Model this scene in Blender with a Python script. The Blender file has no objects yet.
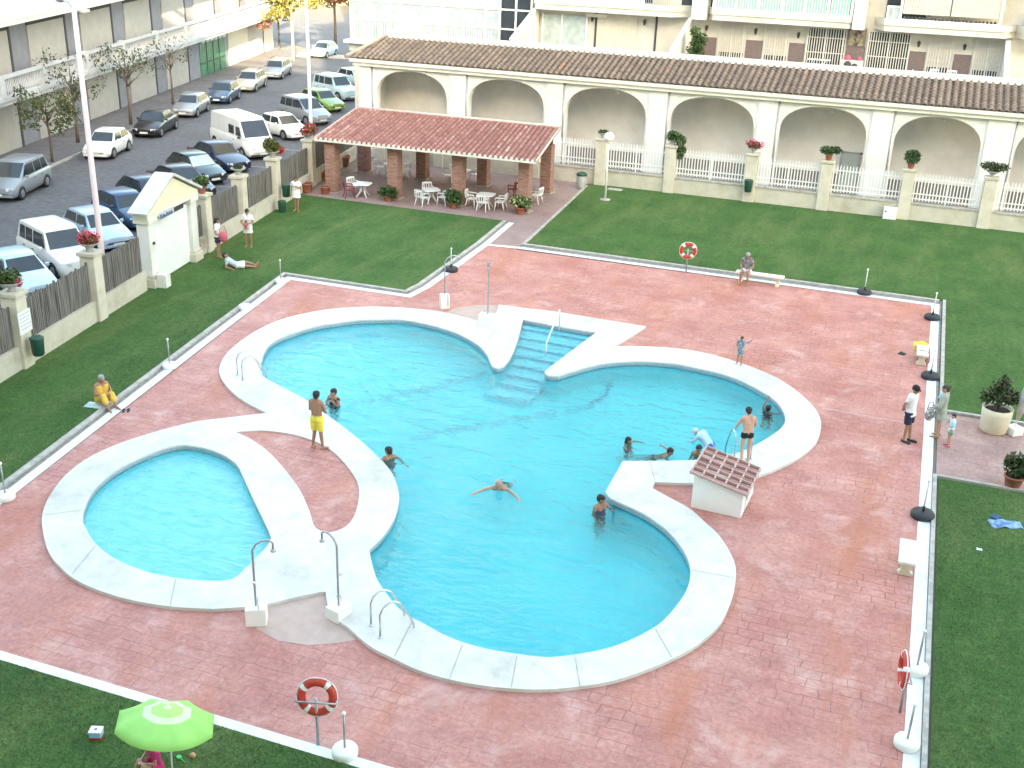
import bpy, bmesh, math, random
from mathutils import Vector, Matrix, noise as mnoise
random.seed(7)
R = math.radians
scene = bpy.context.scene
col = scene.collection
V = Vector

# ---------------------------------------------------------------- materials
MATS = {}
def nd(nt, t, **kw):
    n = nt.nodes.new(t)
    for k, v in kw.items():
        if hasattr(n, k): setattr(n, k, v)
        else: n.inputs[k].default_value = v
    return n
def lin(h):
    h = h.lstrip('#'); out = []
    for i in (0, 2, 4):
        c = int(h[i:i+2], 16)/255
        out.append(c/12.92 if c <= .04045 else ((c+.055)/1.055)**2.4)
    return tuple(out)
def mat(name, c, rough=.6, var=.12, scale=6., bump=0., bscale=None, metal=0., coat=0., c2=None, spec=.5, stain=None, sscale=.7, samt=.5):
    """procedural principled material: fine mottling between two tones, optional stains with a shape of their own, optional bump"""
    if name in MATS: return MATS[name]
    m = bpy.data.materials.new(name); m.use_nodes = True; nt = m.node_tree
    b = nt.nodes['Principled BSDF']; L = nt.links.new
    tc = nd(nt, 'ShaderNodeTexCoord')
    n = nd(nt, 'ShaderNodeTexNoise'); n.inputs['Scale'].default_value = scale; n.inputs['Detail'].default_value = 5
    L(tc.outputs['Object'], n.inputs['Vector'])
    r = nd(nt, 'ShaderNodeValToRGB')
    a = [max(0, x*(1-var)) for x in c]; d = list(c2) if c2 else [min(1, x*(1+var)) for x in c]
    r.color_ramp.elements[0].color = (*a, 1); r.color_ramp.elements[1].color = (*d, 1)
    r.color_ramp.elements[0].position = .32; r.color_ramp.elements[1].position = .68
    L(n.outputs['Fac'], r.inputs['Fac']); out = r.outputs['Color']
    if stain:
        n2 = nd(nt, 'ShaderNodeTexNoise'); n2.inputs['Scale'].default_value = sscale; n2.inputs['Detail'].default_value = 8; n2.inputs['Roughness'].default_value = .65
        L(tc.outputs['Object'], n2.inputs['Vector'])
        r2 = nd(nt, 'ShaderNodeValToRGB'); r2.color_ramp.elements[0].position = .5; r2.color_ramp.elements[1].position = .72
        r2.color_ramp.elements[1].color = (samt, samt, samt, 1)
        L(n2.outputs['Fac'], r2.inputs['Fac'])
        mx = nd(nt, 'ShaderNodeMixRGB'); mx.inputs['Color2'].default_value = (*stain, 1)
        L(r2.outputs['Color'], mx.inputs['Fac']); L(out, mx.inputs['Color1']); out = mx.outputs['Color']
    L(out, b.inputs['Base Color'])
    b.inputs['Roughness'].default_value = rough; b.inputs['Metallic'].default_value = metal
    b.inputs['Coat Weight'].default_value = coat; b.inputs['Specular IOR Level'].default_value = spec
    if bump:
        n3 = nd(nt, 'ShaderNodeTexNoise'); n3.inputs['Scale'].default_value = bscale or scale*4; n3.inputs['Detail'].default_value = 4
        L(tc.outputs['Object'], n3.inputs['Vector'])
        bp = nd(nt, 'ShaderNodeBump'); bp.inputs['Strength'].default_value = bump; bp.inputs['Distance'].default_value = .02
        L(n3.outputs['Fac'], bp.inputs['Height']); L(bp.outputs['Normal'], b.inputs['Normal'])
    MATS[name] = m
    return m
def mat_nodes(name):
    m = bpy.data.materials.new(name); m.use_nodes = True
    MATS[name] = m
    return m, m.node_tree, m.node_tree.nodes['Principled BSDF'], m.node_tree.links.new

# ---------------------------------------------------------------- mesh helpers
def add_box(bm, x0, x1, y0, y1, z0, z1, mi=0):
    vs = [bm.verts.new(p) for p in ((x0,y0,z0),(x1,y0,z0),(x1,y1,z0),(x0,y1,z0),(x0,y0,z1),(x1,y0,z1),(x1,y1,z1),(x0,y1,z1))]
    fs = []
    for f in ((3,2,1,0),(4,5,6,7),(0,1,5,4),(1,2,6,5),(2,3,7,6),(3,0,4,7)):
        fc = bm.faces.new([vs[i] for i in f]); fc.material_index = mi; fs.append(fc)
    return vs
def add_obox(bm, c, sx, sy, sz, rz=0., mi=0, rx=0., ry=0.):
    vs = add_box(bm, -sx/2, sx/2, -sy/2, sy/2, -sz/2, sz/2, mi)
    M = Matrix.Translation(c) @ Matrix.Rotation(rz, 4, 'Z') @ Matrix.Rotation(ry, 4, 'Y') @ Matrix.Rotation(rx, 4, 'X')
    for v in vs: v.co = M @ v.co
    return vs
def ring_frame(d):
    d = d.normalized(); a = V((0,0,1)) if abs(d.z) < .9 else V((1,0,0))
    u = d.cross(a).normalized(); return u, d.cross(u).normalized()
def add_tube(bm, pts, r, seg=8, caps=True, mi=0):
    pts = [V(p) for p in pts]; rr = r if isinstance(r, (list, tuple)) else [r]*len(pts)
    rings = []; pu = None
    for i, p in enumerate(pts):
        d = (pts[min(i+1, len(pts)-1)] - pts[max(i-1, 0)])
        if d.length < 1e-6: d = V((0,0,1))
        u, w = ring_frame(d)
        if pu is not None:
            u = (pu - d.normalized()*pu.dot(d.normalized()))
            u = u.normalized() if u.length > 1e-5 else ring_frame(d)[0]
            w = d.normalized().cross(u)
        pu = u
        rings.append([bm.verts.new(p + (u*math.cos(2*math.pi*k/seg) + w*math.sin(2*math.pi*k/seg))*rr[i]) for k in range(seg)])
    for a, b in zip(rings, rings[1:]):
        for k in range(seg):
            f = bm.faces.new((a[k], a[(k+1)%seg], b[(k+1)%seg], b[k])); f.smooth = True; f.material_index = mi
    if caps:
        for rg, rev in ((rings[0], True), (rings[-1], False)):
            f = bm.faces.new(rg[::-1] if rev else rg); f.material_index = mi
def add_sphere(bm, c, r, seg=12, rings=8, sc=(1,1,1), mi=0, M=None):
    ret = bmesh.ops.create_uvsphere(bm, u_segments=seg, v_segments=rings, radius=1.)
    for v in ret['verts']:
        v.co = V((v.co.x*r*sc[0], v.co.y*r*sc[1], v.co.z*r*sc[2]))
        if M: v.co = M @ v.co
        v.co += V(c)
    for v in ret['verts']:
        for f in v.link_faces: f.smooth = True; f.material_index = mi
    return ret['verts']
def add_lathe(bm, prof, c=(0,0,0), seg=20, mi=0, smooth=True):
    rings = []
    for r, z in prof:
        rings.append([bm.verts.new((c[0]+max(r,1e-4)*math.cos(2*math.pi*k/seg), c[1]+max(r,1e-4)*math.sin(2*math.pi*k/seg), c[2]+z)) for k in range(seg)])
    for a, b in zip(rings, rings[1:]):
        for k in range(seg):
            f = bm.faces.new((a[k], a[(k+1)%seg], b[(k+1)%seg], b[k])); f.smooth = smooth; f.material_index = mi
    bm.faces.new(rings[0][::-1]).material_index = mi; bm.faces.new(rings[-1]).material_index = mi
def add_prism(bm, poly, h0, h1, axis='z', mi=0):
    """extrude a 2D polygon; axis z: (x,y); axis y: (x,z) from y=h0..h1; axis x: (y,z)"""
    def P(p, h):
        return (p[0], p[1], h) if axis == 'z' else ((p[0], h, p[1]) if axis == 'y' else (h, p[0], p[1]))
    a = [bm.verts.new(P(p, h0)) for p in poly]; b = [bm.verts.new(P(p, h1)) for p in poly]
    n = len(poly)
    fs = [bm.faces.new(a[::-1]), bm.faces.new(b)]
    for i in range(n): fs.append(bm.faces.new((a[i], a[(i+1)%n], b[(i+1)%n], b[i])))
    for f in fs: f.material_index = mi
    return fs
def add_quad(bm, a, b, c, d, mi=0):
    f = bm.faces.new([bm.verts.new(p) for p in (a, b, c, d)]); f.material_index = mi; return f
def fill(bm, loops, z):
    """flat sheet from closed loops (first = outline, others = holes)"""
    from mathutils.geometry import delaunay_2d_cdt
    co, ed = [], []
    for lp in loops:
        k0 = len(co); n = len(lp)
        co += [V((p[0], p[1])) for p in lp]; ed += [(k0+i, k0+(i+1) % n) for i in range(n)]
    vs, es, fs = delaunay_2d_cdt(co, ed, [], 0, 1e-4)[:3]
    bv = [bm.verts.new((v.x, v.y, z)) for v in vs]
    def inside(p, lp):
        c = False; j = len(lp)-1
        for i in range(len(lp)):
            a, b = lp[i], lp[j]
            if (a[1] > p.y) != (b[1] > p.y) and p.x < (b[0]-a[0])*(p.y-a[1])/(b[1]-a[1])+a[0]: c = not c
            j = i
        return c
    for f in fs:
        p = sum((vs[i] for i in f), V((0,0)))/len(f)
        if sum(inside(p, lp) for lp in loops) % 2 == 0: continue
        fc = bm.faces.new([bv[i] for i in f]); fc.normal_update()
        if fc.normal.z < 0: fc.normal_flip()
def wall(bm, lp, z0, z1, closed=True, mi=0):
    n = len(lp)
    for i in range(n if closed else n-1):
        p, q = lp[i], lp[(i+1) % n]
        f = bm.faces.new([bm.verts.new(c) for c in ((p[0],p[1],z0),(q[0],q[1],z0),(q[0],q[1],z1),(p[0],p[1],z1))]); f.material_index = mi
def catmull(pts, n=5):
    if len(pts) < 3: return list(pts)
    out = []
    P = [V((*p, 0)) for p in pts]
    for i in range(len(P)-1):
        p0 = P[max(i-1,0)]; p1 = P[i]; p2 = P[i+1]; p3 = P[min(i+2, len(P)-1)]
        for k in range(n):
            t = k/n
            q = .5*((2*p1) + (p2-p0)*t + (2*p0-5*p1+4*p2-p3)*t*t + (3*p1-p0-3*p2+p3)*t**3)
            out.append((q.x, q.y))
    out.append((P[-1].x, P[-1].y))
    return out
def chain(*segs):
    """join smooth segments into one loop, corners where segments meet"""
    out = []
    for s in segs:
        c = catmull(s)
        if out and (V(out[-1])-V(c[0])).length < 1e-3: c = c[1:]
        out += c
    if (V(out[0])-V(out[-1])).length < 1e-3: out.pop()
    return out

def add_prism_cdt(bm, poly, h0, h1):
    """concave (x,z) outline extruded along y"""
    t = bmesh.new(); fill(t, [poly], 0.)
    for h in (h0, h1):
        mp = {v: bm.verts.new((v.co.x, h, v.co.y)) for v in t.verts}
        for f in t.faces: bm.faces.new([mp[v] for v in f.verts])
    t.free(); n = len(poly)
    for i in range(n):
        p, q = poly[i], poly[(i+1) % n]
        bm.faces.new([bm.verts.new(c) for c in ((p[0],h0,p[1]),(q[0],h0,q[1]),(q[0],h1,q[1]),(p[0],h1,p[1]))])
    bmesh.ops.remove_doubles(bm, verts=bm.verts[:], dist=1e-4)
# ---------------------------------------------------------------- objects
def obj(name, bm, m, parent=None, world=False, loc=None, rz=0., bevel=0., auto=None, recalc=True):
    if recalc: bmesh.ops.recalc_face_normals(bm, faces=bm.faces[:])
    if world and parent is not None:
        bm.transform((Matrix.Translation(parent.location) @ Matrix.Rotation(parent.rotation_euler.z, 4, 'Z')).inverted())
    if loc is not None and world:
        bm.transform((Matrix.Translation(loc) @ Matrix.Rotation(rz, 4, 'Z')).inverted())
    me = bpy.data.meshes.new(name); bm.to_mesh(me); bm.free()
    for x in (m if isinstance(m, (list, tuple)) else [m]): me.materials.append(x)
    if auto:
        for p in me.polygons: p.use_smooth = True
        me.set_sharp_from_angle(angle=R(auto))
    o = bpy.data.objects.new(name, me); col.objects.link(o)
    if parent is not None: o.parent = parent
    if loc is not None: o.location = loc; o.rotation_euler.z = rz
    if bevel:
        b = o.modifiers.new('bevel', 'BEVEL'); b.width = bevel; b.segments = 2; b.limit_method = 'ANGLE'; b.angle_limit = R(40)
    return o
def tag(o, label=None, cat=None, group=None, kind=None):
    if label: o['label'] = label
    if cat: o['category'] = cat
    if group: o['group'] = group
    if kind: o['kind'] = kind
    return o
def thing(name, label, cat, loc=(0,0,0), rz=0., group=None):
    o = bpy.data.objects.new(name, None); col.objects.link(o); o.empty_display_size = .2
    o.location = loc; o.rotation_euler.z = rz
    return tag(o, label, cat, group)
def struct(name, bm, m, **k): return tag(obj(name, bm, m, **k), kind='structure')
def dup(root, loc, rz=None, label=None, group=None):
    r = root.copy(); col.objects.link(r); r.location = loc
    if rz is not None: r.rotation_euler.z = rz
    if label: r['label'] = label
    if group: r['group'] = group
    for ch in list(root.children):
        c = ch.copy(); col.objects.link(c); c.parent = r
        for g in list(ch.children):
            d = g.copy(); col.objects.link(d); d.parent = c
    return r
B = bmesh.new
def leaves(bm, centres, n, size, seed=0, mi=0, up=.3, nm=1):
    """leaf-sized faces scattered through a set of blobs (x,y,z,r[,squash])"""
    rnd = random.Random(seed)
    wts = [c[3]**2 for c in centres]
    for _ in range(n):
        c = rnd.choices(centres, wts)[0]
        d = V((rnd.gauss(0,1), rnd.gauss(0,1), rnd.gauss(0,1))).normalized()*c[3]*(rnd.random()**.45)
        p = V(c[:3]) + V((d.x, d.y, d.z*(c[4] if len(c) > 4 else 1)))
        nrm = (V((rnd.gauss(0,1), rnd.gauss(0,1), rnd.gauss(0,1)+up))).normalized()
        u, w = ring_frame(nrm); a = rnd.random()*6.28
        u, w = u*math.cos(a)+w*math.sin(a), w*math.cos(a)-u*math.sin(a)
        s = size*rnd.uniform(.6, 1.3)
        f = bm.faces.new([bm.verts.new(q) for q in (p-u*s, p-w*s*.45+nrm*s*.12, p+u*s, p+w*s*.45+nrm*s*.12)])
        f.material_index = mi + (rnd.randrange(nm) if nm > 1 else 0)
# ---------------------------------------------------------------- camera, light, sky
cam_d = bpy.data.cameras.new('camera'); cam_o = bpy.data.objects.new('camera', cam_d); col.objects.link(cam_o)
f_px, pitch, roll, yaw = 1112.696, 0.4006112, 0.0362250, 0.3395153
cam_d.sensor_width = 36; cam_d.lens = f_px/1024*36; cam_d.clip_end = 2000; cam_d.clip_start = .1
fw = V((-math.sin(yaw)*math.cos(pitch), math.cos(yaw)*math.cos(pitch), -math.sin(pitch)))
rt = V((math.cos(yaw), math.sin(yaw), 0)); up = rt.cross(fw)
r2 = rt*math.cos(roll) + up*math.sin(roll); u2 = -rt*math.sin(roll) + up*math.cos(roll)
M3 = Matrix((r2, u2, -fw)).transposed()
cam_o.matrix_world = Matrix.Translation((0, 0, 14.0)) @ M3.to_4x4()
scene.camera = cam_o

SUN_EL = 18.; sdir = V((-.5, .866, -math.tan(R(SUN_EL)))).normalized()     # the way the light travels
sun_d = bpy.data.lights.new('sun', 'SUN'); sun_d.energy = 3.0; sun_d.angle = R(.5); sun_d.color = (1, .88, .72)
sun_o = bpy.data.objects.new('sun', sun_d); col.objects.link(sun_o)
sun_o.rotation_euler = sdir.to_track_quat('-Z', 'Y').to_euler(); sun_o.location = (0, -20, 60)
w = bpy.data.worlds.new('World'); scene.world = w; w.use_nodes = True
nt = w.node_tree; bg = nt.nodes['Background']
sky = nt.nodes.new('ShaderNodeTexSky'); sky.sky_type = 'NISHITA'; sky.sun_disc = False
sky.sun_elevation = R(SUN_EL); sky.sun_rotation = math.atan2(-sdir.x, -sdir.y); sky.dust_density = 2.5; sky.ozone_density = 1.0; sky.air_density = 1.0
nt.links.new(sky.outputs['Color'], bg.inputs['Color']); bg.inputs['Strength'].default_value = .15
vs = scene.view_settings; vs.view_transform = 'Standard'; vs.look = 'None'; vs.gamma = 1; vs.use_curve_mapping = False
vs.exposure = 3.25
vs.use_white_balance = True; vs.white_balance_temperature = 8100; vs.white_balance_tint = 5
scene.cycles.max_bounces = 8; scene.cycles.transparent_max_bounces = 12
scene.render.resolution_x = 1024; scene.render.resolution_y = 768
# ---------------------------------------------------------------- setting materials
def deck_material(name, sc=1., c_lo=(.40,.15,.13), c_hi=(.58,.28,.235), rust=(.46,.15,.075), pale=(.68,.47,.42)):
    m, nt, b, L = mat_nodes(name)
    tc = nd(nt, 'ShaderNodeTexCoord')
    def nz(s, det=6, rough=.6, vec=None, dist=0.):
        n = nd(nt, 'ShaderNodeTexNoise'); n.inputs['Scale'].default_value = s; n.inputs['Detail'].default_value = det; n.inputs['Roughness'].default_value = rough; n.inputs['Distortion'].default_value = dist
        L(vec or tc.outputs['Object'], n.inputs['Vector']); return n
    def ramp(src, p0, p1, c0=(0,0,0), c1=(1,1,1)):
        r = nd(nt, 'ShaderNodeValToRGB'); r.color_ramp.elements[0].position = p0; r.color_ramp.elements[1].position = p1
        r.color_ramp.elements[0].color = (*c0,1); r.color_ramp.elements[1].color = (*c1,1); L(src, r.inputs['Fac']); return r.outputs['Color']
    def mix(f, a, c, kind='MIX'):
        x = nd(nt, 'ShaderNodeMixRGB'); x.blend_type = kind
        for s, i in ((f,'Fac'),(a,'Color1'),(c,'Color2')):
            if isinstance(s, (int,float)): x.inputs[i].default_value = s
            elif isinstance(s, tuple): x.inputs[i].default_value = (*s,1)
            else: L(s, x.inputs[i])
        return x.outputs['Color']
    base = ramp(nz(.55, 10, .76).outputs['Fac'], .34, .66, c_lo, c_hi)
    fine = ramp(nz(9., 5, .7).outputs['Fac'], .3, .7, (.78,.78,.78), (1.2,1.2,1.2))
    c = mix(1., base, fine, 'MULTIPLY')
    # rust-orange streaks and chalky worn patches
    mp = nd(nt, 'ShaderNodeMapping'); mp.inputs['Scale'].default_value = (1.2, .35, 1); mp.inputs['Rotation'].default_value = (0,0,.5); L(tc.outputs['Object'], mp.inputs['Vector'])
    c = mix(ramp(nz(.42, 9, .66, mp.outputs['Vector'], .6).outputs['Fac'], .50, .72, (0,0,0), (.8,.8,.8)), c, rust)
    c = mix(ramp(nz(.8, 10, .72, None, .4).outputs['Fac'], .53, .75, (0,0,0), (.7,.7,.7)), c, pale)
    # stamped joints: rows of tiles, worn away in places
    mp2 = nd(nt, 'ShaderNodeMapping'); mp2.inputs['Scale'].default_value = (1/sc, 1/sc, 1); L(tc.outputs['Object'], mp2.inputs['Vector'])
    jit = nd(nt, 'ShaderNodeMixRGB'); jit.blend_type = 'ADD'; jit.inputs['Fac'].default_value = .14
    L(mp2.outputs['Vector'], jit.inputs['Color1']); L(nz(2.2, 2).outputs['Color'], jit.inputs['Color2'])
    br = nd(nt, 'ShaderNodeTexBrick'); br.offset = .5; br.squash = 1.6; br.squash_frequency = 3
    br.inputs['Scale'].default_value = 1.; br.inputs['Brick Width'].default_value = .52; br.inputs['Row Height'].default_value = .30
    br.inputs['Mortar Size'].default_value = .012; br.inputs['Mortar Smooth'].default_value = .35
    br.inputs['Color1'].default_value = (.86,.84,.83,1); br.inputs['Color2'].default_value = (1.12,1.1,1.1,1); br.inputs['Mortar'].default_value = (1,1,1,1)
    L(jit.outputs['Color'], br.inputs['Vector'])
    c = mix(.32, c, br.outputs['Color'], 'MULTIPLY')
    vis = ramp(nz(.33, 4, .6).outputs['Fac'], .42, .66, (.02,.02,.02), (.8,.8,.8))
    jf = mix(1., br.outputs['Fac'], vis, 'MULTIPLY')
    c = mix(jf, c, (.20,.07,.065))
    L(c, b.inputs['Base Color'])
    b.inputs['Roughness'].default_value = .62; b.inputs['Specular IOR Level'].default_value = .35
    bp = nd(nt, 'ShaderNodeBump'); bp.inputs['Strength'].default_value = .35; bp.inputs['Distance'].default_value = .01; bp.invert = True
    L(br.outputs['Fac'], bp.inputs['Height']); L(bp.outputs['Normal'], b.inputs['Normal'])
    return m
deck_m = deck_material('stamped_concrete')
path_m = deck_material('path_paving', 1.1, (.33,.20,.18), (.47,.31,.28), (.24,.13,.10), (.52,.40,.37))
porch_m = deck_material('porch_paving', 1.0, (.27,.19,.175), (.38,.27,.25), (.24,.13,.10), (.40,.31,.29))
def grass_material(name, c0, c1, c2):
    m, nt, b, L = mat_nodes(name)
    tc = nd(nt, 'ShaderNodeTexCoord')
    def nz(s, det, vec=None, rg=.6):
        n = nd(nt, 'ShaderNodeTexNoise'); n.inputs['Scale'].default_value = s; n.inputs['Detail'].default_value = det; n.inputs['Roughness'].default_value = rg
        L(vec or tc.outputs['Object'], n.inputs['Vector']); return n.outputs['Fac']
    def ramp(src, p0, p1, a, c):
        r = nd(nt, 'ShaderNodeValToRGB'); r.color_ramp.elements[0].position = p0; r.color_ramp.elements[1].position = p1
        r.color_ramp.elements[0].color = (*a,1); r.color_ramp.elements[1].color = (*c,1); L(src, r.inputs['Fac']); return r.outputs['Color']
    def mix(f, a, c, k='MIX'):
        x = nd(nt, 'ShaderNodeMixRGB'); x.blend_type = k
        for s, i in ((f,'Fac'),(a,'Color1'),(c,'Color2')):
            if isinstance(s,(int,float)): x.inputs[i].default_value = s
            elif isinstance(s,tuple): x.inputs[i].default_value = (*s,1)
            else: L(s, x.inputs[i])
        return x.outputs['Color']
    c = ramp(nz(.45, 8, None, .7), .3, .7, c0, c1)
    mp = nd(nt, 'ShaderNodeMapping'); mp.inputs['Scale'].default_value = (1, .28, 1); mp.inputs['Rotation'].default_value = (0,0,1.4); L(tc.outputs['Object'], mp.inputs['Vector'])
    c = mix(ramp(nz(.6, 8, mp.outputs['Vector'], .7), .46, .70, (0,0,0), (.8,.8,.8)), c, c2)          # drier, yellower streaks
    c = mix(1., c, ramp(nz(26, 3, None, .8), .3, .7, (.55,.6,.5), (1.4,1.4,1.3)), 'MULTIPLY')     # blade-scale mottling
    c = mix(1., c, ramp(nz(5.5, 4, None, .7), .3, .7, (.78,.8,.78), (1.2,1.2,1.2)), 'MULTIPLY')
    L(c, b.inputs['Base Color']); b.inputs['Roughness'].default_value = .9; b.inputs['Specular IOR Level'].default_value = .1
    bp = nd(nt, 'ShaderNodeBump'); bp.inputs['Strength'].default_value = .8; bp.inputs['Distance'].default_value = .04
    L(nz(30, 3), bp.inputs['Height']); L(bp.outputs['Normal'], b.inputs['Normal'])
    return m
grass_m = grass_material('lawn_grass', (.046,.102,.034), (.080,.155,.052), (.13,.175,.07))
asph_m = mat('asphalt', (.105,.106,.114), .85, .2, 3., bump=.3, bscale=60, stain=(.06,.06,.063), sscale=.25, samt=.6)
pave_m = mat('pavement_slabs', (.16,.15,.155), .8, .18, 2.5, bump=.1, stain=(.06,.055,.055), sscale=.5)
white_conc = mat('white_concrete', (.80,.80,.76), .65, .05, 3., bump=.05, stain=(.56,.55,.48), sscale=.35, samt=.55)
cope_m = mat('coping_stone', (.80,.79,.74), .6, .05, 2.2, bump=.06, stain=(.58,.555,.46), sscale=.22, samt=.75)
strip_m = mat('white_border_paint', (.74,.76,.76), .6, .07, 4., stain=(.5,.5,.47), sscale=1.2, samt=.6)
kerb_m = mat('kerb_stone', (.42,.40,.36), .8, .2, 5., bump=.3, stain=(.2,.2,.18), sscale=1.5)
gutter_m = mat('gutter_dark', (.22,.21,.20), .8, .25, 6.)
tray_m = mat('shower_tray_concrete', (.50,.36,.31), .7, .08, 3., stain=(.40,.27,.22), sscale=.8)

# ---------------------------------------------------------------- pools: outlines in metres
ZC = .08; ZW = -.07
pool_in = chain(
  [(-18.44,28.24), (-19.11,29.22), (-19.68,30.53), (-19.75,31.33), (-19.53,32.30), (-19.20,33.08), (-18.73,33.69), (-18.22,34.22), (-17.64,34.59), (-16.83,34.98), (-16.06,35.00), (-15.04,34.81), (-14.11,34.41), (-13.25,33.79), (-12.67,33.13), (-12.31,32.54), (-12.07,32.14)],
  [(-12.07,32.14), (-11.87,32.06), (-11.72,32.31)],
  [(-11.72,32.31), (-11.81,33.24), (-12.08,34.55), (-12.38,35.72), (-12.71,36.95)],
  [(-12.71,36.95), (-10.43,36.76), (-9.83,36.80)],
  [(-9.83,36.80), (-10.10,34.50), (-10.34,32.45)],
  [(-10.34,32.45), (-10.14,32.17), (-9.81,32.27)],
  [(-9.81,32.27), (-9.47,32.91), (-8.91,33.78), (-8.26,34.38), (-7.48,34.79), (-6.52,34.99), (-6.03,34.96), (-5.01,34.80), (-4.30,34.50), (-3.58,33.97), (-2.99,33.37), (-2.63,32.72), (-2.41,31.94), (-2.43,31.29), (-2.61,30.64), (-3.02,29.61), (-3.54,28.75), (-4.34,28.09), (-4.94,27.76), (-6.24,27.15)],
  [(-6.24,27.15), (-6.20,25.22)],
  [(-6.20,25.22), (-5.96,24.92), (-5.49,24.73), (-4.96,24.47), (-4.41,24.07), (-3.95,23.56), (-3.56,22.95), (-3.33,22.34), (-3.24,21.54), (-3.33,20.71), (-3.53,19.91), (-3.97,19.12), (-4.45,18.56), (-5.13,18.06), (-5.50,17.89), (-6.19,17.76), (-6.82,17.71), (-7.46,17.78), (-8.14,18.01), (-8.74,18.22), (-9.27,18.63), (-9.82,19.15), (-10.31,19.83), (-10.56,20.24)],
  [(-10.56,20.24), (-10.54,20.94), (-10.69,21.91), (-11.09,22.94), (-11.79,23.94), (-12.64,24.71), (-13.65,25.48), (-15.15,26.49), (-16.10,27.11), (-17.24,27.66), (-18.44,28.24)])
kid_in = chain(
  [(-17.29,23.18), (-17.84,23.05), (-18.20,22.49), (-18.41,21.69), (-18.44,20.75), (-18.24,19.91), (-17.88,19.19), (-17.54,18.71), (-17.20,18.40), (-16.47,17.89), (-15.58,17.53), (-14.67,17.39), (-13.93,17.44), (-13.27,17.59), (-12.95,17.74), (-12.75,17.96), (-12.76,18.52), (-12.79,19.25)],
  [(-12.79,19.25), (-12.87,19.62), (-13.02,19.87), (-13.64,20.51), (-14.39,21.27), (-15.25,22.16), (-15.77,22.67), (-16.34,22.99), (-16.89,23.14), (-17.29,23.18)])
island = chain(
  [(-16.94,24.38), (-16.39,24.74), (-15.72,24.90), (-15.01,24.87), (-14.18,24.62), (-13.31,24.03), (-12.44,23.17), (-11.98,22.44), (-11.62,21.50), (-11.57,20.90), (-11.80,20.53), (-12.22,20.61), (-12.73,21.23), (-13.52,22.11), (-14.51,22.98), (-15.41,23.67), (-16.29,24.16), (-16.94,24.38)])
cope_out = chain(
  [(-16.83,25.86), (-17.85,26.30), (-18.82,26.93), (-19.64,27.68), (-20.13,28.37), (-20.54,29.32), (-20.79,30.52), (-20.87,31.88), (-20.69,33.15), (-20.21,34.16), (-19.49,35.08), (-18.59,35.71), (-18.11,35.94), (-17.05,36.28), (-15.91,36.43), (-15.06,36.31), (-14.17,36.06), (-13.48,35.77)],
  [(-13.48,35.77), (-14.12,38.14)], [(-14.12,38.14), (-13.09,38.19), (-11.78,38.31), (-8.32,38.20)],
  [(-8.32,38.20), (-8.85,35.66)],
  [(-8.85,35.66), (-8.27,36.00), (-7.03,36.40), (-6.00,36.47), (-4.93,36.20), (-3.84,35.69), (-2.98,35.06), (-2.24,34.15), (-1.70,33.23), (-1.40,32.32), (-1.32,31.30), (-1.40,30.40), (-1.76,29.28), (-2.19,28.44), (-2.62,27.77)],
  [(-2.62,27.77), (-3.46,27.08), (-4.18,26.64), (-5.12,26.29)],
  [(-5.12,26.29), (-5.11,25.93)],
  [(-5.11,25.93), (-4.62,25.63), (-3.96,25.23), (-3.46,24.70), (-3.07,24.28), (-2.67,23.62), (-2.40,22.98), (-2.28,22.34), (-2.23,21.55), (-2.30,20.47), (-2.61,19.52), (-3.06,18.76), (-3.52,18.15), (-3.98,17.66), (-4.64,17.19), (-5.16,16.91), (-5.79,16.69), (-6.36,16.57), (-6.96,16.51), (-7.60,16.54), (-8.23,16.69), (-8.86,16.88), (-9.56,17.28)],
  [(-9.56,17.28), (-10.11,17.55), (-10.58,18.18)], [(-10.58,18.18), (-10.75,18.19), (-11.62,17.27)],
  [(-11.62,17.27), (-12.20,16.91), (-12.65,16.69), (-13.47,16.45), (-14.39,16.34), (-15.30,16.39), (-16.18,16.61), (-17.19,17.16), (-18.05,17.92), (-18.61,18.55), (-19.07,19.32), (-19.47,20.36), (-19.60,21.41), (-19.43,22.41), (-18.96,23.52), (-18.35,24.51), (-17.63,25.16), (-16.83,25.86)])
bm = B(); fill(bm, [cope_out, pool_in, kid_in, island], ZC); wall(bm, cope_out, -.02, ZC); wall(bm, pool_in, ZC-.05, ZC); wall(bm, kid_in, ZC-.05, ZC); wall(bm, island, -.02, ZC)
# expansion joints cut across the coping as fine dark lines: handled in the material
m, nt_, b_, L_ = mat_nodes('coping_slabs')
tc = nd(nt_, 'ShaderNodeTexCoord')
def _nz(s, d=6, r=.6):
    n = nd(nt_, 'ShaderNodeTexNoise'); n.inputs['Scale'].default_value = s; n.inputs['Detail'].default_value = d; n.inputs['Roughness'].default_value = r; L_(tc.outputs['Object'], n.inputs['Vector']); return n.outputs['Fac']
def _rp(s, a, b2, c0, c1):
    r = nd(nt_, 'ShaderNodeValToRGB'); r.color_ramp.elements[0].position = a; r.color_ramp.elements[1].position = b2; r.color_ramp.elements[0].color = (*c0,1); r.color_ramp.elements[1].color = (*c1,1); L_(s, r.inputs['Fac']); return r.outputs['Color']
def _mx(f, a, c, k='MIX'):
    x = nd(nt_, 'ShaderNodeMixRGB'); x.blend_type = k
    for s, i in ((f,'Fac'),(a,'Color1'),(c,'Color2')):
        if isinstance(s,(int,float)): x.inputs[i].default_value = s
        elif isinstance(s,tuple): x.inputs[i].default_value = (*s,1)
        else: L_(s, x.inputs[i])
    return x.outputs['Color']
c_ = _rp(_nz(2.4), .3, .7, (.60,.595,.56), (.70,.695,.66))
c_ = _mx(_rp(_nz(.35, 9, .72), .47, .72, (0,0,0), (.85,.85,.85)), c_, (.42,.395,.325))
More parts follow.
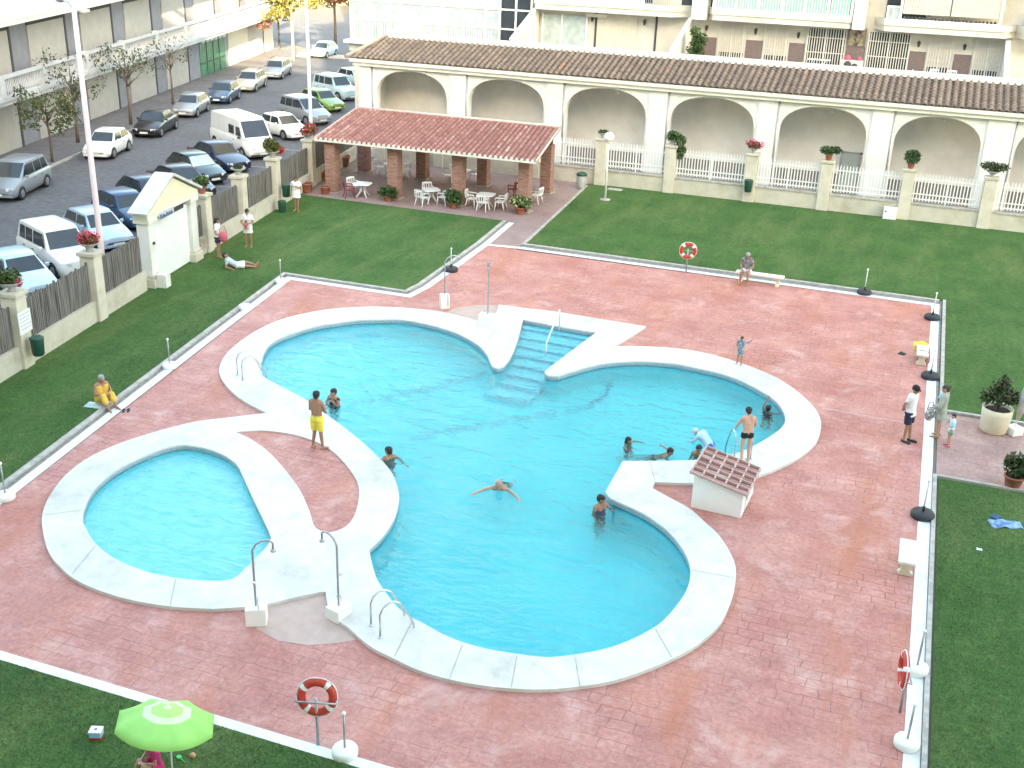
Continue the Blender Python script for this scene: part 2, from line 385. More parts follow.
c_ = _mx(_rp(_nz(1.7, 8, .75), .55, .76, (0,0,0), (.7,.7,.7)), c_, (.36,.34,.29))
L_(c_, b_.inputs['Base Color']); b_.inputs['Roughness'].default_value = .6
cope_m2 = m
struct('pool_coping', bm, cope_m2)
bm = B()
for (p, q) in ([(-4.84,18.16), (-4.46,17.28)],[(-5.95,17.76), (-5.70,16.73)],[(-7.11,17.67), (-6.92,16.52)],[(-8.41,18.00), (-8.22,16.73)],[(-3.56,19.78), (-2.99,18.90)],[(-3.32,22.35), (-2.31,22.42)],[(-17.49,34.70), (-18.09,35.90)],[(-13.13,33.70), (-13.17,35.35)],[(-4.96,34.88), (-4.81,36.14)],[(-2.40,32.01), (-1.42,32.30)],[(-16.46,17.87), (-16.13,16.66)],[(-13.94,17.43), (-13.40,16.47)],[(-17.81,19.08), (-18.52,18.50)],[(-12.69,37.00), (-13.08,38.20)],[(-5.54,27.45), (-5.14,26.34)]):
    d = (V(q)-V(p)).normalized(); n_ = V((-d.y, d.x))*.011; p, q = V(p)+d*.03, V(q)-d*.02
    add_quad(bm, *[(v.x, v.y, ZC+.004) for v in (p-n_, q-n_, q+n_, p+n_)])
struct('coping_joint', bm, mat('joint_grey', (.40,.38,.33), .8, .2, 6.))
# paving inside the teardrop island and in the wedge
bm = B(); fill(bm, [island], .045); struct('island_paving', bm, deck_m)

# pool shells
pool_blue, nt_, b_, L_ = mat_nodes('pool_mosaic')
tc = nd(nt_, 'ShaderNodeTexCoord')
c_ = _rp(_nz(.5, 5), .3, .7, (.05,.79,.83), (.10,.89,.92))
c_ = _mx(1., c_, _rp(_nz(7., 4), .35, .65, (.9,.93,.95), (1.08,1.06,1.05)), 'MULTIPLY')
L_(c_, b_.inputs['Base Color']); b_.inputs['Roughness'].default_value = .5
kid_blue = mat('paddling_pool_mosaic', (.24,.93,.97), .5, .05, 3., c2=(.30,.96,.98))
tile_band = mat('waterline_mosaic', (.10,.22,.30), .35, .5, 55., c2=(.55,.62,.64))
line_m = mat('lane_mosaic_dark', (.05,.24,.42), .5, .3, 8.)
DEEP = -1.45
bm = B(); fill(bm, [pool_in], DEEP); wall(bm, pool_in, DEEP, -.2); struct('pool_basin', bm, pool_blue)
bm = B(); wall(bm, pool_in, -.2, ZC-.05); struct('pool_waterline_tiles', bm, tile_band)
bm = B(); fill(bm, [kid_in], -.42); wall(bm, kid_in, -.42, -.16); struct('paddling_pool_basin', bm, kid_blue)
bm = B(); wall(bm, kid_in, -.16, ZC-.05); struct('paddling_pool_waterline_tiles', bm, tile_band)
# dark mosaic marking lines on the floor (two thin lines running across the basin)
rnd = random.Random(3)
bm = B()
for pts in ([(-12.05,34.12), (-12.75,32.83), (-13.42,31.77), (-14.11,30.83), (-14.74,30.02), (-15.21,29.21)], [(-8.93,34.77), (-8.56,34.09), (-8.38,33.35), (-8.47,32.43), (-8.77,31.62), (-9.81,30.66), (-10.78,29.59), (-11.51,28.88), (-12.22,28.18), (-12.88,27.44)]):
    pts = catmull(pts, 14); side_a, side_b = [], []
    for i, p in enumerate(pts):
        q = pts[min(i+1, len(pts)-1)]; p0 = pts[max(i-1, 0)]
        d = (V((*q,0))-V((*p0,0))).normalized(); n_ = d.cross(V((0,0,1)))
        wd = .045+.05*abs(mnoise.noise(V((i*.37,2,1)))); j = .09*mnoise.noise(V((i*.45,5,2)))
        c = V((*p,0))+n_*j; side_a.append(bm.verts.new((*(c-n_*wd)[:2], DEEP+.01))); side_b.append(bm.verts.new((*(c+n_*wd)[:2], DEEP+.01)))
    for i in range(len(pts)-1):
        if mnoise.noise(V((i*.23,9,4))) > -.35: bm.faces.new((side_a[i], side_a[i+1], side_b[i+1], side_b[i]))
struct('pool_floor_line', bm, line_m)
# entry stairs at the far side
s0, s1, tl_, tr_ = [V((*p,0)) for p in [(-12.78,37.17), (-9.89,37.01), (-11.80,32.45), (-10.38,32.63)]]
e_ = (s1-s0).normalized(); nin = V((e_.y, -e_.x, 0))
dl, dr2 = (tl_-s0).dot(nin), (tr_-s1).dot(nin)
def edge_pts(d):
    f0, f1 = min(d/dl, 1.0), min(d/dr2, 1.0)
    l_ = s0 + (tl_-s0-nin*dl)*f0 + nin*d - e_*.06; r_2 = s1 + (tr_-s1-nin*dr2)*f1 + nin*d + e_*.06
    return l_, r_2
run = max(dl, dr2)/6.2
bm = B(); bn = B()
for k in range(8):
    a, c = edge_pts(run*k - (.1 if k == 0 else 0)); a2, c2 = edge_pts(run*(k+1)); zt = -.17-.135*k
    add_prism(bm, [(v.x, v.y) for v in (a, c, c2, a2)], DEEP+.005, zt)
    add_quad(bn, *[(v.x, v.y, zt+.004) for v in (a2-nin*.10, c2-nin*.10, c2, a2)])
struct('pool_stairs', bm, mat('stair_mosaic', (.24,.86,.92), .5, .06, 5.))
struct('pool_stair_nosing', bn, line_m)
# water
def water_material(name, tint, ws=1.):
    m = bpy.data.materials.new(name); m.use_nodes = True; nt = m.node_tree; L = nt.links.new
    nt.nodes.remove(nt.nodes['Principled BSDF']); out = nt.nodes['Material Output']
    tc = nd(nt, 'ShaderNodeTexCoord')
    n1 = nd(nt, 'ShaderNodeTexNoise'); n1.inputs['Scale'].default_value = 1.6*ws; n1.inputs['Detail'].default_value = 4; n1.inputs['Distortion'].default_value = .8
    n2 = nd(nt, 'ShaderNodeTexNoise'); n2.inputs['Scale'].default_value = 7.5*ws; n2.inputs['Detail'].default_value = 3
    mp = nd(nt, 'ShaderNodeMapping'); mp.inputs['Scale'].default_value = (.6, 1.25, 1); L(tc.outputs['Object'], mp.inputs['Vector'])
    L(mp.outputs['Vector'], n1.inputs['Vector']); L(mp.outputs['Vector'], n2.inputs['Vector'])
    ad = nd(nt, 'ShaderNodeMath'); ad.operation = 'MULTIPLY_ADD'; ad.inputs[1].default_value = .35
    L(n2.outputs['Fac'], ad.inputs[0]); L(n1.outputs['Fac'], ad.inputs[2])
    bp = nd(nt, 'ShaderNodeBump'); bp.inputs['Strength'].default_value = .8; bp.inputs['Distance'].default_value = .11
    L(ad.outputs['Value'], bp.inputs['Height'])
    fr = nd(nt, 'ShaderNodeFresnel'); fr.inputs['IOR'].default_value = 1.33; L(bp.outputs['Normal'], fr.inputs['Normal'])
    rf = nd(nt, 'ShaderNodeBsdfRefraction'); rf.inputs['IOR'].default_value = 1.33; rf.inputs['Roughness'].default_value = .0; rf.inputs['Color'].default_value = (*tint, 1); L(bp.outputs['Normal'], rf.inputs['Normal'])
    tr = nd(nt, 'ShaderNodeBsdfTransparent'); tr.inputs['Color'].default_value = (*tint, 1)
    mx0 = nd(nt, 'ShaderNodeMixShader'); mx0.inputs['Fac'].default_value = .93; L(tr.outputs[0], mx0.inputs[1]); L(rf.outputs[0], mx0.inputs[2])
    gl = nd(nt, 'ShaderNodeBsdfGlossy'); gl.inputs['Roughness'].default_value = .04; L(bp.outputs['Normal'], gl.inputs['Normal'])
    mx = nd(nt, 'ShaderNodeMixShader'); L(fr.outputs['Fac'], mx.inputs['Fac']); L(mx0.outputs[0], mx.inputs[1]); L(gl.outputs[0], mx.inputs[2])
    L(mx.outputs[0], out.inputs['Surface'])
    return m
bm = B(); fill(bm, [pool_in], ZW); struct('pool_water', bm, water_material('pool_water', (.72,.98,1.)), recalc=False)
bm = B(); fill(bm, [kid_in], ZW+.01); struct('paddling_pool_water', bm, water_material('paddling_water', (.90,1.,1.), 1.3), recalc=False)

# ---------------------------------------------------------------- deck, border strips, lawns, paths
deck = [(-19.2,13.95),(1.58,13.95),(1.58,45.85),(-16.25,45.85),(-17.6,45.85),(-17.45,39.1),(-17.62,37.62),(-22.92,37.55)]
bm = B(); fill(bm, [deck, [(p[0], p[1]) for p in cope_out]], 0.); struct('pool_deck', bm, deck_m)
bm = B(); fill(bm, [[(-17.6,45.85),(-16.25,45.85),(-16.25,46.9),(-17.2,60.3),(-30.6,60.3),(-29.7,50.3),(-17.9,50.25)]], .0); struct('porch_floor', bm, porch_m)
bm = B(); fill(bm, [[(1.98,29.95),(14,30.0),(14,34.75),(1.98,34.65)]], .0); struct('side_path', bm, path_m)
# shower trays
bm = B(); fill(bm, [[(-11.73,17.07), (-11.68,17.34), (-10.80,18.26), (-10.58,18.22), (-10.13,17.67), (-9.63,17.37), (-9.24,17.04), (-9.55,16.78), (-10.04,16.50), (-10.70,16.38), (-11.33,16.57)]], .006)
fill(bm, [[(-15.66,36.57), (-15.58,37.24), (-14.85,37.99), (-14.18,38.31), (-13.52,35.89), (-14.20,36.16), (-14.94,36.41)]], .006)
struct('shower_tray', bm, tray_m)
def strip(pts, w0, w1, z, m, name, left=1):
    """ribbon along a line from offset w0 to w1 on its left"""
    bm = B(); P = [V((*p,0)) for p in pts]; off = []
    for i, p in enumerate(P):
        n = V((0,0,0))
        if i > 0: d = (p-P[i-1]).normalized(); n += V((-d.y,d.x,0))
        if i < len(P)-1: d = (P[i+1]-p).normalized(); n += V((-d.y,d.x,0))
        n.normalize()
        if 0 < i < len(P)-1:
            d = (P[i+1]-p).normalized(); n /= max(.35, abs(n.dot(V((-d.y,d.x,0)))))
        off.append(n*left)
    for i in range(len(P)-1):
        a = [P[i]+off[i]*w0, P[i+1]+off[i+1]*w0, P[i+1]+off[i+1]*w1, P[i]+off[i]*w1]
        if z[1] - z[0] > .02: add_prism(bm, [(v.x,v.y) for v in a], z[0], z[1])
        else: add_quad(bm, *[(v.x,v.y,z[1]) for v in a])
    struct(name, bm, m)
edgeL = [(-19.2,13.95),(-20.0,18.97),(-21.0,25.19),(-22.0,31.5),(-22.92,37.55),(-17.62,37.62),(-17.45,39.1),(-17.6,45.85),(-17.9,50.2)]
strip(edgeL, 0, .30, (0,.008), strip_m, 'deck_border'); strip(edgeL, .30, .44, (0,.004), gutter_m, 'deck_gutter'); strip(edgeL, .44, .60, (-.02,.07), kerb_m, 'lawn_kerb')
edgeF = [(-16.3,46.0),(1.58,45.85),(1.86,45.85)]
strip(edgeF, -.02, .30, (0,.012), strip_m, 'deck_border'); strip(edgeF, .30, .62, (0,.004), gutter_m, 'deck_gutter'); strip(edgeF, .62, .80, (-.02,.07), kerb_m, 'lawn_kerb')
strip([(-17.6,45.85),(-16.25,46.0)], -.02, .26, (0,.012), strip_m, 'deck_border')
strip([(-17.1,59.6),(-16.25,46.85)], 0, .14, (-.02,.07), kerb_m, 'lawn_kerb')
edgeR = [(1.58,13.6),(1.58,46.15)]
strip(edgeR, -.30, -.002, (0,.008), strip_m, 'deck_border', 1); 
strip([(1.9,13.6),(1.9,29.9)], -.06, .02, (0,.004), gutter_m, 'deck_gutter'); strip([(1.9,34.7),(1.9,46.9)], -.06, .02, (0,.004), gutter_m, 'deck_gutter')
strip([(2.0,13.6),(2.0,29.9),(14,29.95)], 0, .10, (-.02,.06), kerb_m, 'lawn_kerb'); strip([(2.0,46.72),(2.0,34.75),(14,34.85)], 0, .12, (-.02,.06), kerb_m, 'lawn_kerb')
strip([(-19.3,13.95),(1.88,13.95)], -.24, 0, (0,.010), strip_m, 'deck_border')
# pale expansion joint let into the deck
bm = B()
for (p, q) in ([(-1.46,33.45), (1.29,33.40)],):
    d = (V(q)-V(p)).normalized(); n_ = V((-d.y, d.x))*.02; p, q = V(p), V(q)
    add_quad(bm, *[(v.x, v.y, .004) for v in (p-n_, q-n_, q+n_, p+n_)])
struct('expansion_joint', bm, mat('pale_joint', (.60,.42,.38), .8, .15, 6.))
# lawns
bm = B(); fill(bm, [[(-25.55,22.9),(-30.65,50.4),(-18.42,50.3),(-18.12,45.85),(-17.97,39.2),(-17.97,38.1),(-23.4,38.1),(-22.55,31.5),(-21.55,25.19),(-20.5,18.97),(-19.7,13.8),(-24,13.0)]], .02)
fill(bm, [[(-16.2,46.6),(2.1,46.6),(2.1,34.8),(16,34.9),(16,60.6),(-17.1,60.6)]], .02)
fill(bm, [[(2.05,13.6),(16,13.6),(16,29.9),(2.05,29.85)]], .02)
fill(bm, [[(-24,13.71),(16,13.71),(16,-1),(-24,-1)]], .02)
struct('lawn', bm, grass_m)
# far ground, road, pavements
bm = B(); fill(bm, [[(-420,-200),(300,-200),(300,520),(-420,520)], [(-19.0,14.2),(1.4,14.2),(1.4,45.6),(-17.2,45.6),(-17.4,37.4),(-22.7,37.4),(-21.6,30)]], -.03); struct('ground', bm, mat('dry_ground', (.20,.18,.15), .9, .2, .5))
F0 = V((-25.44,24.43,0)); SF = V((-.171,.9853,0)); NF = V((.9853,.171,0))         # the street fence line
def FP(t, off, z=0.): p = F0 + SF*t + NF*off; return (p.x, p.y, z)
LA = V((-49.64,50.28,0)); LS = V((-.2647,.9643,0)); LN = V((.9643,.2647,0))        # the street building's face
def LP(t, off, z=0.): p = LA + LS*t + LN*off; return (p.x, p.y, z)
bm = B(); lp = [LP(-60,4.2), FP(-40,-3.4), FP(60,-3.4), (-44,130,0), (-60,180,0), (-110,180,0), (-80,120,0), LP(58,3.5)]
fill(bm, [[(p[0],p[1]) for p in lp]], -.005); struct('road', bm, asph_m)
bm = B(); add_prism(bm, [LP(-60,-.5)[:2], LP(-60,4.2)[:2], LP(52,3.6)[:2], LP(56,2.6)[:2], LP(56,-.5)[:2]], -.03, .10); struct('pavement', bm, pave_m)
bm = B(); add_prism(bm, [FP(-40,-3.4)[:2], FP(-40,-.32)[:2], FP(42,-.32)[:2], FP(42,-3.4)[:2]], -.03, .08); struct('pavement', bm, pave_m)
bm = B(); wl = [LP(-60,4.35), LP(50,3.75), LP(50,3.63), LP(-60,4.23)]; add_prism(bm, [p[:2] for p in wl], -.03, .12); struct('street_kerb', bm, kerb_m)
bm = B(); add_prism(bm, [(-62,100.5),(-46,104),(-46,106.5),(-63,103)], -.03, .085); struct('pavement', bm, mat('pale_pavement', (.42,.38,.33), .8, .1, 2.))
bm = B()
for k in range(9):
    x0, y0, _ = FP(6+5.2*k, -3.6); d = V((.985*-1, -.171*-1 if False else -.171, 0))
    a = V((x0,y0,0)); c = a - NF*4.6
    add_quad(bm, *[(v.x,v.y,.0) for v in (a-SF*.05, c-SF*.05, c+SF*.05, a+SF*.05)])
struct('parking_line', bm, mat('faded_road_paint', (.32,.32,.32), .8, .3, 5.))

# blades of grass standing up through the nearer lawns and along their kerbs
rnd = random.Random(8); bm = B()
def blades(n, pick):
    for _ in range(n):
        x, y = pick(); a = rnd.random()*6.28; hgt = rnd.uniform(.025,.06); w_ = rnd.uniform(.004,.008); lx, ly = rnd.gauss(0,.025), rnd.gauss(0,.025)
        f = bm.faces.new([bm.verts.new(p) for p in ((x-w_*math.cos(a),y-w_*math.sin(a),.018),(x+w_*math.cos(a),y+w_*math.sin(a),.018),(x+lx,y+ly,.018+hgt))]); f.material_index = rnd.choice((0,0,1,2))
blades(26000, lambda: (rnd.uniform(-19.5,-6), 13.70-abs(rnd.gauss(0,1.6))))
blades(22000, lambda: (2.06+abs(rnd.gauss(0,1.7)), rnd.uniform(13.7,29.8)))
def _left():
    t = rnd.random(); y = 14+23.5*t; x = -19.85-.1585*(y-14)-abs(rnd.gauss(0,1.2)); return x, y
blades(14000, _left)
blades(6000, lambda: (rnd.uniform(-16.2,2.0), 46.7+abs(rnd.gauss(0,.25))))
o = obj('grass', bm, [mat('blade_green', (.06,.135,.04), .7, .3, 3.), mat('blade_dark', (.04,.095,.03), .7, .3, 3.), mat('blade_dry', (.16,.19,.08), .7, .3, 3.)], recalc=False); tag(o, 'short mown grass of the lawns', kind='stuff')
# ---------------------------------------------------------------- building materials
render_m = mat('cream_render', (.60,.585,.515), .8, .05, 1.6, bump=.06, stain=(.44,.415,.35), sscale=.6, samt=.55)
render_w = mat('white_render', (.72,.715,.68), .8, .05, 1.4, bump=.06, stain=(.50,.48,.42), sscale=.55, samt=.55)
arch_back = mat('beige_render', (.75,.72,.67), .85, .06, 1.2, bump=.05, stain=(.56,.52,.46), sscale=.5, samt=.5)
cornice_m = mat('cornice_cream', (.72,.70,.61), .7, .05, 2.)
grey_m = mat('grey_panel', (.25,.25,.275), .8, .07, 1.5, stain=(.19,.19,.205), sscale=.6)
beige_m = mat('beige_panel', (.44,.41,.375), .8, .06, 1.5, stain=(.36,.335,.30), sscale=.6)
dark_m = mat('dark_gap', (.06,.06,.065), .8)
white_m = mat('white_paint', (.80,.81,.80), .45, .04, 5.)
offwhite_m = mat('off_white_paint', (.62,.615,.57), .55, .06, 4.)
brown_tile = mat('brown_wall_tile', (.17,.13,.125), .45, .15, 8.)
shutter_m = mat('cream_shutter', (.60,.56,.47), .6, .06, 3.)
steel_m = mat('stainless_steel', (.62,.63,.64), .25, .06, 6., metal=1.)
galv_m = mat('galvanised_steel', (.42,.43,.45), .45, .1, 6., metal=.7)
terra_m = mat('terracotta', (.34,.12,.07), .75, .15, 6.)
dgreen_m = mat('dark_green_plastic', (.012,.07,.045), .45, .1, 5.)
soil_m = mat('potting_soil', (.04,.028,.02), .95, .3, 12.)
leaf_a = mat('leaf_green', (.035,.10,.015), .55, .3, 9., c2=(.075,.16,.03))
leaf_b = mat('leaf_dark', (.015,.05,.012), .55, .3, 9., c2=(.035,.085,.02))
leaf_y = mat('leaf_yellow', (.28,.22,.03), .6, .25, 9., c2=(.16,.17,.03))
leaf_o = mat('leaf_olive', (.07,.072,.028), .75, .3, 9., c2=(.105,.10,.04))
leaf_r = mat('leaf_rust', (.20,.055,.03), .6, .3, 9., c2=(.28,.09,.04))
fl_red = mat('petal_red', (.55,.025,.02), .6, .2, 9.)
fl_pink = mat('petal_pink', (.62,.10,.18), .6, .2, 9.)
bark_m = mat('bark', (.15,.115,.085), .9, .25, 10., bump=.4)
bark_p = mat('bark_pale', (.40,.34,.27), .9, .2, 8., bump=.3)
glass_d = mat('window_glass_dark', (.035,.045,.055), .08, .15, 1.5, spec=.7)
glass_c = mat('window_glass_curtained', (.36,.45,.45), .25, .07, 2.5, c2=(.48,.57,.56))
rail_glass = mat('green_glass_panel', (.30,.52,.46), .2, .06, 3.)
def tile_material(name, tones, groove_shade):
    m, nt, b, L = mat_nodes(name)
    uv = nd(nt, 'ShaderNodeUVMap'); fl = nd(nt, 'ShaderNodeVectorMath'); fl.operation = 'FLOOR'; L(uv.outputs['UV'], fl.inputs[0])
    wn = nd(nt, 'ShaderNodeTexWhiteNoise'); wn.noise_dimensions = '2D'; L(fl.outputs['Vector'], wn.inputs['Vector'])
    r = nd(nt, 'ShaderNodeValToRGB'); el = r.color_ramp.elements
    while len(el) < len(tones): el.new(.5)
    for i, (p, c) in enumerate(tones): el[i].position = p; el[i].color = (*c, 1)
    sx = nd(nt, 'ShaderNodeSeparateXYZ'); L(fl.outputs['Vector'], sx.inputs[0])
    w1 = nd(nt, 'ShaderNodeTexWhiteNoise'); w1.noise_dimensions = '1D'; L(sx.outputs['X'], w1.inputs['W'])
    av = nd(nt, 'ShaderNodeMath'); av.operation = 'MULTIPLY_ADD'; av.inputs[1].default_value = .55
    hv = nd(nt, 'ShaderNodeMath'); hv.operation = 'MULTIPLY'; hv.inputs[1].default_value = .45; L(w1.outputs['Value'], hv.inputs[0])
    L(wn.outputs['Value'], av.inputs[0]); L(hv.outputs[0], av.inputs[2]); L(av.outputs[0], r.inputs['Fac'])
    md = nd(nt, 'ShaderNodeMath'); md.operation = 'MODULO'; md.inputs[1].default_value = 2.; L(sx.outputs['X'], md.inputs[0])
    chan = nd(nt, 'ShaderNodeMixRGB'); chan.blend_type = 'MULTIPLY'; L(md.outputs[0], chan.inputs['Fac']); L(r.outputs['Color'], chan.inputs['Color1']); chan.inputs['Color2'].default_value = (*groove_shade, 1)  # odd columns multiplied darker: valley shade put into the tile colour
    tc = nd(nt, 'ShaderNodeTexCoord'); n = nd(nt, 'ShaderNodeTexNoise'); n.inputs['Scale'].default_value = 3.; n.inputs['Detail'].default_value = 7; L(tc.outputs['Object'], n.inputs['Vector'])
    r2 = nd(nt, 'ShaderNodeValToRGB'); r2.color_ramp.elements[0].color = (.7,.7,.7,1); r2.color_ramp.elements[1].color = (1.25,1.25,1.22,1); r2.color_ramp.elements[0].position = .3; r2.color_ramp.elements[1].position = .7; L(n.outputs['Fac'], r2.inputs['Fac'])
    mx = nd(nt, 'ShaderNodeMixRGB'); mx.blend_type = 'MULTIPLY'; mx.inputs['Fac'].default_value = 1; L(chan.outputs['Color'], mx.inputs['Color1']); L(r2.outputs['Color'], mx.inputs['Color2'])
    L(mx.outputs['Color'], b.inputs['Base Color']); b.inputs['Roughness'].default_value = .8
    return m
tile_dark = tile_material('weathered_shaded_tiles', [(0,(.16,.125,.105)),(.4,(.22,.17,.14)),(.8,(.26,.20,.165)),(.955,(.30,.21,.16)),(.975,(.46,.20,.13))], (.48,.46,.45))
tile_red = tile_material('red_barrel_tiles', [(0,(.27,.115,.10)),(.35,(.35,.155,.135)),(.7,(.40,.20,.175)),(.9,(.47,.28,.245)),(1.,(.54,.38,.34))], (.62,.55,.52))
def tile_roof(c00, c10, c11, c01, n, rows, r, sub=8, over=.02):
    """barrel-tiled roof slope: bilinear patch with n covers across and stepped rows up the slope; UV counts tiles"""
    bm = B(); uvl = bm.loops.layers.uv.new('UVMap')
    c00, c10, c11, c01 = map(V, (c00, c10, c11, c01)); nr = (c10-c00).cross(c01-c00).normalized()
    def P(u, v, h): return (c00*(1-u)*(1-v) + c10*u*(1-v) + c11*u*v + c01*(1-u)*v) + nr*h
    for j in range(rows):
        v0, v1 = j/rows, (j+1)/rows
        lo, hi = [], []
        for i in range(n*sub+1):
            u = i/(n*sub); ph = (i % sub)/sub
            hgt = r*(math.sin(math.pi*ph*1.0/.62) if ph < .62 else -.55*math.sin(math.pi*(ph-.62)/.38))
            lo.append(bm.verts.new(P(u, v0, hgt+over))); hi.append(bm.verts.new(P(u, v1, hgt)))
        for i in range(n*sub):
            f = bm.faces.new((lo[i], lo[i+1], hi[i+1], hi[i])); f.smooth = True
            uu = (i//sub)*2 + (0 if (i % sub)/sub < .6 else 1)
            for l in f.loops: l[uvl].uv = (uu+.5, j+.5)
    return bm

# ---------------------------------------------------------------- arcaded apartment building across the lawn
apt = thing('apartment_building', 'cream apartment building with a tiled arcade of wide arches and terraces above it', 'building', (-14, 63, 0))
YA = 63.0
YW0 = 71.2
opens = [(-31.75,-27.07),(-25.64,-20.89),(-19.54,-14.76),(-13.37,-8.65),(-7.27,-2.65),(-1.23,3.08),(4.74,9.4)]
def arch_pts(x0, x1, spring, rise, n=18):
    cx, a = (x0+x1)/2, (x1-x0)/2; out = []
    for k in range(n+1):
        t = math.pi*k/n; c, s = math.cos(t), math.sin(t)
        out.append((cx - a*math.copysign(abs(c)**.86, c), spring + rise*abs(s)**.86))
    return out
poly = [(-32.93,0)]
for x0, x1 in opens: poly += [(x0,0)] + arch_pts(x0, x1, 3.45, 1.5) + [(x1,0)]
poly += [(11,0),(11,5.08),(-32.93,5.08)]
bm = B(); add_prism_cdt(bm, poly, YA, YA+.42)
obj('arcade_wall', bm, render_w, apt, world=True)
# raised band round every arch
for x0, x1 in opens:
    bm = B(); o_ = arch_pts(x0-.13, x1+.13, 3.45, 1.63); i_ = arch_pts(x0+.004, x1-.004, 3.45, 1.496)
    for k in range(len(o_)-1):
        q = [(o_[k]),(o_[k+1]),(i_[k+1]),(i_[k])]; add_prism(bm, q, YA-.05, YA+.012, 'y')
    obj('arch_band', bm, cornice_m, apt, world=True)
piers = [(-32.93,-32.1)] + [(opens[i][1]+.16, opens[i+1][0]-.2) for i in range(6)]
for x0, x1 in piers:
    bm = B(); add_box(bm, x0, x1, YA-.09, YA+.01, 0, 5.078); obj('pilaster', bm, render_w, apt, world=True)
    bm = B(); add_tube(bm, [(x1+.07,YA-.04,.1),(x1+.07,YA-.04,5.07)], .04, 6); obj('pier_shadow_strip', bm, galv_m, apt, world=True)  # thin tube added for the shadow line along the pilaster edge
bm = B(); add_box(bm, -33.25, 11.2, YA-.28, YA+3.2, 5.082, 5.30); add_box(bm, -33.4, 11.3, YA-.42, YA+3.2, 5.302, 5.50); obj('cornice', bm, cornice_m, apt, world=True)
bm = B(); add_box(bm, -32.6, 11, YA+2.9, YA+3.1, 0, 5.08); obj('back_wall', bm, arch_back, apt, world=True)
bm = B(); add_box(bm, -32.55, 11, YA+2.86, YA+2.9, 0, .9); obj('wall_foot_band', bm, mat('dark_foot_band', (.20,.16,.15), .5, .1, 4.), apt, world=True)  # darker band along the foot of the back wall
bm = B(); add_box(bm, -32.9, -32.55, YA+.42, YA+3.1, 0, 5.08); obj('end_wall', bm, render_w, apt, world=True)
bm = B(); add_box(bm, -33.1, 11, YA-2.4, YA+2.9, -.02, .03); obj('arcade_floor', bm, mat('arcade_paving', (.28,.25,.23), .7, .1, 3.), apt, world=True)
bm = B(); add_box(bm, -3.9, -2.95, YA+2.80, YA+2.86, .03, 2.1); dr = obj('service_door', bm, mat('grey_green_door', (.38,.42,.39), .5, .05, 4.), apt, world=True)
bm = B(); add_box(bm, -4.0, -3.9, YA+2.78, YA+2.89, .03, 2.2); add_box(bm, -2.95, -2.85, YA+2.78, YA+2.89, .03, 2.2); add_box(bm, -4.0,-2.85, YA+2.78, YA+2.89, 2.1, 2.2); d2 = obj('door_frame', bm, galv_m, dr); 
bm.free if False else None
d2.data.transform(Matrix.Translation(-apt.location))
bm = B(); add_obox(bm, (-3.8,YA+2.76,1.05), .05,.06,.16); d3 = obj('handle', bm, dark_m, dr); d3.data.transform(Matrix.Translation(-apt.location))
for x0, x1 in opens[:6]:
    bm = B(); xc = (x0+x1)/2+.25; add_tube(bm, [(xc,YA+1.5,5.08),(xc,YA+1.5,4.62)], .025, 6); add_sphere(bm, (xc,YA+1.5,4.55), .1, 10, 6); obj('ceiling_lamp', bm, white_m, apt, world=True)
# the tiled lean-to roof over the arcade
zE, zR, YE, YR = 5.53, 6.50, 62.55, 66.0
nt_n = 124
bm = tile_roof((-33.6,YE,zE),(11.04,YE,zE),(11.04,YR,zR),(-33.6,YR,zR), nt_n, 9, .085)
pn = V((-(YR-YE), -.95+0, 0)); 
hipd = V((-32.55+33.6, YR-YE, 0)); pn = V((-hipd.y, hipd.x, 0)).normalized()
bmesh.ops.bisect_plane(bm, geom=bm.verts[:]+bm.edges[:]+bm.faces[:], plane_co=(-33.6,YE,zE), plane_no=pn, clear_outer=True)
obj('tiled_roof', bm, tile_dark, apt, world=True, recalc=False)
bm = B(); add_tube(bm, [(-33.62,YE,zE+.04),(-32.57,YR,zR+.08)], .13, 8); add_quad(bm, (-33.6,YE,zE-.02),(-32.55,YR,zR-.02),(-33.6,YR,zE-.02),(-33.62,YE+.1,zE-.03)); obj('hip_ridge', bm, mat('hip_mortar', (.40,.33,.27), .8, .1, 5.), apt, world=True)
bm = B(); 
for k in range(int((11.04+32.4)/.36)): x = -32.4+.36*k; add_box(bm, x+.02, x+.30, YR-.12, YR+.06, zR-.02, zR+.13)
obj('ridge_mortar', bm, offwhite_m, apt, world=True)
bm = B(); add_box(bm, -32.5, 11, YR+.062, YR+.24, 5.6, zR+.30); obj('terrace_parapet', bm, offwhite_m, apt, world=True)
bm = B(); add_box(bm, -32.5, 11, YR+.2, 71.2, 5.5, 5.72); obj('terrace_floor', bm, mat('terrace_tiles', (.30,.24,.22), .6, .1, 4.), apt, world=True)
bm = B(); add_box(bm, -32.5, 11, YA+3.12, YA+3.3, 0, 5.5); add_box(bm, -37.2, -32.5, 70.4, 70.6, 0, 5.5); add_box(bm, -37.3, -37.1, 74.2, 82, 0, 34); add_box(bm, -24.3, 30, 71.2, 71.4, 5.72, 34.0); add_box(bm, -37.1, -24.3, 74, 74.2, 5.5, 34.0); add_box(bm, 30, 30.2, 71.2, 82, 0, 34)
obj('facade_wall', bm, render_m, apt, world=True)
bm = B(); add_box(bm, -37.4, 30.4, 70.0, 82, 34.0, 34.3); obj('flat_roof', bm, offwhite_m, apt, world=True)
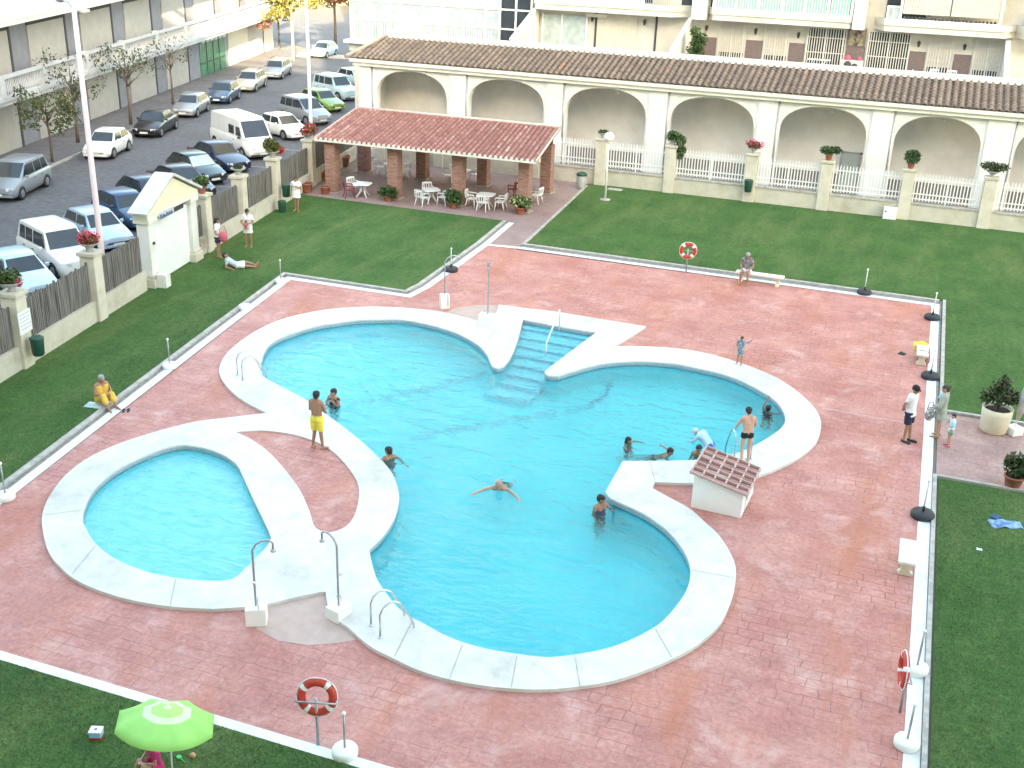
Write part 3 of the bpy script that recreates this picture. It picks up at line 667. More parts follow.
# terrace dividers: sloping top from wall down to the parapet
for x, yt, zt in ((-24.24,70.6,8.42),(-14.3,71.1,8.42),(3.81,71.1,8.35),(-32.2,69.3,7.25)):
    bm = B(); add_prism(bm, [(YR+.25,5.72),(71.1 if x > -30 else 70.2,5.72),(71.1 if x > -30 else 70.2,zt),(yt,zt),(YR+.25,zR+.36)], x-.09, x+.09, 'x'); obj('terrace_divider', bm, render_w, apt, world=True)
    bm = B(); add_obox(bm, (x,(YR+.2+yt)/2,(zR+.40+zt+.04)/2), .26, math.hypot(yt-YR-.2, zt-zR-.36), .07, 0, 0, math.atan2(zt-zR-.36, yt-YR-.2)); obj('divider_coping', bm, white_m, apt, world=True)
# bays with balcony slabs (front at y=70), white railings / green glass / closed shutters above
bays = [(-24.1,-14.15,'solid'),(-12.9,-4.72,'glass'),(-3.0,3.66,'shutter'),(4.6,11,'glass')]
for x0, x1, kind in bays:
    bm = B(); ch = .75
    add_prism(bm, [(x0-.5,71.19),(x0+.1,70.0),(x1-.1,70.0),(x1+.5,71.19)] if kind != 'solid' else [(x0,71.19),(x0,70.0),(x1-1.2,70.0),(x1,71.19)], 8.45, 8.78)
    add_prism(bm, [(x0-.55,71.185),(x0+.04,69.93),(x1-.04,69.93),(x1+.55,71.185)] if kind != 'solid' else [(x0-.06,71.185),(x0-.06,69.93),(x1-1.14,69.93),(x1+.06,71.185)], 8.783, 9.12)
    obj('balcony_slab', bm, render_m, apt, world=True)
    if kind == 'glass':
        n = 6; wd = (x1-x0-.2)/n
        for k in range(n):
            bm = B(); add_box(bm, x0+.1+wd*k+.12, x0+.1+wd*(k+1)-.12, 70.06, 70.09, 9.16, 10.1)
            obj('glass_panel', bm, rail_glass, apt, world=True)
        bm = B()
        for k in range(n+1): add_box(bm, x0+.02+wd*k, x0+.18+wd*k, 70.0, 70.14, 9.123, 10.9 if k % 2 else 10.3)
        add_box(bm, x0+.02, x1-.02, 69.985, 70.15, 10.3, 10.42); add_box(bm, x0+.185, x1-.18, 70.01, 70.12, 9.124, 9.16)
        for k in range(int((x1-x0)/.16)): add_box(bm, x0+.2+.16*k, x0+.225+.16*k, 70.02, 70.05, 9.16, 10.3)
        obj('balcony_railing', bm, white_m, apt, world=True)
    elif kind == 'shutter':
        bm = B(); 
        for k in range(2):
            xa, xb = x0+.95+k*(x1-x0-1.5)/2, x0+.95+(k+1)*(x1-x0-1.5)/2
            for q in range(16): xx = xa+.03+(xb-xa-.06)*q/16; add_box(bm, xx, xx+(xb-xa-.06)/16-.018, 70.1, 70.13, 9.45, 11.6)
        obj('roller_shutter', bm, shutter_m, apt, world=True)
        bm = B()
        for k in range(4):
            xa = x0+1.0+k*(x1-x0-1.6)/4
            for q in range(6): add_sphere(bm, (xa+.12+q*.2, 70.06, 9.24), .075, 8, 6)
        obj('pierced_block', bm, dark_m, apt, world=True)
        bm = B(); add_box(bm, x0+.85, x1-.45, 69.98, 70.16, 9.123, 9.17); add_box(bm, x0+.8, x0+.94, 69.97, 70.17, 9.124, 11.7); add_box(bm, x1-.56, x1-.42, 69.97, 70.17, 9.124, 11.7); add_box(bm, x0+.1, x0+.8, 70.0, 70.1, 9.75, 9.85); add_box(bm, x0+.1, x0+.2, 70.0, 70.1, 9.123, 9.75); add_box(bm, x0+.42, x0+.5, 70.0, 70.1, 9.123, 9.75)
        obj('balcony_frame', bm, white_m, apt, world=True)
        bm = B(); add_box(bm, x0+.21, x0+.41, 70.05, 70.08, 9.13, 9.74); add_box(bm, x0+.51, x0+.79, 70.05, 70.08, 9.13, 9.74); obj('glass_panel', bm, glass_c, apt, world=True)
    else:
        bm = B(); add_box(bm, x0, x1-2.9, 69.95, 70.1, 9.123, 10.1); obj('balcony_parapet', bm, render_w, apt, world=True)
        bm = B()
        for k in range(12): add_box(bm, x1-2.8+.13*k, x1-2.77+.13*k, 70.0, 70.03, 9.123, 9.98)
        add_box(bm, x1-2.88, x1-1.2, 69.98, 70.06, 9.98, 10.06); obj('balcony_railing', bm, galv_m, apt, world=True)
for x0, x1 in ((-14.1,-12.95),(-4.7,-3.75)):
    bm = B(); add_box(bm, x0+.02, x1-.25, 69.85, 71.2, 8.44, 12.0); obj('wall_pier', bm, render_w, apt, world=True)
for fl in range(1, 8):
    z = 8.45 + 3*fl
    bm = B(); add_box(bm, -24.3, 30, 70.0, 71.19, z, z+.3); add_box(bm, -24.3, 30, 69.93, 70.08, z+.302, z+1.35); obj('balcony_slab', bm, render_m, apt, world=True)
    for k in range(13):
        bm = B(); x = -23+4*k; add_box(bm, x, x+2.2, YW0-.05, YW0-.004, z-2.55, z-.3); obj('window', bm, glass_d if (k*fl) % 3 else shutter_m, apt, world=True)
# ground terrace: shutters, folding grilles, brown tile panels and lamps on the wall at y=71.2
YW = 71.2
for x0, x1 in ((-20.3,-17.7),(-16.4,-14.5)):
    bm = B(); add_box(bm, x0, x1, YW-.05, YW-.003, 5.72, 8.4); obj('closed_shutter', bm, shutter_m, apt, world=True)
    bm = B(); add_box(bm, x0-.13, x0-.01, YW-.09, YW-.004, 5.72, 8.42); obj('dark_jamb', bm, dark_m, apt, world=True)
bm = B(); add_box(bm, -23.9, -21.0, YW-.12, YW-.05, 5.72, 8.1); pd = obj('patio_door', bm, glass_c, apt, world=True)
bm = B()
for x in (-23.95,-22.65,-21.0): add_box(bm, x, x+.09, YW-.15, YW-.04, 5.72, 8.15)
obj('patio_door_frame', bm, white_m, apt, world=True)
def grille(x0, x1, dark):
    bm = B(); add_box(bm, x0, x1, YW-.03, YW-.003, 5.72, 8.32); obj('glazed_door', bm, glass_d if dark else shutter_m, apt, world=True)
    if not dark:
        bm = B(); add_box(bm, x0+.05, x1-.05, YW-.05, YW-.032, 5.72, 6.55); obj('door_glass', bm, glass_d, apt, world=True)
    bm = B(); n = int((x1-x0)/.145)
    for k in range(n+1): add_box(bm, x0+(x1-x0-.03)*k/n, x0+(x1-x0-.03)*k/n+(.05 if k % (n//2) else .09), YW-.13, YW-.09, 5.72, 8.32)
    for z in (5.9, 6.9, 7.75, 8.28): add_box(bm, x0, x1, YW-.12, YW-.1, z, z+.045)
    obj('folding_grille', bm, offwhite_m, apt, world=True)
for x0, x1, d in ((-12.5,-10.9,False),(-9.75,-8.3,False),(-7.25,-5.0,True),(-3.75,-1.4,True),(-.35,1.05,False),(2.15,3.6,False)): grille(x0, x1, d)
for x0, x1 in ((-14.1,-12.6),(-10.85,-9.8),(-8.25,-7.3),(-4.95,-3.8),(-1.35,-.4),(1.1,2.1)):
    bm = B(); add_box(bm, x0+.03, x1-.03, YW-.06, YW-.003, 5.72, 7.35); obj('tile_panel', bm, brown_tile, apt, world=True)
def wall_lamp(x, z):
    bm = B(); add_box(bm, x-.05, x+.05, YW-.06, YW-.003, z-.05, z+.2); add_tube(bm, [(x,YW-.05,z+.15),(x,YW-.2,z+.2)], .02, 6)
    add_lathe(bm, [(.05,-.14),(.1,.1),(.11,.12),(.02,.2)], (x,YW-.2,z), 8); obj('wall_lamp', bm, dark_m, apt, world=True)
for x, z in ((-22.0+1.4,7.95),(-17.2,7.95),(-13.3,7.85),(-10.3,7.85),(-7.75,7.8),(-.9,7.75),(1.6,7.75)): wall_lamp(x, z)
bm = B(); add_box(bm, -20.95, -19.6, YW-.3, YW-.2, 8.1, 8.3); obj('awning_box', bm, cornice_m, apt, world=True)
# glazed corner bay on the left, front at y=70.3
bm = B(); add_box(bm, -37.4, -24.36, 70.1, 74, 5.0, 5.5); add_box(bm, -37.6, -32.6, 69.7, 74, 5.502, 5.72); obj('bay_slab', bm, offwhite_m, apt, world=True)
bm = B(); add_box(bm, -37.3, -26.6, 70.42, 70.46, 5.75, 10.9); obj('curtained_glazing', bm, glass_c, apt, world=True)
bm = B(); add_box(bm, -26.5, -24.4, 70.42, 70.46, 5.75, 10.9); obj('dark_glazing', bm, glass_d, apt, world=True)
bm = B(); add_box(bm, -37.36, -37.3, 70.46, 74, 5.75, 10.9); obj('side_glazing', bm, glass_c, apt, world=True)
bm = B()
for x in (-37.36,-36.6,-36.0,-34.4,-33.6,-32.0,-30.6,-29.2,-27.6,-26.6,-25.5,-24.45): add_box(bm, x-.05, x+.06, 70.32, 70.47, 5.722, 10.95)
for z in (5.723,7.0,8.2,9.6,10.9): add_box(bm, -37.38, -24.4, 70.34, 70.475, z, z+.1)
for k in range(60): add_box(bm, -37.2+.17*k, -37.17+.17*k, 70.28, 70.31, 5.73, 6.95)
obj('glazing_bar', bm, white_m, apt, world=True)
bm = B(); add_box(bm, -37.6, -24.3, 70.15, 74, 10.95, 11.4); obj('bay_head', bm, render_w, apt, world=True)
# shrine-like tiled plaque on the pier (a plain framed panel)
bm = B(); add_box(bm, -4.85, -3.95, YW-.09, YW-.003, 7.45, 8.4); wp = obj('wall_plaque', bm, mat('mottled_plaque', (.14,.12,.09), .4, .6, 6., c2=(.42,.36,.25)), apt, world=True)
bm = B(); add_box(bm, -4.92, -3.88, YW-.07, YW-.004, 7.38, 7.45); add_box(bm, -4.92, -4.85, YW-.1, YW-.004, 7.45, 8.45); add_box(bm, -3.95, -3.88, YW-.1, YW-.004, 7.45, 8.45)
o_ = obj('plaque_frame', bm, brown_tile, wp); o_.data.transform(Matrix.Translation(-apt.location))

# ---------------------------------------------------------------- building along the street (left)
gal_m = mat('gallery_white', (.50,.515,.53), .6, .07, 3., stain=(.36,.365,.37), sscale=.9, samt=.5)
RZL = math.atan2(LN.y, LN.x)
sb = thing('street_building', 'long low street building with white balustraded gallery and beige shuttered bays', 'building', tuple(LA), RZL)
def zs(t, z): return z*(1+.0028*t)
def lbox(bm, n0, n1, t0, t1, z0, z1, mi=0):
    vs = add_box(bm, n0, n1, t0, t1, z0, z1, mi)
    for v in vs: v.co.z = zs(v.co.y, v.co.z) if v.co.z > .5 else v.co.z
    return vs
T0, T1 = -30., 56.
bm = B(); lbox(bm, -12, 0, T0, T1, 0, 11.5); obj('wall', bm, grey_m, sb)
per = 7.1
for lvl, (za, zb) in enumerate(((.12,3.1),(3.62,6.75))):
    for k in range(-5, 8):
        ta = 4.95 + per*k; tb = ta + 4.75
        if lvl == 0 and 31 < ta < 42: continue
        if ta < T0 or tb > T1: continue
        bm = B(); lbox(bm, .003, .06, ta, tb, za, zb); obj('shutter_panel', bm, beige_m, sb)
        bm = B(); lbox(bm, .004, .10, tb+.01, tb+.22, za, zb+.3); lbox(bm, .004, .08, ta, tb, zb+.005, zb+.4); obj('painted_shadow', bm, dark_m, sb)  # dark strips standing in for the shadow at each panel's edge and head
bm = B(); lbox(bm, .003, .05, 34.0, 40.6, .12, 2.9); gd = obj('green_shopfront', bm, mat('green_shopfront', (.03,.16,.08), .4, .2, 2., c2=(.06,.24,.13)), sb)
bm = B(); lbox(bm, .052, .10, 34.0, 40.6, 2.65, 3.0)
for k in range(6): add_sphere(bm, (.2, 34.4+k*1.1, zs(36, 2.72)), .34, 10, 6, (.5,1.3,.5))
obj('scalloped_valance', bm, white_m, sb)
bm = B(); lbox(bm, .053, .09, 34.1, 40.5, 1.0, 1.12); lbox(bm, .053, .09, 35.6, 35.7, .12, 2.65); lbox(bm, .053, .09, 37.3, 37.4, .12, 2.65); lbox(bm, .053, .09, 38.9, 39, .12, 2.65); obj('shopfront_bar', bm, dgreen_m, sb)
bm = B(); lbox(bm, .003, .05, 41.6, 55.9, .12, 3.1); obj('pale_wall', bm, mat('sunlit_render', (.62,.56,.44), .8, .06, 1.5), sb)  # sunlit stretch: brightness put into a paler, warmer wall colour
bm = B(); lbox(bm, .0, 1.55, T0, T1, 3.18, 3.42); lbox(bm, .0, 1.65, T0, T1, 3.422, 3.66); obj('gallery_slab', bm, gal_m, sb)
bm = B(); lbox(bm, 1.36, 1.62, T0, T1, 4.62, 4.78); obj('gallery_handrail', bm, gal_m, sb)
posts = [-26.6,-21.6,-16.6,-11.6,-6.6,-1.6,3.4,9.2,14.9,21.0,27.0,33.1,39.3,45.2,51.0]
for t in posts:
    bm = B(); lbox(bm, 1.32, 1.66, t-.22, t+.22, 3.662, 4.86); obj('gallery_post', bm, gal_m, sb)
for ta, tb in zip(posts, posts[1:]):
    bm = B(); n = int((tb-ta-.5)/.2)
    for k in range(n+1):
        t = ta+.32+(tb-ta-.64)*k/n; z0, z1 = zs(t,3.68), zs(t,4.62)
        add_lathe(bm, [(.05,0),(.045,.08),(.075,.3),(.04,.6),(.035,.75),(.055,z1-z0)], (1.49,t,z0), 6)
    lbox(bm, 1.40, 1.58, ta+.23, tb-.23, 3.664, 3.72)
    obj('balustrade', bm, gal_m, sb)
bm = B(); lbox(bm, 0.0, 1.5, T0, T1, 7.28, 7.55); lbox(bm, 1.3, 1.56, T0, T1, 7.552, 8.7); lbox(bm, 1.2, 1.62, T0, T1, 8.702, 8.85); obj('upper_balcony', bm, render_w, sb)
for t in (9.6,24,39): 
    bm = B(); lbox(bm, 1.3, 1.9, t-.5, t+.1, 7.15, 7.3); obj('awning_bracket', bm, gal_m, sb)
bm = B(); lbox(bm, 1.2, 1.35, 46.8, 50.5, 2.9, 3.12); hb = obj('hanging_planter', bm, terra_m, sb)
bm = B(); leaves(bm, [(1.4,47.2+.36*k,zs(48,3.0)-.25*(k%2),.5) for k in range(9)], 500, .13, 5, 0, .3, 3); o_ = obj('trailing_flowers', bm, [leaf_b, fl_pink, leaf_o], hb, recalc=False)

# far buildings and the building the photograph is taken from
far = thing('far_house', 'sunlit yellow house at the far end of the street beyond the trees', 'house', (-86, 160, 0), .3)
bm = B(); add_box(bm, -16, 14, 0, 9, 0, 9); obj('wall', bm, mat('yellow_render', (.62,.52,.28), .8, .06, .8), far)
bm = B(); add_box(bm, -16.4, 14.4, -.5, 9.4, 9.002, 9.5); obj('roof', bm, terra_m, far)
for k in range(6):
    bm = B(); add_box(bm, -14+k*4.6, -12.3+k*4.6, -.06, -.003, 1.2, 3.2); obj('window', bm, glass_d, far)
own = thing('apartment_block', 'tall white apartment block standing behind the viewpoint, shading the pool', 'building', (10, -14, 0))
bm = B(); add_box(bm, -75, -4, -12, 12, 0, 35.0); add_box(bm, -3.98, 90, 6, 12, 0, 52); obj('wall', bm, render_m, own)  # unseen; stepped heights shaped for where sun and shade fall
for k in range(12):
    bm = B(); add_box(bm, -75, 90, 12.003, 12.4, 2.8+3*k, 3.1+3*k); obj('balcony_slab', bm, offwhite_m, own)
# ---------------------------------------------------------------- fences
def planter_bowl(kind, label, loc, group='planters on the fence pillars', s=1., seed=0):
    """stone bowl or clay pot with its planting, standing on a pillar"""
    t = thing('planter', label, 'planter', loc, 0, group)
    rnd = random.Random(seed)
    bm = B()
    if kind == 'clay': add_lathe(bm, [(.12*s,0),(.16*s,.05*s),(.2*s,.3*s),(.22*s,.31*s),(.22*s,.36*s),(.19*s,.36*s),(.18*s,.3*s)], seg=16)
    else: add_lathe(bm, [(.13*s,0),(.14*s,.04*s),(.09*s,.08*s),(.22*s,.2*s),(.33*s,.26*s),(.35*s,.3*s),(.30*s,.3*s),(.28*s,.26*s)], seg=18)
    obj('bowl', bm, terra_m if kind == 'clay' else kerb_m, t)
    zt = (.34 if kind == 'clay' else .28)*s
    return t, zt
def plant(t, cs, n, size, mats, seed, name='foliage'):
    bm = B(); leaves(bm, cs, n, size, seed, 0, .4, len(mats)); return obj(name, bm, mats, t, recalc=False)
pil_m = mat('pillar_render', (.62,.57,.47), .85, .07, 2.5, bump=.1, stain=(.42,.36,.27), sscale=1.1, samt=.6)
base_m = mat('fence_wall_render', (.56,.52,.43), .85, .08, 2., bump=.1, stain=(.36,.30,.20), sscale=.8, samt=.7)
reed_m, nt_, b_, L_ = mat_nodes('reed_screen')
tc = nd(nt_, 'ShaderNodeTexCoord'); mp = nd(nt_, 'ShaderNodeMapping'); mp.inputs['Scale'].default_value = (14,14,.6); L_(tc.outputs['Object'], mp.inputs['Vector'])
n_ = nd(nt_, 'ShaderNodeTexNoise'); n_.inputs['Scale'].default_value = 1.6; n_.inputs['Detail'].default_value = 6; L_(mp.outputs['Vector'], n_.inputs['Vector'])
r_ = nd(nt_, 'ShaderNodeValToRGB'); r_.color_ramp.elements[0].position = .3; r_.color_ramp.elements[1].position = .72; r_.color_ramp.elements[0].color = (.055,.05,.048,1); r_.color_ramp.elements[1].color = (.27,.25,.23,1); L_(n_.outputs['Fac'], r_.inputs['Fac'])
L_(r_.outputs['Color'], b_.inputs['Base Color']); b_.inputs['Roughness'].default_value = .9
sf = thing('street_fence', 'street-side wall of cream pillars filled with dark reed screens', 'fence', tuple(F0), math.atan2(NF.y, NF.x))
# local frame: x = across (towards lawn negative? NF points to the lawn side), y = along
pil_t = [1.55, 6.20, 15.30, 19.15, 23.3, 28.4]
gate_t0, gate_t1 = 10.0, 14.2
def pillar(par, x, y, h, w=.55, world=False):
    bm = B(); add_box(bm, x-w/2, x+w/2, y-w/2, y+w/2, 0, h-.14); p = obj('pillar', bm, pil_m, par, bevel=.02)
    bm = B(); add_box(bm, x-w/2-.07, x+w/2+.07, y-w/2-.07, y+w/2+.07, h-.138, h); obj('capstone', bm, base_m, p, bevel=.02)
for t in pil_t: pillar(sf, -.2, t, 2.55)
spans = [(-8.,1.27),(1.83,5.92),(6.48,gate_t0-.35),(gate_t1+.35,15.02),(15.58,18.87),(19.43,23.02),(23.58,28.12),(28.68,36)]
rnd = random.Random(11)
for a, c in spans:
    bm = B(); add_box(bm, -.36, -.04, a, c, 0, .78); obj('base_wall', bm, base_m, sf)
    bm = B(); n = max(4, int((c-a)/.05))
    for k in range(n):
        y = a+.03+(c-a-.06)*k/n; h = 2.12+rnd.gauss(0,.035)
        vs_ = add_box(bm, -.23+rnd.gauss(0,.01), -.17+rnd.gauss(0,.01), y, y+(c-a)/n*1.02, .785, h)
    obj('reed_screen', bm, reed_m, sf)
# sign on the first pillar
sgn = thing('sign', 'white notice board fixed to the fence pillar above a green bin', 'sign', FP(1.55, .078, 1.55), math.atan2(NF.y, NF.x))
bm = B(); add_box(bm, 0, .03, -.33, .33, -.36, .36); obj('board', bm, white_m, sgn)
bm = B()
rnd = random.Random(4)
for k, y0 in enumerate((.25,.13,.02,-.1,-.22)):
    x = -.26
    while x < .22:
        wd = rnd.uniform(.05,.13); add_box(bm, .03, .034, x, min(x+wd,.27), y0, y0+.03); x += wd+.03
obj('lettering', bm, mat('faded_grey_ink', (.42,.46,.50), .6, .05, 4.), sgn)
# ---- pedimented gate house
gt = thing('gatehouse', 'white gateway with pediment roof and solid white gate in the street fence', 'gate', FP((gate_t0+gate_t1)/2, 0), math.atan2(NF.y, NF.x))
hw = (gate_t1-gate_t0)/2
for s in (-1, 1):
    bm = B(); y = s*(hw-.28)
    add_box(bm, -.46, .05, y-.27, y+.27, .5, 2.55); p = obj('post', bm, render_w, gt, bevel=.02)
    bm = B(); add_box(bm, -.58, .16, y-.37, y+.37, 0, .36); add_box(bm, -.52, .11, y-.32, y+.32, .362, .498); obj('plinth', bm, pil_m, p, bevel=.02)
    bm = B(); add_box(bm, -.54, .13, y-.35, y+.35, 2.552, 2.72); obj('capital', bm, cornice_m, p, bevel=.02)
bm = B(); add_box(bm, -.30, -.12, -hw+.56, hw-.56, .06, 2.5); obj('gate_leaf', bm, white_m, gt)
bm = B(); add_box(bm, -.5, .1, -hw-.1, hw+.1, 2.722, 2.92); obj('lintel', bm, cornice_m, gt)
bm = B(); add_prism(bm, [(-hw-.2,2.922),(hw+.2,2.922),(0,3.95)], -.46, .08, 'x'); obj('pediment', bm, mat('pediment_cream', (.78,.72,.52), .8, .05, 2.), gt)
bm = B(); L_r = math.hypot(hw+.3, 1.1)
for s in (-1,1):
    add_obox(bm, (-.18, s*(hw+.35)/2, 2.95+.58), .80, L_r, .10, 0, 0, -s*math.atan2(1.08, hw+.35))
obj('pediment_roof', bm, mat('grey_slab_roof', (.58,.57,.54), .8, .12, 2., stain=(.36,.36,.35), sscale=1.5), gt)
bm = B(); rnd = random.Random(6)
y = -1.2
while y < -.15:
    hgt = rnd.uniform(.10,.2); add_tube(bm, [(.125,y,2.55),(.125,y+.02,2.55+hgt),(.125,y+.09,2.56+hgt*.6),(.125,y+.12,2.55)], .022, 5); y += rnd.uniform(.13,.2)
obj('sign_lettering', bm, mat('blue_lettering', (.03,.07,.22), .5, .1, 5.), gt)
bm = B(); add_box(bm, .105, .12, -1.25, -.05, 2.52, 2.78); obj('sign_plate', bm, mat('dusty_sign_plate', (.50,.52,.56), .6, .1, 4.), gt)
bm = B(); add_box(bm, -.115, -.09, -.05, 1.2, 2.42, 2.62); obj('gate_gap', bm, dark_m, gt)
bm = B(); add_tube(bm, [(.06,-hw+.26,1.75),(.12,-hw+.26,1.75)], .06, 10); obj('doorbell', bm, dark_m, gt)
bm = B(); add_box(bm, .17, .55, -hw+.05, -hw+.45, 0, .55); obj('meter_box', bm, render_w, gt)
# flower bowls on the street pillars
def fl_loc(t): return FP(t, -.2, 2.552)
t, z = planter_bowl('bowl', 'stone bowl of green plants and pink flowers on the pillar with the white notice', fl_loc(1.55), seed=1)
plant(t, [(0,0,z+.18,.34,.8),(-.15,-.2,z+.2,.25)], 420, .085, [leaf_o, leaf_a], 1); plant(t, [(.1,.25,z+.02,.16),(.25,.05,z,.15)], 70, .06, [fl_pink, fl_red], 2, 'flowers')
t, z = planter_bowl('bowl', 'stone bowl full of red geraniums on the pillar left of the gateway', fl_loc(6.2), seed=2)
plant(t, [(0,0,z+.12,.36,.6)], 300, .075, [leaf_a, leaf_b], 3); plant(t, [(0,0,z+.2,.42,.6)], 330, .06, [fl_red, fl_red, fl_pink], 4, 'flowers')
t, z = planter_bowl('clay', 'clay pot of bright green fern on the pillar right of the gateway', fl_loc(15.3), seed=3)
plant(t, [(0,0,z+.16,.34,.7)], 420, .09, [leaf_a, leaf_a, leaf_o], 5)
t, z = planter_bowl('bowl', 'stone bowl with low pale plants on the pillar before the white van', fl_loc(19.15), seed=4)
plant(t, [(0,0,z+.08,.24,.6)], 160, .07, [leaf_o, leaf_b], 6)
t, z = planter_bowl('bowl', 'stone bowl of tall green grass and red flowers near the thin lamp post', fl_loc(23.3), seed=5)
plant(t, [(0,-.1,z+.3,.38,1.)], 420, .11, [leaf_a, leaf_o, leaf_y], 7); plant(t, [(.1,.42,z+.05,.28),(.2,.6,z-.05,.2)], 220, .07, [fl_red, leaf_r], 8, 'flowers')
t, z = planter_bowl('bowl', 'stone bowl of rust red flowers on the pillar beside the pavilion roof', fl_loc(28.4), seed=6)
plant(t, [(0,0,z+.2,.48,.8)], 420, .09, [fl_red, leaf_r, leaf_o], 9)
# ---- white picket fence in front of the arcade
YF = 60.45
pf = thing('picket_fence', 'long white picket fence on a low cream wall with stone pillars before the arches', 'fence', (-5, YF, 0))
px = [-30.2,-26.4,-20.4,-16.5,-12.55,-8.15,-4.25,-.15,3.76,7.7]
def fpillar(x, h=2.62, w=.6):
    bm = B(); add_box(bm, x-w/2, x+w/2, YF-w/2, YF+w/2, 0, h-.12); p = obj('pillar', bm, pil_m, pf, world=True, bevel=.02)
    bm = B(); add_box(bm, x-w/2-.05, x+w/2+.05, YF-w/2-.05, YF+w/2+.05, h-.118, h); o = obj('capstone', bm, base_m, p, bevel=.015); o.data.transform(Matrix.Translation(-pf.location))
for x in px: fpillar(x)
for a, c in zip(px, px[1:]):
    a += .3; c -= .3
    bm = B(); add_box(bm, a, c, YF-.18, YF+.18, 0, .82); obj('base_wall', bm, base_m, pf, world=True)
    bm = B(); add_box(bm, a, c, YF-.22, YF+.22, .822, .90); obj('wall_coping', bm, kerb_m, pf, world=True)
    if c < -18: 
        bm = B(); add_box(bm, a, c, YF-.1, YF+.1, .902, 1.75); obj('solid_panel', bm, base_m, pf, world=True)
        continue
    bm = B(); n = int((c-a)/.155)
    for k in range(n):
        x = a+.06+(c-a-.12)*k/(n-1); w_ = .03 if k != n//2 else .05
        add_prism(bm, [(x-w_,1.0),(x+w_,1.0),(x+w_,2.34),(x,2.46),(x-w_,2.34)], YF-.015, YF+.015, 'y')
    for z in (1.08, 1.34, 2.12): add_box(bm, a, c, YF-.035, YF-.017, z, z+.06)
    for x in (a+.06, (a+c)/2, c-.06): add_box(bm, x-.03, x+.03, YF+.017, YF+.06, .9, 2.3)
    obj('picket_panel', bm, white_m, pf, world=True)
def fp(x): return (x, YF, 2.622)
t, z = planter_bowl('bowl', 'stone bowl with a low dark plant on the pillar behind the globe lamp', fp(-16.5), s=.95, seed=7)
plant(t, [(0,0,z+.06,.3,.4)], 140, .08, [leaf_b, leaf_o], 11)
t, z = planter_bowl('bowl', 'planter with a lush green bush spilling down its right side on the picket fence', fp(-12.55), s=.9, seed=8)
plant(t, [(0,0,z+.22,.42,.7),(.42,-.1,z+.05,.32),(.55,-.15,z-.45,.26),(.52,-.15,z-.8,.18)], 900, .085, [leaf_a, leaf_a, leaf_b], 12)
t, z = planter_bowl('bowl', 'planter of dark pink flowers on the pillar with the green bin', fp(-8.15), s=.9, seed=9)
plant(t, [(0,0,z+.18,.42,.5)], 240, .08, [leaf_b, leaf_r], 13); plant(t, [(-.15,0,z+.26,.36,.6),(.3,0,z+.2,.25)], 170, .07, [fl_pink, fl_red, fl_pink], 14, 'flowers')
t, z = planter_bowl('clay', 'planter with a flat spreading dark green bush, fifth pillar of the picket fence', fp(-4.25), s=.9, seed=10)
plant(t, [(-.1,0,z+.2,.42,.55),(.32,0,z+.22,.34,.6)], 620, .075, [leaf_b, leaf_b, leaf_a], 15)
t, z = planter_bowl('clay', 'planter with a round clipped dark green bush behind the white meter box', fp(-.15), s=.9, seed=11)
plant(t, [(0,0,z+.28,.42,.9)], 700, .075, [leaf_b, leaf_b, leaf_a], 16)
t, z = planter_bowl('bowl', 'planter with a wide flat dark bush on the rightmost pillar in view', fp(3.76), s=.95, seed=12)
plant(t, [(-.2,0,z+.25,.45,.5),(.3,0,z+.22,.45,.5)], 700, .075, [leaf_b, leaf_b, leaf_o], 17)
# ---------------------------------------------------------------- pavilion (pergola with tiled roof)
pg = thing('pavilion', 'open brick-pillared pavilion with a red tiled roof over the terrace tables', 'pavilion', (-24, 54.5, 0))
brick_m, nt_, b_, L_ = mat_nodes('pillar_brick')
tc = nd(nt_, 'ShaderNodeTexCoord'); sx = nd(nt_, 'ShaderNodeSeparateXYZ'); L_(tc.outputs['Object'], sx.inputs[0]); ad = nd(nt_, 'ShaderNodeMath'); ad.operation = 'ADD'; L_(sx.outputs['X'], ad.inputs[0]); L_(sx.outputs['Y'], ad.inputs[1])
cx = nd(nt_, 'ShaderNodeCombineXYZ'); L_(ad.outputs[0], cx.inputs['X']); L_(sx.outputs['Z'], cx.inputs['Y'])
br = nd(nt_, 'ShaderNodeTexBrick'); br.inputs['Scale'].default_value = 1; br.inputs['Brick Width'].default_value = .26; br.inputs['Row Height'].default_value = .075; br.inputs['Mortar Size'].default_value = .008
br.inputs['Color1'].default_value = (.25,.105,.08,1); br.inputs['Color2'].default_value = (.40,.20,.155,1); br.inputs['Mortar'].default_value = (.36,.28,.23,1); L_(cx.outputs[0], br.inputs['Vector'])
L_(br.outputs['Color'], b_.inputs['Base Color']); b_.inputs['Roughness'].default_value = .85
fr_p = [(-28.75+3.5*k, 51.75+.27*k) for k in range(4)]; bk_p = [(-29.6+3.68*k, 57.0+.0*k) for k in range(4)]
for x, y in fr_p + bk_p:
    bm = B(); add_box(bm, x-.29, x+.29, y-.29, y+.29, 0, 2.62); p = obj('pillar', bm, brick_m, pg, world=True)
    bm = B(); add_box(bm, x-.36, x+.36, y-.36, y+.36, 0, .05); o = obj('footing', bm, kerb_m, p); o.data.transform(Matrix.Translation(-pg.location))
fe = lambda x: 51.15 + .022*(x+30)
c00, c10, c11, c01 = (-29.45,51.2,2.86), (-17.33,51.45,2.86), (-18.12,57.6,3.46), (-30.3,57.6,3.44)
bm = B()
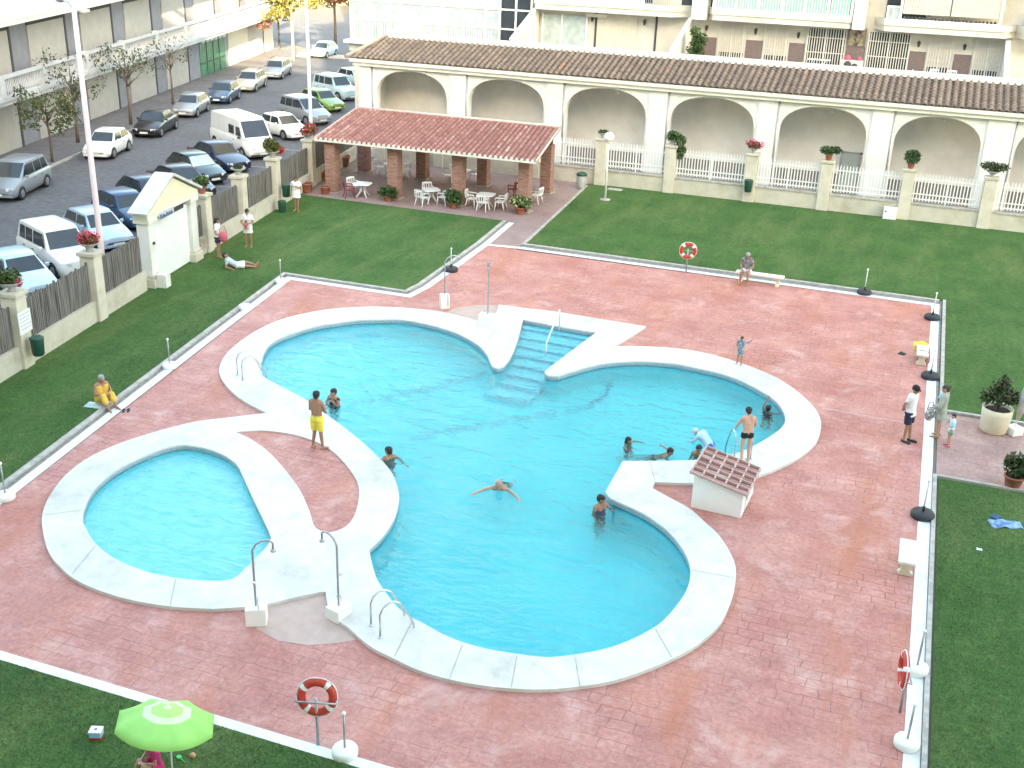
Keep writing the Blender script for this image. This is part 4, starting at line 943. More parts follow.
for (a, c) in ((fr_p[0],fr_p[3]),(bk_p[0],bk_p[3]),(fr_p[0],bk_p[0]),(fr_p[3],bk_p[3])):
    d = V((c[0]-a[0], c[1]-a[1], 0)); zc = 2.71 if a in fr_p and c in fr_p else (3.1 if a in bk_p and c in bk_p else 2.9)
    if zc == 2.9: add_obox(bm, ((a[0]+c[0])/2,(a[1]+c[1])/2,2.95), d.length, .2, .2, math.atan2(d.y,d.x), 0, 0, -math.atan2(.42, d.length))
    else: add_obox(bm, ((a[0]+c[0])/2,(a[1]+c[1])/2,zc), d.length+.4, .22, .18 if zc < 2.8 else .25, math.atan2(d.y,d.x))
for k in range(4):
    x, y = bk_p[k]; add_box(bm, x-.2, x+.2, y-.2, y+.2, 2.62, 3.0)
obj('beam', bm, mat('dark_beam', (.07,.05,.045), .7, .2, 3.), pg, world=True)
bm = B(); q = [V(c00),V(c10),V(c11),V(c01)]; 
top = [bm.verts.new(p-V((0,0,.03))) for p in q]; bot = [bm.verts.new(p-V((0,0,.10))) for p in q]
bm.faces.new(top); bm.faces.new(bot[::-1])
for i in range(4): bm.faces.new((bot[i],bot[(i+1)%4],top[(i+1)%4],top[i]))
obj('roof_deck', bm, mat('roof_boards', (.16,.11,.085), .8, .15, 3.), pg, world=True)
n_t = 44
bm = tile_roof(c00, c10, c11, c01, n_t, 14, .075, 8); obj('tiled_roof', bm, tile_red, pg, world=True, recalc=False)
bm = B()
A_, C_ = V(c00), V(c10)
for k in range(n_t):
    p = A_.lerp(C_, (k+.31)/n_t); add_tube(bm, [p+V((0,-.045,.0)), p+V((0,.03,.003))], .078, 8)
obj('eave_mortar', bm, mat('eave_mortar', (.74,.68,.64), .8, .08, 6.), pg, world=True)
bm = B(); d = C_-A_; add_obox(bm, tuple((A_+C_)/2+V((0,-.01,-.085))), d.length+.02, .08, .085, math.atan2(d.y,d.x)); obj('fascia', bm, cornice_m, pg, world=True)
bm = B()
for a, c in ((c10,c11),(c00,c01)): add_tube(bm, [V(a)+V((0,0,.02)), V(c)+V((0,0,.03))], .06, 6)
add_tube(bm, [V(c01)+V((0,0,.04)), V(c11)+V((0,0,.04))], .085, 8)
obj('verge', bm, mat('verge_mortar', (.60,.48,.42), .8, .1, 6.), pg, world=True)
# ---------------------------------------------------------------- poolside equipment
black_rub = mat('black_rubber', (.025,.03,.035), .6, .2, 6.)
red_m = mat('lifebuoy_red', (.52,.045,.03), .5, .12, 5.)
hut_w = mat('hut_whitewash', (.82,.82,.79), .75, .03, 2., stain=(.66,.64,.56), sscale=.8, samt=.4)
# pump hut with a tiled pent roof
hA, hB = V((-3.97,25.44,0)), V((-2.67,25.37,0)); hx = (hB-hA).normalized(); ha = math.atan2(hx.y, hx.x)
hut = thing('pump_hut', 'small white pump hut with a sloping red tiled roof beside the pool coping', 'hut', tuple((hA+hB)/2), ha)
wd = (hB-hA).length
DH = 1.48; z0h, z1h = .98, .70
bm = B(); add_prism(bm, [(-wd/2,0),(wd/2,0),(wd/2,z1h),(-wd/2,z0h)], 0, DH, 'y'); obj('wall', bm, hut_w, hut, bevel=.015)
def hz_(x): return z0h+.03+(z1h-z0h)*(x+wd/2)/wd
xa, xb = -wd/2-.08, wd/2+.10
bm = tile_roof((xb,-.10,hz_(xb)),(xb,DH+.08,hz_(xb)),(xa,DH+.08,hz_(xa)),(xa,-.10,hz_(xa)), 5, 5, .055, 8); o = obj('tiled_roof', bm, tile_red, hut, recalc=False)
bm = B()
for k in range(6):
    x = xa+(xb-xa)*k/5; add_box(bm, x-.018, x+.018, -.11, DH+.09, hz_(x)-.02, hz_(x)+.060)
for k in range(6):
    y_ = -.10+(DH+.18)*k/5-(.0 if k else -.02); add_obox(bm, ((xa+xb)/2, y_, hz_((xa+xb)/2)+.022), math.hypot(xb-xa, (z0h-z1h)*(xb-xa)/wd), .03, .070, 0, 0, 0, math.atan2((z0h-z1h), wd))
obj('roof_mortar', bm, mat('pale_mortar', (.52,.38,.35), .8, .08, 6.), hut)
bm = B(); add_box(bm, wd/2+.003, wd/2+.02, .35, 1.1, .08, .72); d_ = obj('hatch', bm, white_m, hut)
bm = B(); add_box(bm, wd/2+.022, wd/2+.04, .42, .46, .36, .44); obj('handle', bm, galv_m, d_)
# ladders
def ladder(loc, rz, label):
    t = thing('pool_ladder', label, 'ladder', loc, rz, 'steel pool ladders')          # local +y points over the water
    for s in (-1, 1):
        bm = B(); x = .24*s; add_tube(bm, [(x,-.62,0),(x,-.62,.55),(x,-.56,.70),(x,-.42,.79),(x,-.27,.78),(x,-.16,.70),(x,.05,.32),(x,.14,.1),(x,.16,-.1),(x,.16,-1.15)], .022, 8); obj('handrail', bm, steel_m, t)
        bm = B(); add_lathe(bm, [(.05,0),(.05,.015),(.025,.03)], (x,-.62,0), 10); obj('floor_flange', bm, steel_m, t)
    for z in (-.3,-.58,-.86):
        bm = B(); add_box(bm, -.24, .24, .12, .22, z-.015, z+.015); obj('tread', bm, steel_m, t)
    return t
def tow(p, q): return math.atan2(q[1]-p[1], q[0]-p[0]) - math.pi/2
g0, g1 = (-18.555, 28.386, 0.080), (-19.003, 27.812, 0.080)
ladder(((g0[0]*.86+g1[0]*.14), g0[1]*.86+g1[1]*.14, .08), tow(g1, g0), 'steel ladder on the left lobe of the large pool')
g0, g1 = (-8.476, 17.930, 0.080), (-8.874, 17.452, 0.080)
ladder((g0[0]*.8+g1[0]*.2, g0[1]*.8+g1[1]*.2, .08), tow(g1, g0), 'steel ladder on the nearest curve of the large pool')
pc_ = V((-3.179, 28.610, 0.080)); fwd_ = V((-.45,.89,0)); lc = pc_ + fwd_*.62
ladder(tuple(lc), math.atan2(fwd_.y, fwd_.x)-math.pi/2, 'steel ladder behind the pump hut where a boy is climbing out')
# handrail of the entry stairs
a, c = (-11.242, 36.802, -0.100), (-10.989, 34.550, -0.200)
hr = thing('stair_handrail', 'single sloping steel handrail over the wide entry steps of the pool', 'handrail', a)
bm = B(); A, C2 = V(a), V(c); A = A.copy(); up_ = V((0,0,1))
add_tube(bm, [A-up_*.1, A+up_*.78, A+up_*.86+(C2-A)*.04, C2+up_*.45, C2+up_*.42+(C2-A)*.0, C2-up_*.9], .026, 8); obj('rail', bm, white_m, hr, world=True)
# showers
def shower(loc, rz, h, label, block=(.34,.42,.38), arm=.5, pipe=False):
    t = thing('shower', label, 'shower', loc, rz, 'pool showers')
    bm = B(); add_box(bm, -block[0]/2, block[0]/2, -block[1]/2, block[1]/2, 0, block[2]); obj('base_block', bm, hut_w, t, bevel=.02)
    bm = B(); add_tube(bm, [(0,0,block[2]),(0,0,h-.22),(0,arm*.18,h-.08),(0,arm*.5,h),(0,arm*.85,h-.0),(0,arm,h-.06),(0,arm,h-.2)], .024, 8); obj('riser', bm, galv_m, t)
    bm = B(); add_lathe(bm, [(.02,.06),(.06,0),(.06,-.015)], (0,arm,h-.25), 10); obj('shower_head', bm, galv_m, t)
    bm = B(); add_tube(bm, [(0,0,h*.52),(.09,0,h*.52)], .02, 6); add_sphere(bm, (.1,0,h*.52), .035, 8, 6); obj('tap', bm, steel_m, t)
    bm = B(); add_tube(bm, [(.0,.05,block[2]+.2),(.12,.05,block[2]+.16),(.17,.08,block[2]-.05),(.14,.1,.1)], .012, 6); obj('foot_hose', bm, galv_m, t)
    return t
s0_ = (-11.457, 16.790, 0.000); shower(s0_, R(-62), 1.98, 'shower with thin bent riser on a white block, left of the sandy tray', (.36,.44,.42), .42)
s0_ = (-9.957, 17.624, 0.000); shower(s0_, R(75), 1.98, 'shower with thin bent riser on a white block, right of the sandy tray', (.44,.38,.30), .42)
s0_ = (-13.718, 35.911, 0.000); shower(s0_, R(185), 2.5, 'tall shower on a wide white block beside the entry steps', (.62,.36,.46), .16)
s0_ = (-15.939, 37.070, 0.000); shower(s0_, R(-50), 2.05, 'shower whose arm bends out towards the lawn, on a narrow white block', (.26,.34,.56), .5)
# lifebuoys on posts
def lifebuoy(loc, rz, label, h=1.0, tilt=0., style=0):
    t = thing('lifebuoy_post', label, 'lifebuoy stand', loc, rz, 'lifebuoys round the pool deck')
    bm = B(); add_tube(bm, [(0,0,0),(0,0,h+.05)], .03, 8); add_tube(bm, [(-.36,.02,h-.04),(.36,.02,h-.04)], .02, 6); add_tube(bm, [(-.36,.02,h-.04),(-.36,-.1,h-.02)], .018, 6); add_tube(bm, [(.36,.02,h-.04),(.36,-.1,h-.02)], .018, 6); obj('post', bm, galv_m, t)
    M = Matrix.Translation((0,-.09,h)) @ Matrix.Rotation(R(90)+tilt, 4, 'X')
    bm = B(); N, K, Rr, rr = 48, 10, .285, .078
    rings = []
    for i in range(N):
        a = 2*math.pi*i/N; rings.append([bm.verts.new(M @ V(((Rr+rr*math.cos(2*math.pi*k/K))*math.cos(a), (Rr+rr*math.cos(2*math.pi*k/K))*math.sin(a), .8*rr*math.sin(2*math.pi*k/K)))) for k in range(K)])
    for i in range(N):
        wh = (i % (N//4)) in (4, 5) if style == 0 else (i % (N//4)) in (4, 5, 6)
        for k in range(K):
            f = bm.faces.new((rings[i][k], rings[(i+1)%N][k], rings[(i+1)%N][(k+1)%K], rings[i][(k+1)%K])); f.smooth = True; f.material_index = 1 if wh else 0
    obj('ring', bm, [red_m, white_m], t)
    bm = B(); pts = []
    for i in range(33):
        a = 2*math.pi*i/32; r_ = Rr+rr+.002+.014*abs(math.sin(2*a)); pts.append(M @ V((r_*math.cos(a), r_*math.sin(a), 0)))
    add_tube(bm, pts, .012, 5); obj('grab_rope', bm, white_m, t)
    return t
lifebuoy((-8.460, 45.917, 0.000), R(12), 'red and white lifebuoy on a thin post at the edge of the far lawn', .98, 0, 1)
lifebuoy((-8.407, 13.965, 0.000), R(197), 'red and white lifebuoy on a post by the front edge of the deck', 1.0, R(12))
lifebuoy((1.479, 19.055, 0.000), R(-82), 'red lifebuoy seen edge-on by the white border on the right', .98)
# movable posts (short pole in a round weighted base)
def bpost(loc, dark, h, label, pole=True):
    t = thing('barrier_post', label, 'post', loc, random.uniform(0,3), 'weighted barrier posts along the deck border')
    if dark:
        bm = B(); add_lathe(bm, [(.27,0),(.30,.03),(.30,.12),(.26,.17),(.10,.18)], seg=22); obj('base', bm, black_rub, t)
        bm = B(); add_lathe(bm, [(.035,.17),(.035,.32)], seg=8); obj('socket', bm, black_rub, t)
    else:
        bm = B(); add_lathe(bm, [(.215,0),(.235,.02),(.235,.13),(.215,.165),(.05,.17)], seg=20); obj('base', bm, hut_w, t)
    if pole:
        bm = B(); add_tube(bm, [(0,0,.18),(0,0,h)], .022, 8); obj('pole', bm, offwhite_m if dark else galv_m, t)
        bm = B(); add_sphere(bm, (0,0,h), .042, 10, 8); obj('knob', bm, white_m, t)
    return t
bpost((-1.070, 46.200, 0.000), True, 1.05, 'black based post by the far border, right of the stone bench')
bpost((1.629, 44.109, 0.000), True, 1.05, 'black based post at the far right corner of the deck')
bpost((1.679, 37.592, 0.000), True, 1.0, 'black based post between the towel-laden bench and the woman in green')
bpost((1.677, 27.367, 0.000), True, 1.05, 'black based post by the near lawn corner, above the bare white bench')
bpost((-17.583, 41.545, 0.000), True, .98, 'black based post behind the shower with the bent arm')
bpost((-7.834, 13.920, 0.000), False, .92, 'white based post beside the front lifebuoy')
bpost((1.626, 18.084, 0.000), False, .95, 'white based post at the lower right end of the border')
bpost((1.732, 20.497, 0.000), False, 1.0, 'white based post right behind the edge-on lifebuoy')
bpost((-21.604, 27.746, 0.000), False, 1.0, 'white based post on the left border behind the seated bather')
bpost((-20.040, 18.866, 0.000), False, 1.0, 'white based post where the left border leaves the picture')
bpost((-23.061, 37.020, 0.000), False, .95, 'white based post at the far left corner of the deck')
bpost((-22.615, 33.719, 0.000), False, .95, 'white weighted base without a pole on the left border', False)
# stone benches
def bench(loc, rz, label, L=1.6):
    t = thing('stone_bench', label, 'bench', loc, rz, 'white stone benches')
    bm = B(); add_box(bm, -L/2, L/2, -.2, .2, .37, .45); obj('seat', bm, mat('bench_stone', (.74,.71,.63), .7, .08, 4.), t, bevel=.02)
    for s in (-1, 1):
        bm = B(); x = s*(L/2-.24); add_prism(bm, [(-.17,0),(.17,0),(.17,.07),(.11,.12),(.11,.27),(.16,.368),(-.16,.368),(-.11,.27),(-.11,.12),(-.17,.07)], x-.07, x+.07, 'x'); obj('support', bm, mat('bench_leg_stone', (.66,.59,.46), .8, .1, 4.), t, bevel=.01)
    return t
bench((-5.3,45.62,0), R(-1), 'white stone bench at the far border where an old man sits', 2.0)
bench((1.360, 24.641, 0.000), R(90), 'bare white stone bench by the right border', 1.15)
bench((1.350, 39.140, 0.000), R(90), 'white stone bench on the right heaped with towels', 1.2)
# globe lamp and tall street lamps
t = thing('globe_lamp', 'white globe lamp on a slim white post by the picket fence', 'lamp', (-15.214, 56.945, 0.000))
bm = B(); add_lathe(bm, [(.28,0),(.28,.05),(.1,.06)], seg=16); obj('foot', bm, kerb_m, t)
bm = B(); add_tube(bm, [(0,0,.05),(0,0,3.1)], .05, 10); obj('post', bm, white_m, t)
bm = B(); add_sphere(bm, (0,0,3.34), .27, 20, 14); obj('globe', bm, mat('opal_globe', (.80,.79,.72), .25, .03, 3.), t)
bm = B(); add_lathe(bm, [(.06,3.0),(.14,3.06),(.14,3.12)], seg=14); obj('collar', bm, white_m, t)
def streetlamp(loc, h, r, label, m):
    t = thing('street_lamp', label, 'lamp post', loc, R(60), 'tall lamp posts on the pavement')
    bm = B(); add_tube(bm, [(0,0,.08),(0,0,1.2),(0,0,h)], [r*1.35,r*1.1,r*.8], 12); obj('pole', bm, m, t)
    bm = B(); add_tube(bm, [(0,0,h-.05),(0,.5,h+.15),(0,1.0,h+.2)], .04, 8); add_sphere(bm, (0,1.25,h+.18), .3, 12, 8, (.5,1,.35)); obj('lantern', bm, galv_m, t)
    bm = B(); add_box(bm, -.2, .2, -.2, .2, .078, .12); obj('base_plate', bm, galv_m, t)
streetlamp(FP(8.3,-1.0), 10.5, .105, 'tall pinkish white lamp post behind the red geraniums', mat('pink_white_paint', (.70,.56,.56), .5, .05, 3.))
streetlamp(FP(31.0,-1.0), 11.5, .10, 'thin grey lamp post behind the pavilion corner', mat('pale_grey_paint', (.55,.58,.58), .5, .05, 3.))
# litter bins
def bin_(loc, rz, label, s=1.):
    t = thing('litter_bin', label, 'bin', loc, rz, 'green litter bins')
    bm = B(); add_lathe(bm, [(.19*s,0),(.22*s,.04),(.25*s,.62*s),(.25*s,.66*s)], seg=16); obj('drum', bm, dgreen_m, t)
    bm = B(); add_lathe(bm, [(.265*s,.66*s),(.265*s,.70*s),(.2*s,.74*s),(.05,.75*s)], seg=16); obj('lid', bm, dgreen_m, t)
    return t
p = FP(1.55, .42, .45); bin_(p, 0, 'green litter bin hung on the pillar under the white notice', .85)
bin_(FP(23.3, .42, .62), 0, 'green litter bin hung on the fence pillar behind the woman in white', .85)
bin_(FP(22.6, .45, 0), 0, 'green litter bin standing on the grass behind the woman in white', .8)
bin_((-8.15,60.45-.52,.62), 0, 'green litter bin hung on the pillar with dark pink flowers', .9)
t = thing('litter_bin', 'grey drum bin with a green lid at the pavilion end of the picket fence', 'bin', (-17.198, 59.041, 0.000), 0, 'green litter bins')
bm = B(); add_lathe(bm, [(.27,0),(.28,.05),(.29,.72)], seg=16); obj('drum', bm, mat('grey_drum', (.33,.34,.31), .6, .1, 5.), t)
bm = B(); add_lathe(bm, [(.31,.72),(.31,.80),(.2,.88),(.05,.9)], seg=16); obj('lid', bm, dgreen_m, t)
t = thing('meter_box', 'small white box on the grass against the picket fence wall', 'utility box', (-0.769, 60.008, 0.000))
bm = B(); add_box(bm, -.33, .33, -.15, .15, 0, .62); obj('cabinet', bm, white_m, t, bevel=.015)
bm = B(); add_box(bm, -.26, -.18, -.166, -.152, .38, .44); obj('latch', bm, dark_m, t)
bm = B(); add_box(bm, -.4, .4, -.22, .22, 0, .05); o = obj('drain_cover', bm, kerb_m, world=True, loc=(0,0,0)); o.location = (-15.360, 59.490, 0.000); tag(o, 'flat grey drain cover in the grass behind the globe lamp', 'drain cover')
# potted plants, planter tub, closed parasol
def pot(loc, label, r=.26, h=.4, fol=None, m=None, seed=0, mats=None, n=420, size=.1, tall=None):
    t = thing('potted_plant', label, 'potted plant', loc, 0, 'clay pots of plants')
    bm = B(); add_lathe(bm, [(r*.7,0),(r*.74,.02),(r*.95,h*.82),(r*1.05,h*.84),(r*1.05,h),(r*.9,h),(r*.88,h*.9)], seg=18); obj('pot', bm, m or terra_m, t)
    bm = B(); add_lathe(bm, [(r*.88,h*.9),(r*.4,h*.93)], seg=16); obj('soil', bm, soil_m, t)
    if fol:
        bm = B()
        for k in range(7):
            a = k*.9; add_tube(bm, [(0,0,h*.9),(.05*math.cos(a),.05*math.sin(a),h+.12),(.2*math.cos(a)*r/.26,.2*math.sin(a)*r/.26,h+.35)], .012, 5)
        obj('stem', bm, bark_m, t); plant(t, fol, n, size, mats or [leaf_a, leaf_b], seed)
    return t
pot((-25.308, 51.305, 0.000), 'bushy green plant in a low pot at the second front pillar of the pavilion', .24, .28, [(0,0,.5,.45,.7),(.3,0,.45,.3),(-.3,0,.45,.3)], None, 21)
pot((-21.740, 51.527, 0.000), 'round dark bush in a clay pot at the third front pillar of the pavilion', .24, .3, [(0,0,.62,.46,.85),(.2,.05,.45,.3)], None, 22, [leaf_b, leaf_a])
pot((-18.260, 51.980, 0.000), 'leafy plant with a few cream leaves in a clay pot at the right front pillar', .27, .36, [(-.15,0,.65,.42,.7),(.3,0,.6,.38,.8)], None, 23, [leaf_a, leaf_b, leaf_a, mat('leaf_cream', (.45,.45,.22), .5, .1, 6.)])
pot((-28.900, 51.125, 0.000), 'empty looking small clay pot before the left front pillar of the pavilion', .25, .42)
pot((-29.947, 51.072, 0.000), 'square clay pot by the street fence below the hung green bin', .32, .5)
for q, l, r_, h_ in (((-30.646, 53.931, 0.000),'clay pot against the street fence behind the left front pillar',.27,.5),((-31.203, 56.562, 0.000),'clay pot in the back left corner of the pavilion',.26,.45),((-31.369, 57.714, 0.000),'big dark red tub in the back left corner of the pavilion',.42,.6)): pot(q, l, r_, h_)
t = thing('planter_tub', 'large cream concrete tub with a dark bushy shrub beside the side path', 'planter tub', (3.566, 33.878, 0.000))
bm = B(); add_lathe(bm, [(.35,0),(.39,.06),(.44,.60),(.45,.78),(.40,.78),(.38,.68)], seg=28); obj('tub', bm, mat('cream_concrete', (.70,.63,.48), .75, .06, 3., stain=(.55,.42,.22), sscale=1.5), t)
bm = B(); add_lathe(bm, [(.39,.68),(.2,.72)], seg=20); obj('soil', bm, soil_m, t)
bm = B()
for k in range(9):
    a = k*.7; add_tube(bm, [(0,0,.7),(.1*math.cos(a),.1*math.sin(a),1.0),(.42*math.cos(a),.42*math.sin(a),1.25+.1*(k%3))], .015, 5)
obj('stem', bm, bark_m, t); plant(t, [(0,0,1.2,.42,.9),(.32,.1,1.15,.25),(-.35,0,1.1,.25),(0,.1,1.55,.28)], 420, .10, [leaf_b, leaf_b, leaf_o], 31)
pot((3.950, 30.146, 0.000), 'leafy plant with a pink flower in a clay pot on the side path edge', .26, .36, [(0,0,.7,.36,.9),(.2,0,.6,.28)], None, 33, [leaf_a, leaf_b, leaf_o])
t = thing('closed_parasol', 'closed grey parasol leaning in a white block beside the concrete tub', 'parasol', (4.132, 33.902, 0.000), R(-50))
bm = B(); add_box(bm, -.2, .2, -.2, .2, 0, .26); obj('base_block', bm, hut_w, t, bevel=.03)
bm = B(); add_tube(bm, [(0,0,.2),(.05,0,.6),(.22,0,2.0)], .022, 8); obj('pole', bm, white_m, t)
bm = B(); add_tube(bm, [(.04,0,.5),(.09,0,.9),(.15,0,1.4),(.21,0,2.0),(.22,0,2.1)], [.05,.13,.15,.06,.02], 10); obj('folded_canopy', bm, mat('grey_canvas', (.48,.47,.44), .8, .12, 6.), t)
# green parasol on the front lawn
t = thing('parasol', 'lime green beach parasol with a pale ring, open on the front lawn', 'parasol', (-9.87,11.70,0), R(10))
tl = Matrix.Translation((-.05,.25,1.90)) @ Matrix.Rotation(R(-14), 4, 'X') @ Matrix.Rotation(R(5), 4, 'Y')
lime = mat('lime_cloth', (.27,.58,.14), .75, .05, 3.); lime_p = mat('pale_lime_cloth', (.56,.80,.42), .75, .05, 3.); lime_d = mat('lime_crown_cloth', (.36,.68,.18), .75, .05, 3.)
prof = [(0,.0),(.06,-.01),(.16,-.03),(.27,-.06),(.41,-.10),(.57,-.155),(.71,-.215),(.82,-.27)]
bm = B(); N = 8; S = 5; rings = []
for r_, z_ in prof:
    rg = []
    for i in range(N*S):
        a = 2*math.pi*i/(N*S); q = (i % S)/S; sc = math.cos(math.pi/N)/math.cos((q-.5)*2*math.pi/N) if r_ > .2 else 1
        rg.append(bm.verts.new(tl @ V((r_*sc*math.cos(a), r_*sc*math.sin(a), z_ - .035*r_*math.sin(math.pi*q)))))
    rings.append(rg)
for j, (a_, b_2) in enumerate(zip(rings, rings[1:])):
    for i in range(N*S):
        f = bm.faces.new((a_[i], a_[(i+1)%(N*S)], b_2[(i+1)%(N*S)], b_2[i])); f.smooth = True; f.material_index = (1 if j < 1 else 2 if j < 3 else 1 if j < 4 else 0)
vl = []
for i in range(N*S):
    a = 2*math.pi*i/(N*S); q = (i % S)/S; sc = math.cos(math.pi/N)/math.cos((q-.5)*2*math.pi/N); r_ = .825
    vl.append(bm.verts.new(tl @ V((r_*sc*math.cos(a), r_*sc*math.sin(a), -.27-.07-.035*math.sin(math.pi*q)))))
for i in range(N*S): bm.faces.new((rings[-1][i], rings[-1][(i+1)%(N*S)], vl[(i+1)%(N*S)], vl[i])).smooth = True
obj('canopy', bm, [lime, lime_p, lime_d], t)
bm = B(); add_tube(bm, [(.08,-.1,0),tl @ V((0,0,0)),tl @ V((0,0,.06))], .015, 8); obj('pole', bm, white_m, t)
bm = B()
for i in range(N):
    a = 2*math.pi*i/N; add_tube(bm, [tl @ V((0,0,-.02)), tl @ V((.81*math.cos(a),.81*math.sin(a),-.28))], .005, 5)
obj('rib', bm, steel_m, t)
# things on the lawns and deck
t = thing('cool_box', 'pale blue and white cool box with a red base on the front lawn', 'cool box', (-12.168, 12.609, 0.000), R(20))
bm = B(); add_box(bm, -.11, .11, -.09, .09, 0, .06); obj('base', bm, red_m, t)
bm = B(); add_box(bm, -.11, .11, -.09, .09, .061, .17); obj('body', bm, mat('pale_blue_plastic', (.30,.52,.72), .5, .05, 4.), t, bevel=.015)
bm = B(); add_box(bm, -.115, .115, -.095, .095, .171, .20); obj('lid', bm, white_m, t, bevel=.012)
bm = B(); add_lathe(bm, [(.03,.2005),(.03,.203)], seg=12); obj('lid_mark', bm, mat('mark_blue', (.05,.1,.3), .5, .1, 3.), t)
t = thing('toy_spade', 'bright green toy spade lying on the front lawn', 'toy', (-10.441, 12.707, 0.000), R(-25))
gm = mat('bright_green_plastic', (.02,.55,.08), .4, .1, 4.)
bm = B(); add_tube(bm, [(-.02,0,.03),(.14,0,.03)], .011, 6); obj('shaft', bm, gm, t)
bm = B(); add_prism(bm, [(-.10,-.04),(-.02,-.045),(-.01,0),(-.02,.045),(-.10,.04),(-.12,0)], .02, .035); obj('blade', bm, gm, t)
bm = B(); add_sphere(bm, (0,0,.055), .055, 14, 10); o = obj('toy_ball', bm, mat('orange_ball', (.60,.20,.12), .4, .3, 9., c2=(.62,.40,.22)), world=True, loc=(0,0,0)); o.location = (-10.277, 12.829, 0.000); tag(o, 'small orange and cream ball on the front lawn', 'ball')
def cloth(name, loc, rz, w_, l_, m, label, cat, seed=0, h=.05, parent=None, world=False):
    bm = B(); n = 14; vv = []
    for i in range(n+1):
        for j in range(n+1):
            x, y = w_*(i/n-.5), l_*(j/n-.5); z = .012+h*max(0, mnoise.noise(V((x*4+seed, y*4, seed*1.7)))) ; ed = 1+.12*mnoise.noise(V((x*2, y*2+seed, 3)))
            vv.append(bm.verts.new((x*ed, y*ed, z)))
    for i in range(n):
        for j in range(n):
            k = i*(n+1)+j; bm.faces.new((vv[k], vv[k+n+1], vv[k+n+2], vv[k+1])).smooth = True
    o = obj(name, bm, m); sl = o.modifiers.new('thick', 'SOLIDIFY'); sl.thickness = .012; sl.offset = 1
    o.location = loc; o.rotation_euler.z = rz; return tag(o, label, cat)
blue_t = mat('blue_towel', (.06,.20,.50), .9, .4, 6., c2=(.30,.48,.72)); 
cloth('towel', (3.687, 27.799, 0.000), R(20), .78, .42, blue_t, 'crumpled blue patterned towel on the near right lawn', 'towel', 3, .12)
cloth('towel', (3.457, 28.088, 0.000), R(60), .22, .2, mat('dark_blue_cloth', (.03,.10,.22), .9, .2, 6.), 'small dark blue cloth beside the crumpled blue towel', 'cloth', 5, .06)
cloth('towel', (3.036, 26.199, 0.000), 0, .14, .1, white_m, 'tiny white wrapper on the near right lawn', 'litter', 6, .03)
cloth('towel', (-21.765, 24.357, 0.000), R(10), .62, .38, mat('pale_blue_towel', (.42,.62,.72), .9, .1, 6., c2=(.62,.72,.76)), 'pale blue folded towel on the grass beside the seated bather', 'towel', 8, .03)
def sandals(loc, rz, label, m):
    t = thing('sandals', label, 'sandals', loc, rz)
    for s in (-1,1):
        bm = B(); add_prism(bm, [(s*.07+.05*math.cos(a)*(1 if math.sin(a) > 0 else .8), .13*math.sin(a)) for a in [2*math.pi*k/14 for k in range(14)]], 0, .03)
        add_tube(bm, [(s*.07-.045,.03,.03),(s*.07,.07,.06),(s*.07+.045,.03,.03)], .009, 5); obj('sandal', bm, m, t)
    return t
sandals((0.695, 39.573, 0.000), R(70), 'pair of black flip-flops on the deck near the towel bench', black_rub)
sandals((-20.740, 24.426, 0.000), R(30), 'pair of black sandals on the deck by the seated bather', black_rub)
# towels lying on the right-hand bench
bx, by, _ = (1.350, 39.140, 0.000)
cloth('towel', (bx-.02,by+.05,.452), R(90), .55, .40, white_m, 'white towel folded over the seat of the towel bench', 'towel', 11, .03)
cloth('towel', (bx-.1,by+.42,.455), R(0), .50, .40, mat('yellow_towel', (.72,.60,.06), .9, .1, 6.), 'yellow towel at the back end of the towel bench', 'towel', 12, .10)
def drape(loc, rz, w_, d_, m, label):
    bm = B(); n = 8
    for i in range(n): 
        y0, y1 = -w_/2+w_*i/n, -w_/2+w_*(i+1)/n; k0, k1 = .02*math.sin(i*2.1), .02*math.sin((i+1)*2.1)
        add_quad(bm, (0,y0,.46),(0,y1,.46),(.05+k1,y1,.42),(.05+k0,y0,.42)); add_quad(bm, (.05+k0,y0,.42),(.05+k1,y1,.42),(.09-k1,y1,.46-d_),(.09-k0,y0,.46-d_))
    bmesh.ops.remove_doubles(bm, verts=bm.verts[:], dist=.001)
    o = obj('towel', bm, m); sl = o.modifiers.new('thick', 'SOLIDIFY'); sl.thickness = .012; o.location = loc; o.rotation_euler.z = rz; return tag(o, label, 'towel')
drape((bx+.17,by+.0,.0), 0, .75, .38, mat('red_towel', (.52,.06,.07), .9, .2, 6.), 'red towel hanging down the lawn side of the towel bench')
drape((bx-.19,by+.38,.0), math.pi, .28, .3, mat('lime_towel', (.55,.62,.05), .9, .1, 6.), 'lime yellow towel hanging off the deck side of the towel bench')
# ---------------------------------------------------------------- pavilion tables and chairs
plast = mat('white_resin', (.80,.80,.78), .4, .03, 5.); plast_r = mat('dark_red_resin', (.22,.02,.03), .45, .1, 5.)
def table_(loc, rz, label):
    t = thing('garden_table', label, 'table', loc, rz, 'white resin tables')
    bm = B(); n = 24; add_prism(bm, [(.45*math.copysign(abs(math.cos(2*math.pi*k/n))**.45, math.cos(2*math.pi*k/n)), .45*math.copysign(abs(math.sin(2*math.pi*k/n))**.45, math.sin(2*math.pi*k/n))) for k in range(n)], .69, .725); obj('table_top', bm, plast, t, bevel=.008)
    for k in range(4):
        a = R(45+90*k); bm = B(); add_tube(bm, [(.1*math.cos(a),.1*math.sin(a),.69),(.13*math.cos(a),.13*math.sin(a),.35),(.40*math.cos(a),.40*math.sin(a),.02)], [.045,.04,.03], 8); obj('leg', bm, plast, t)
    return t
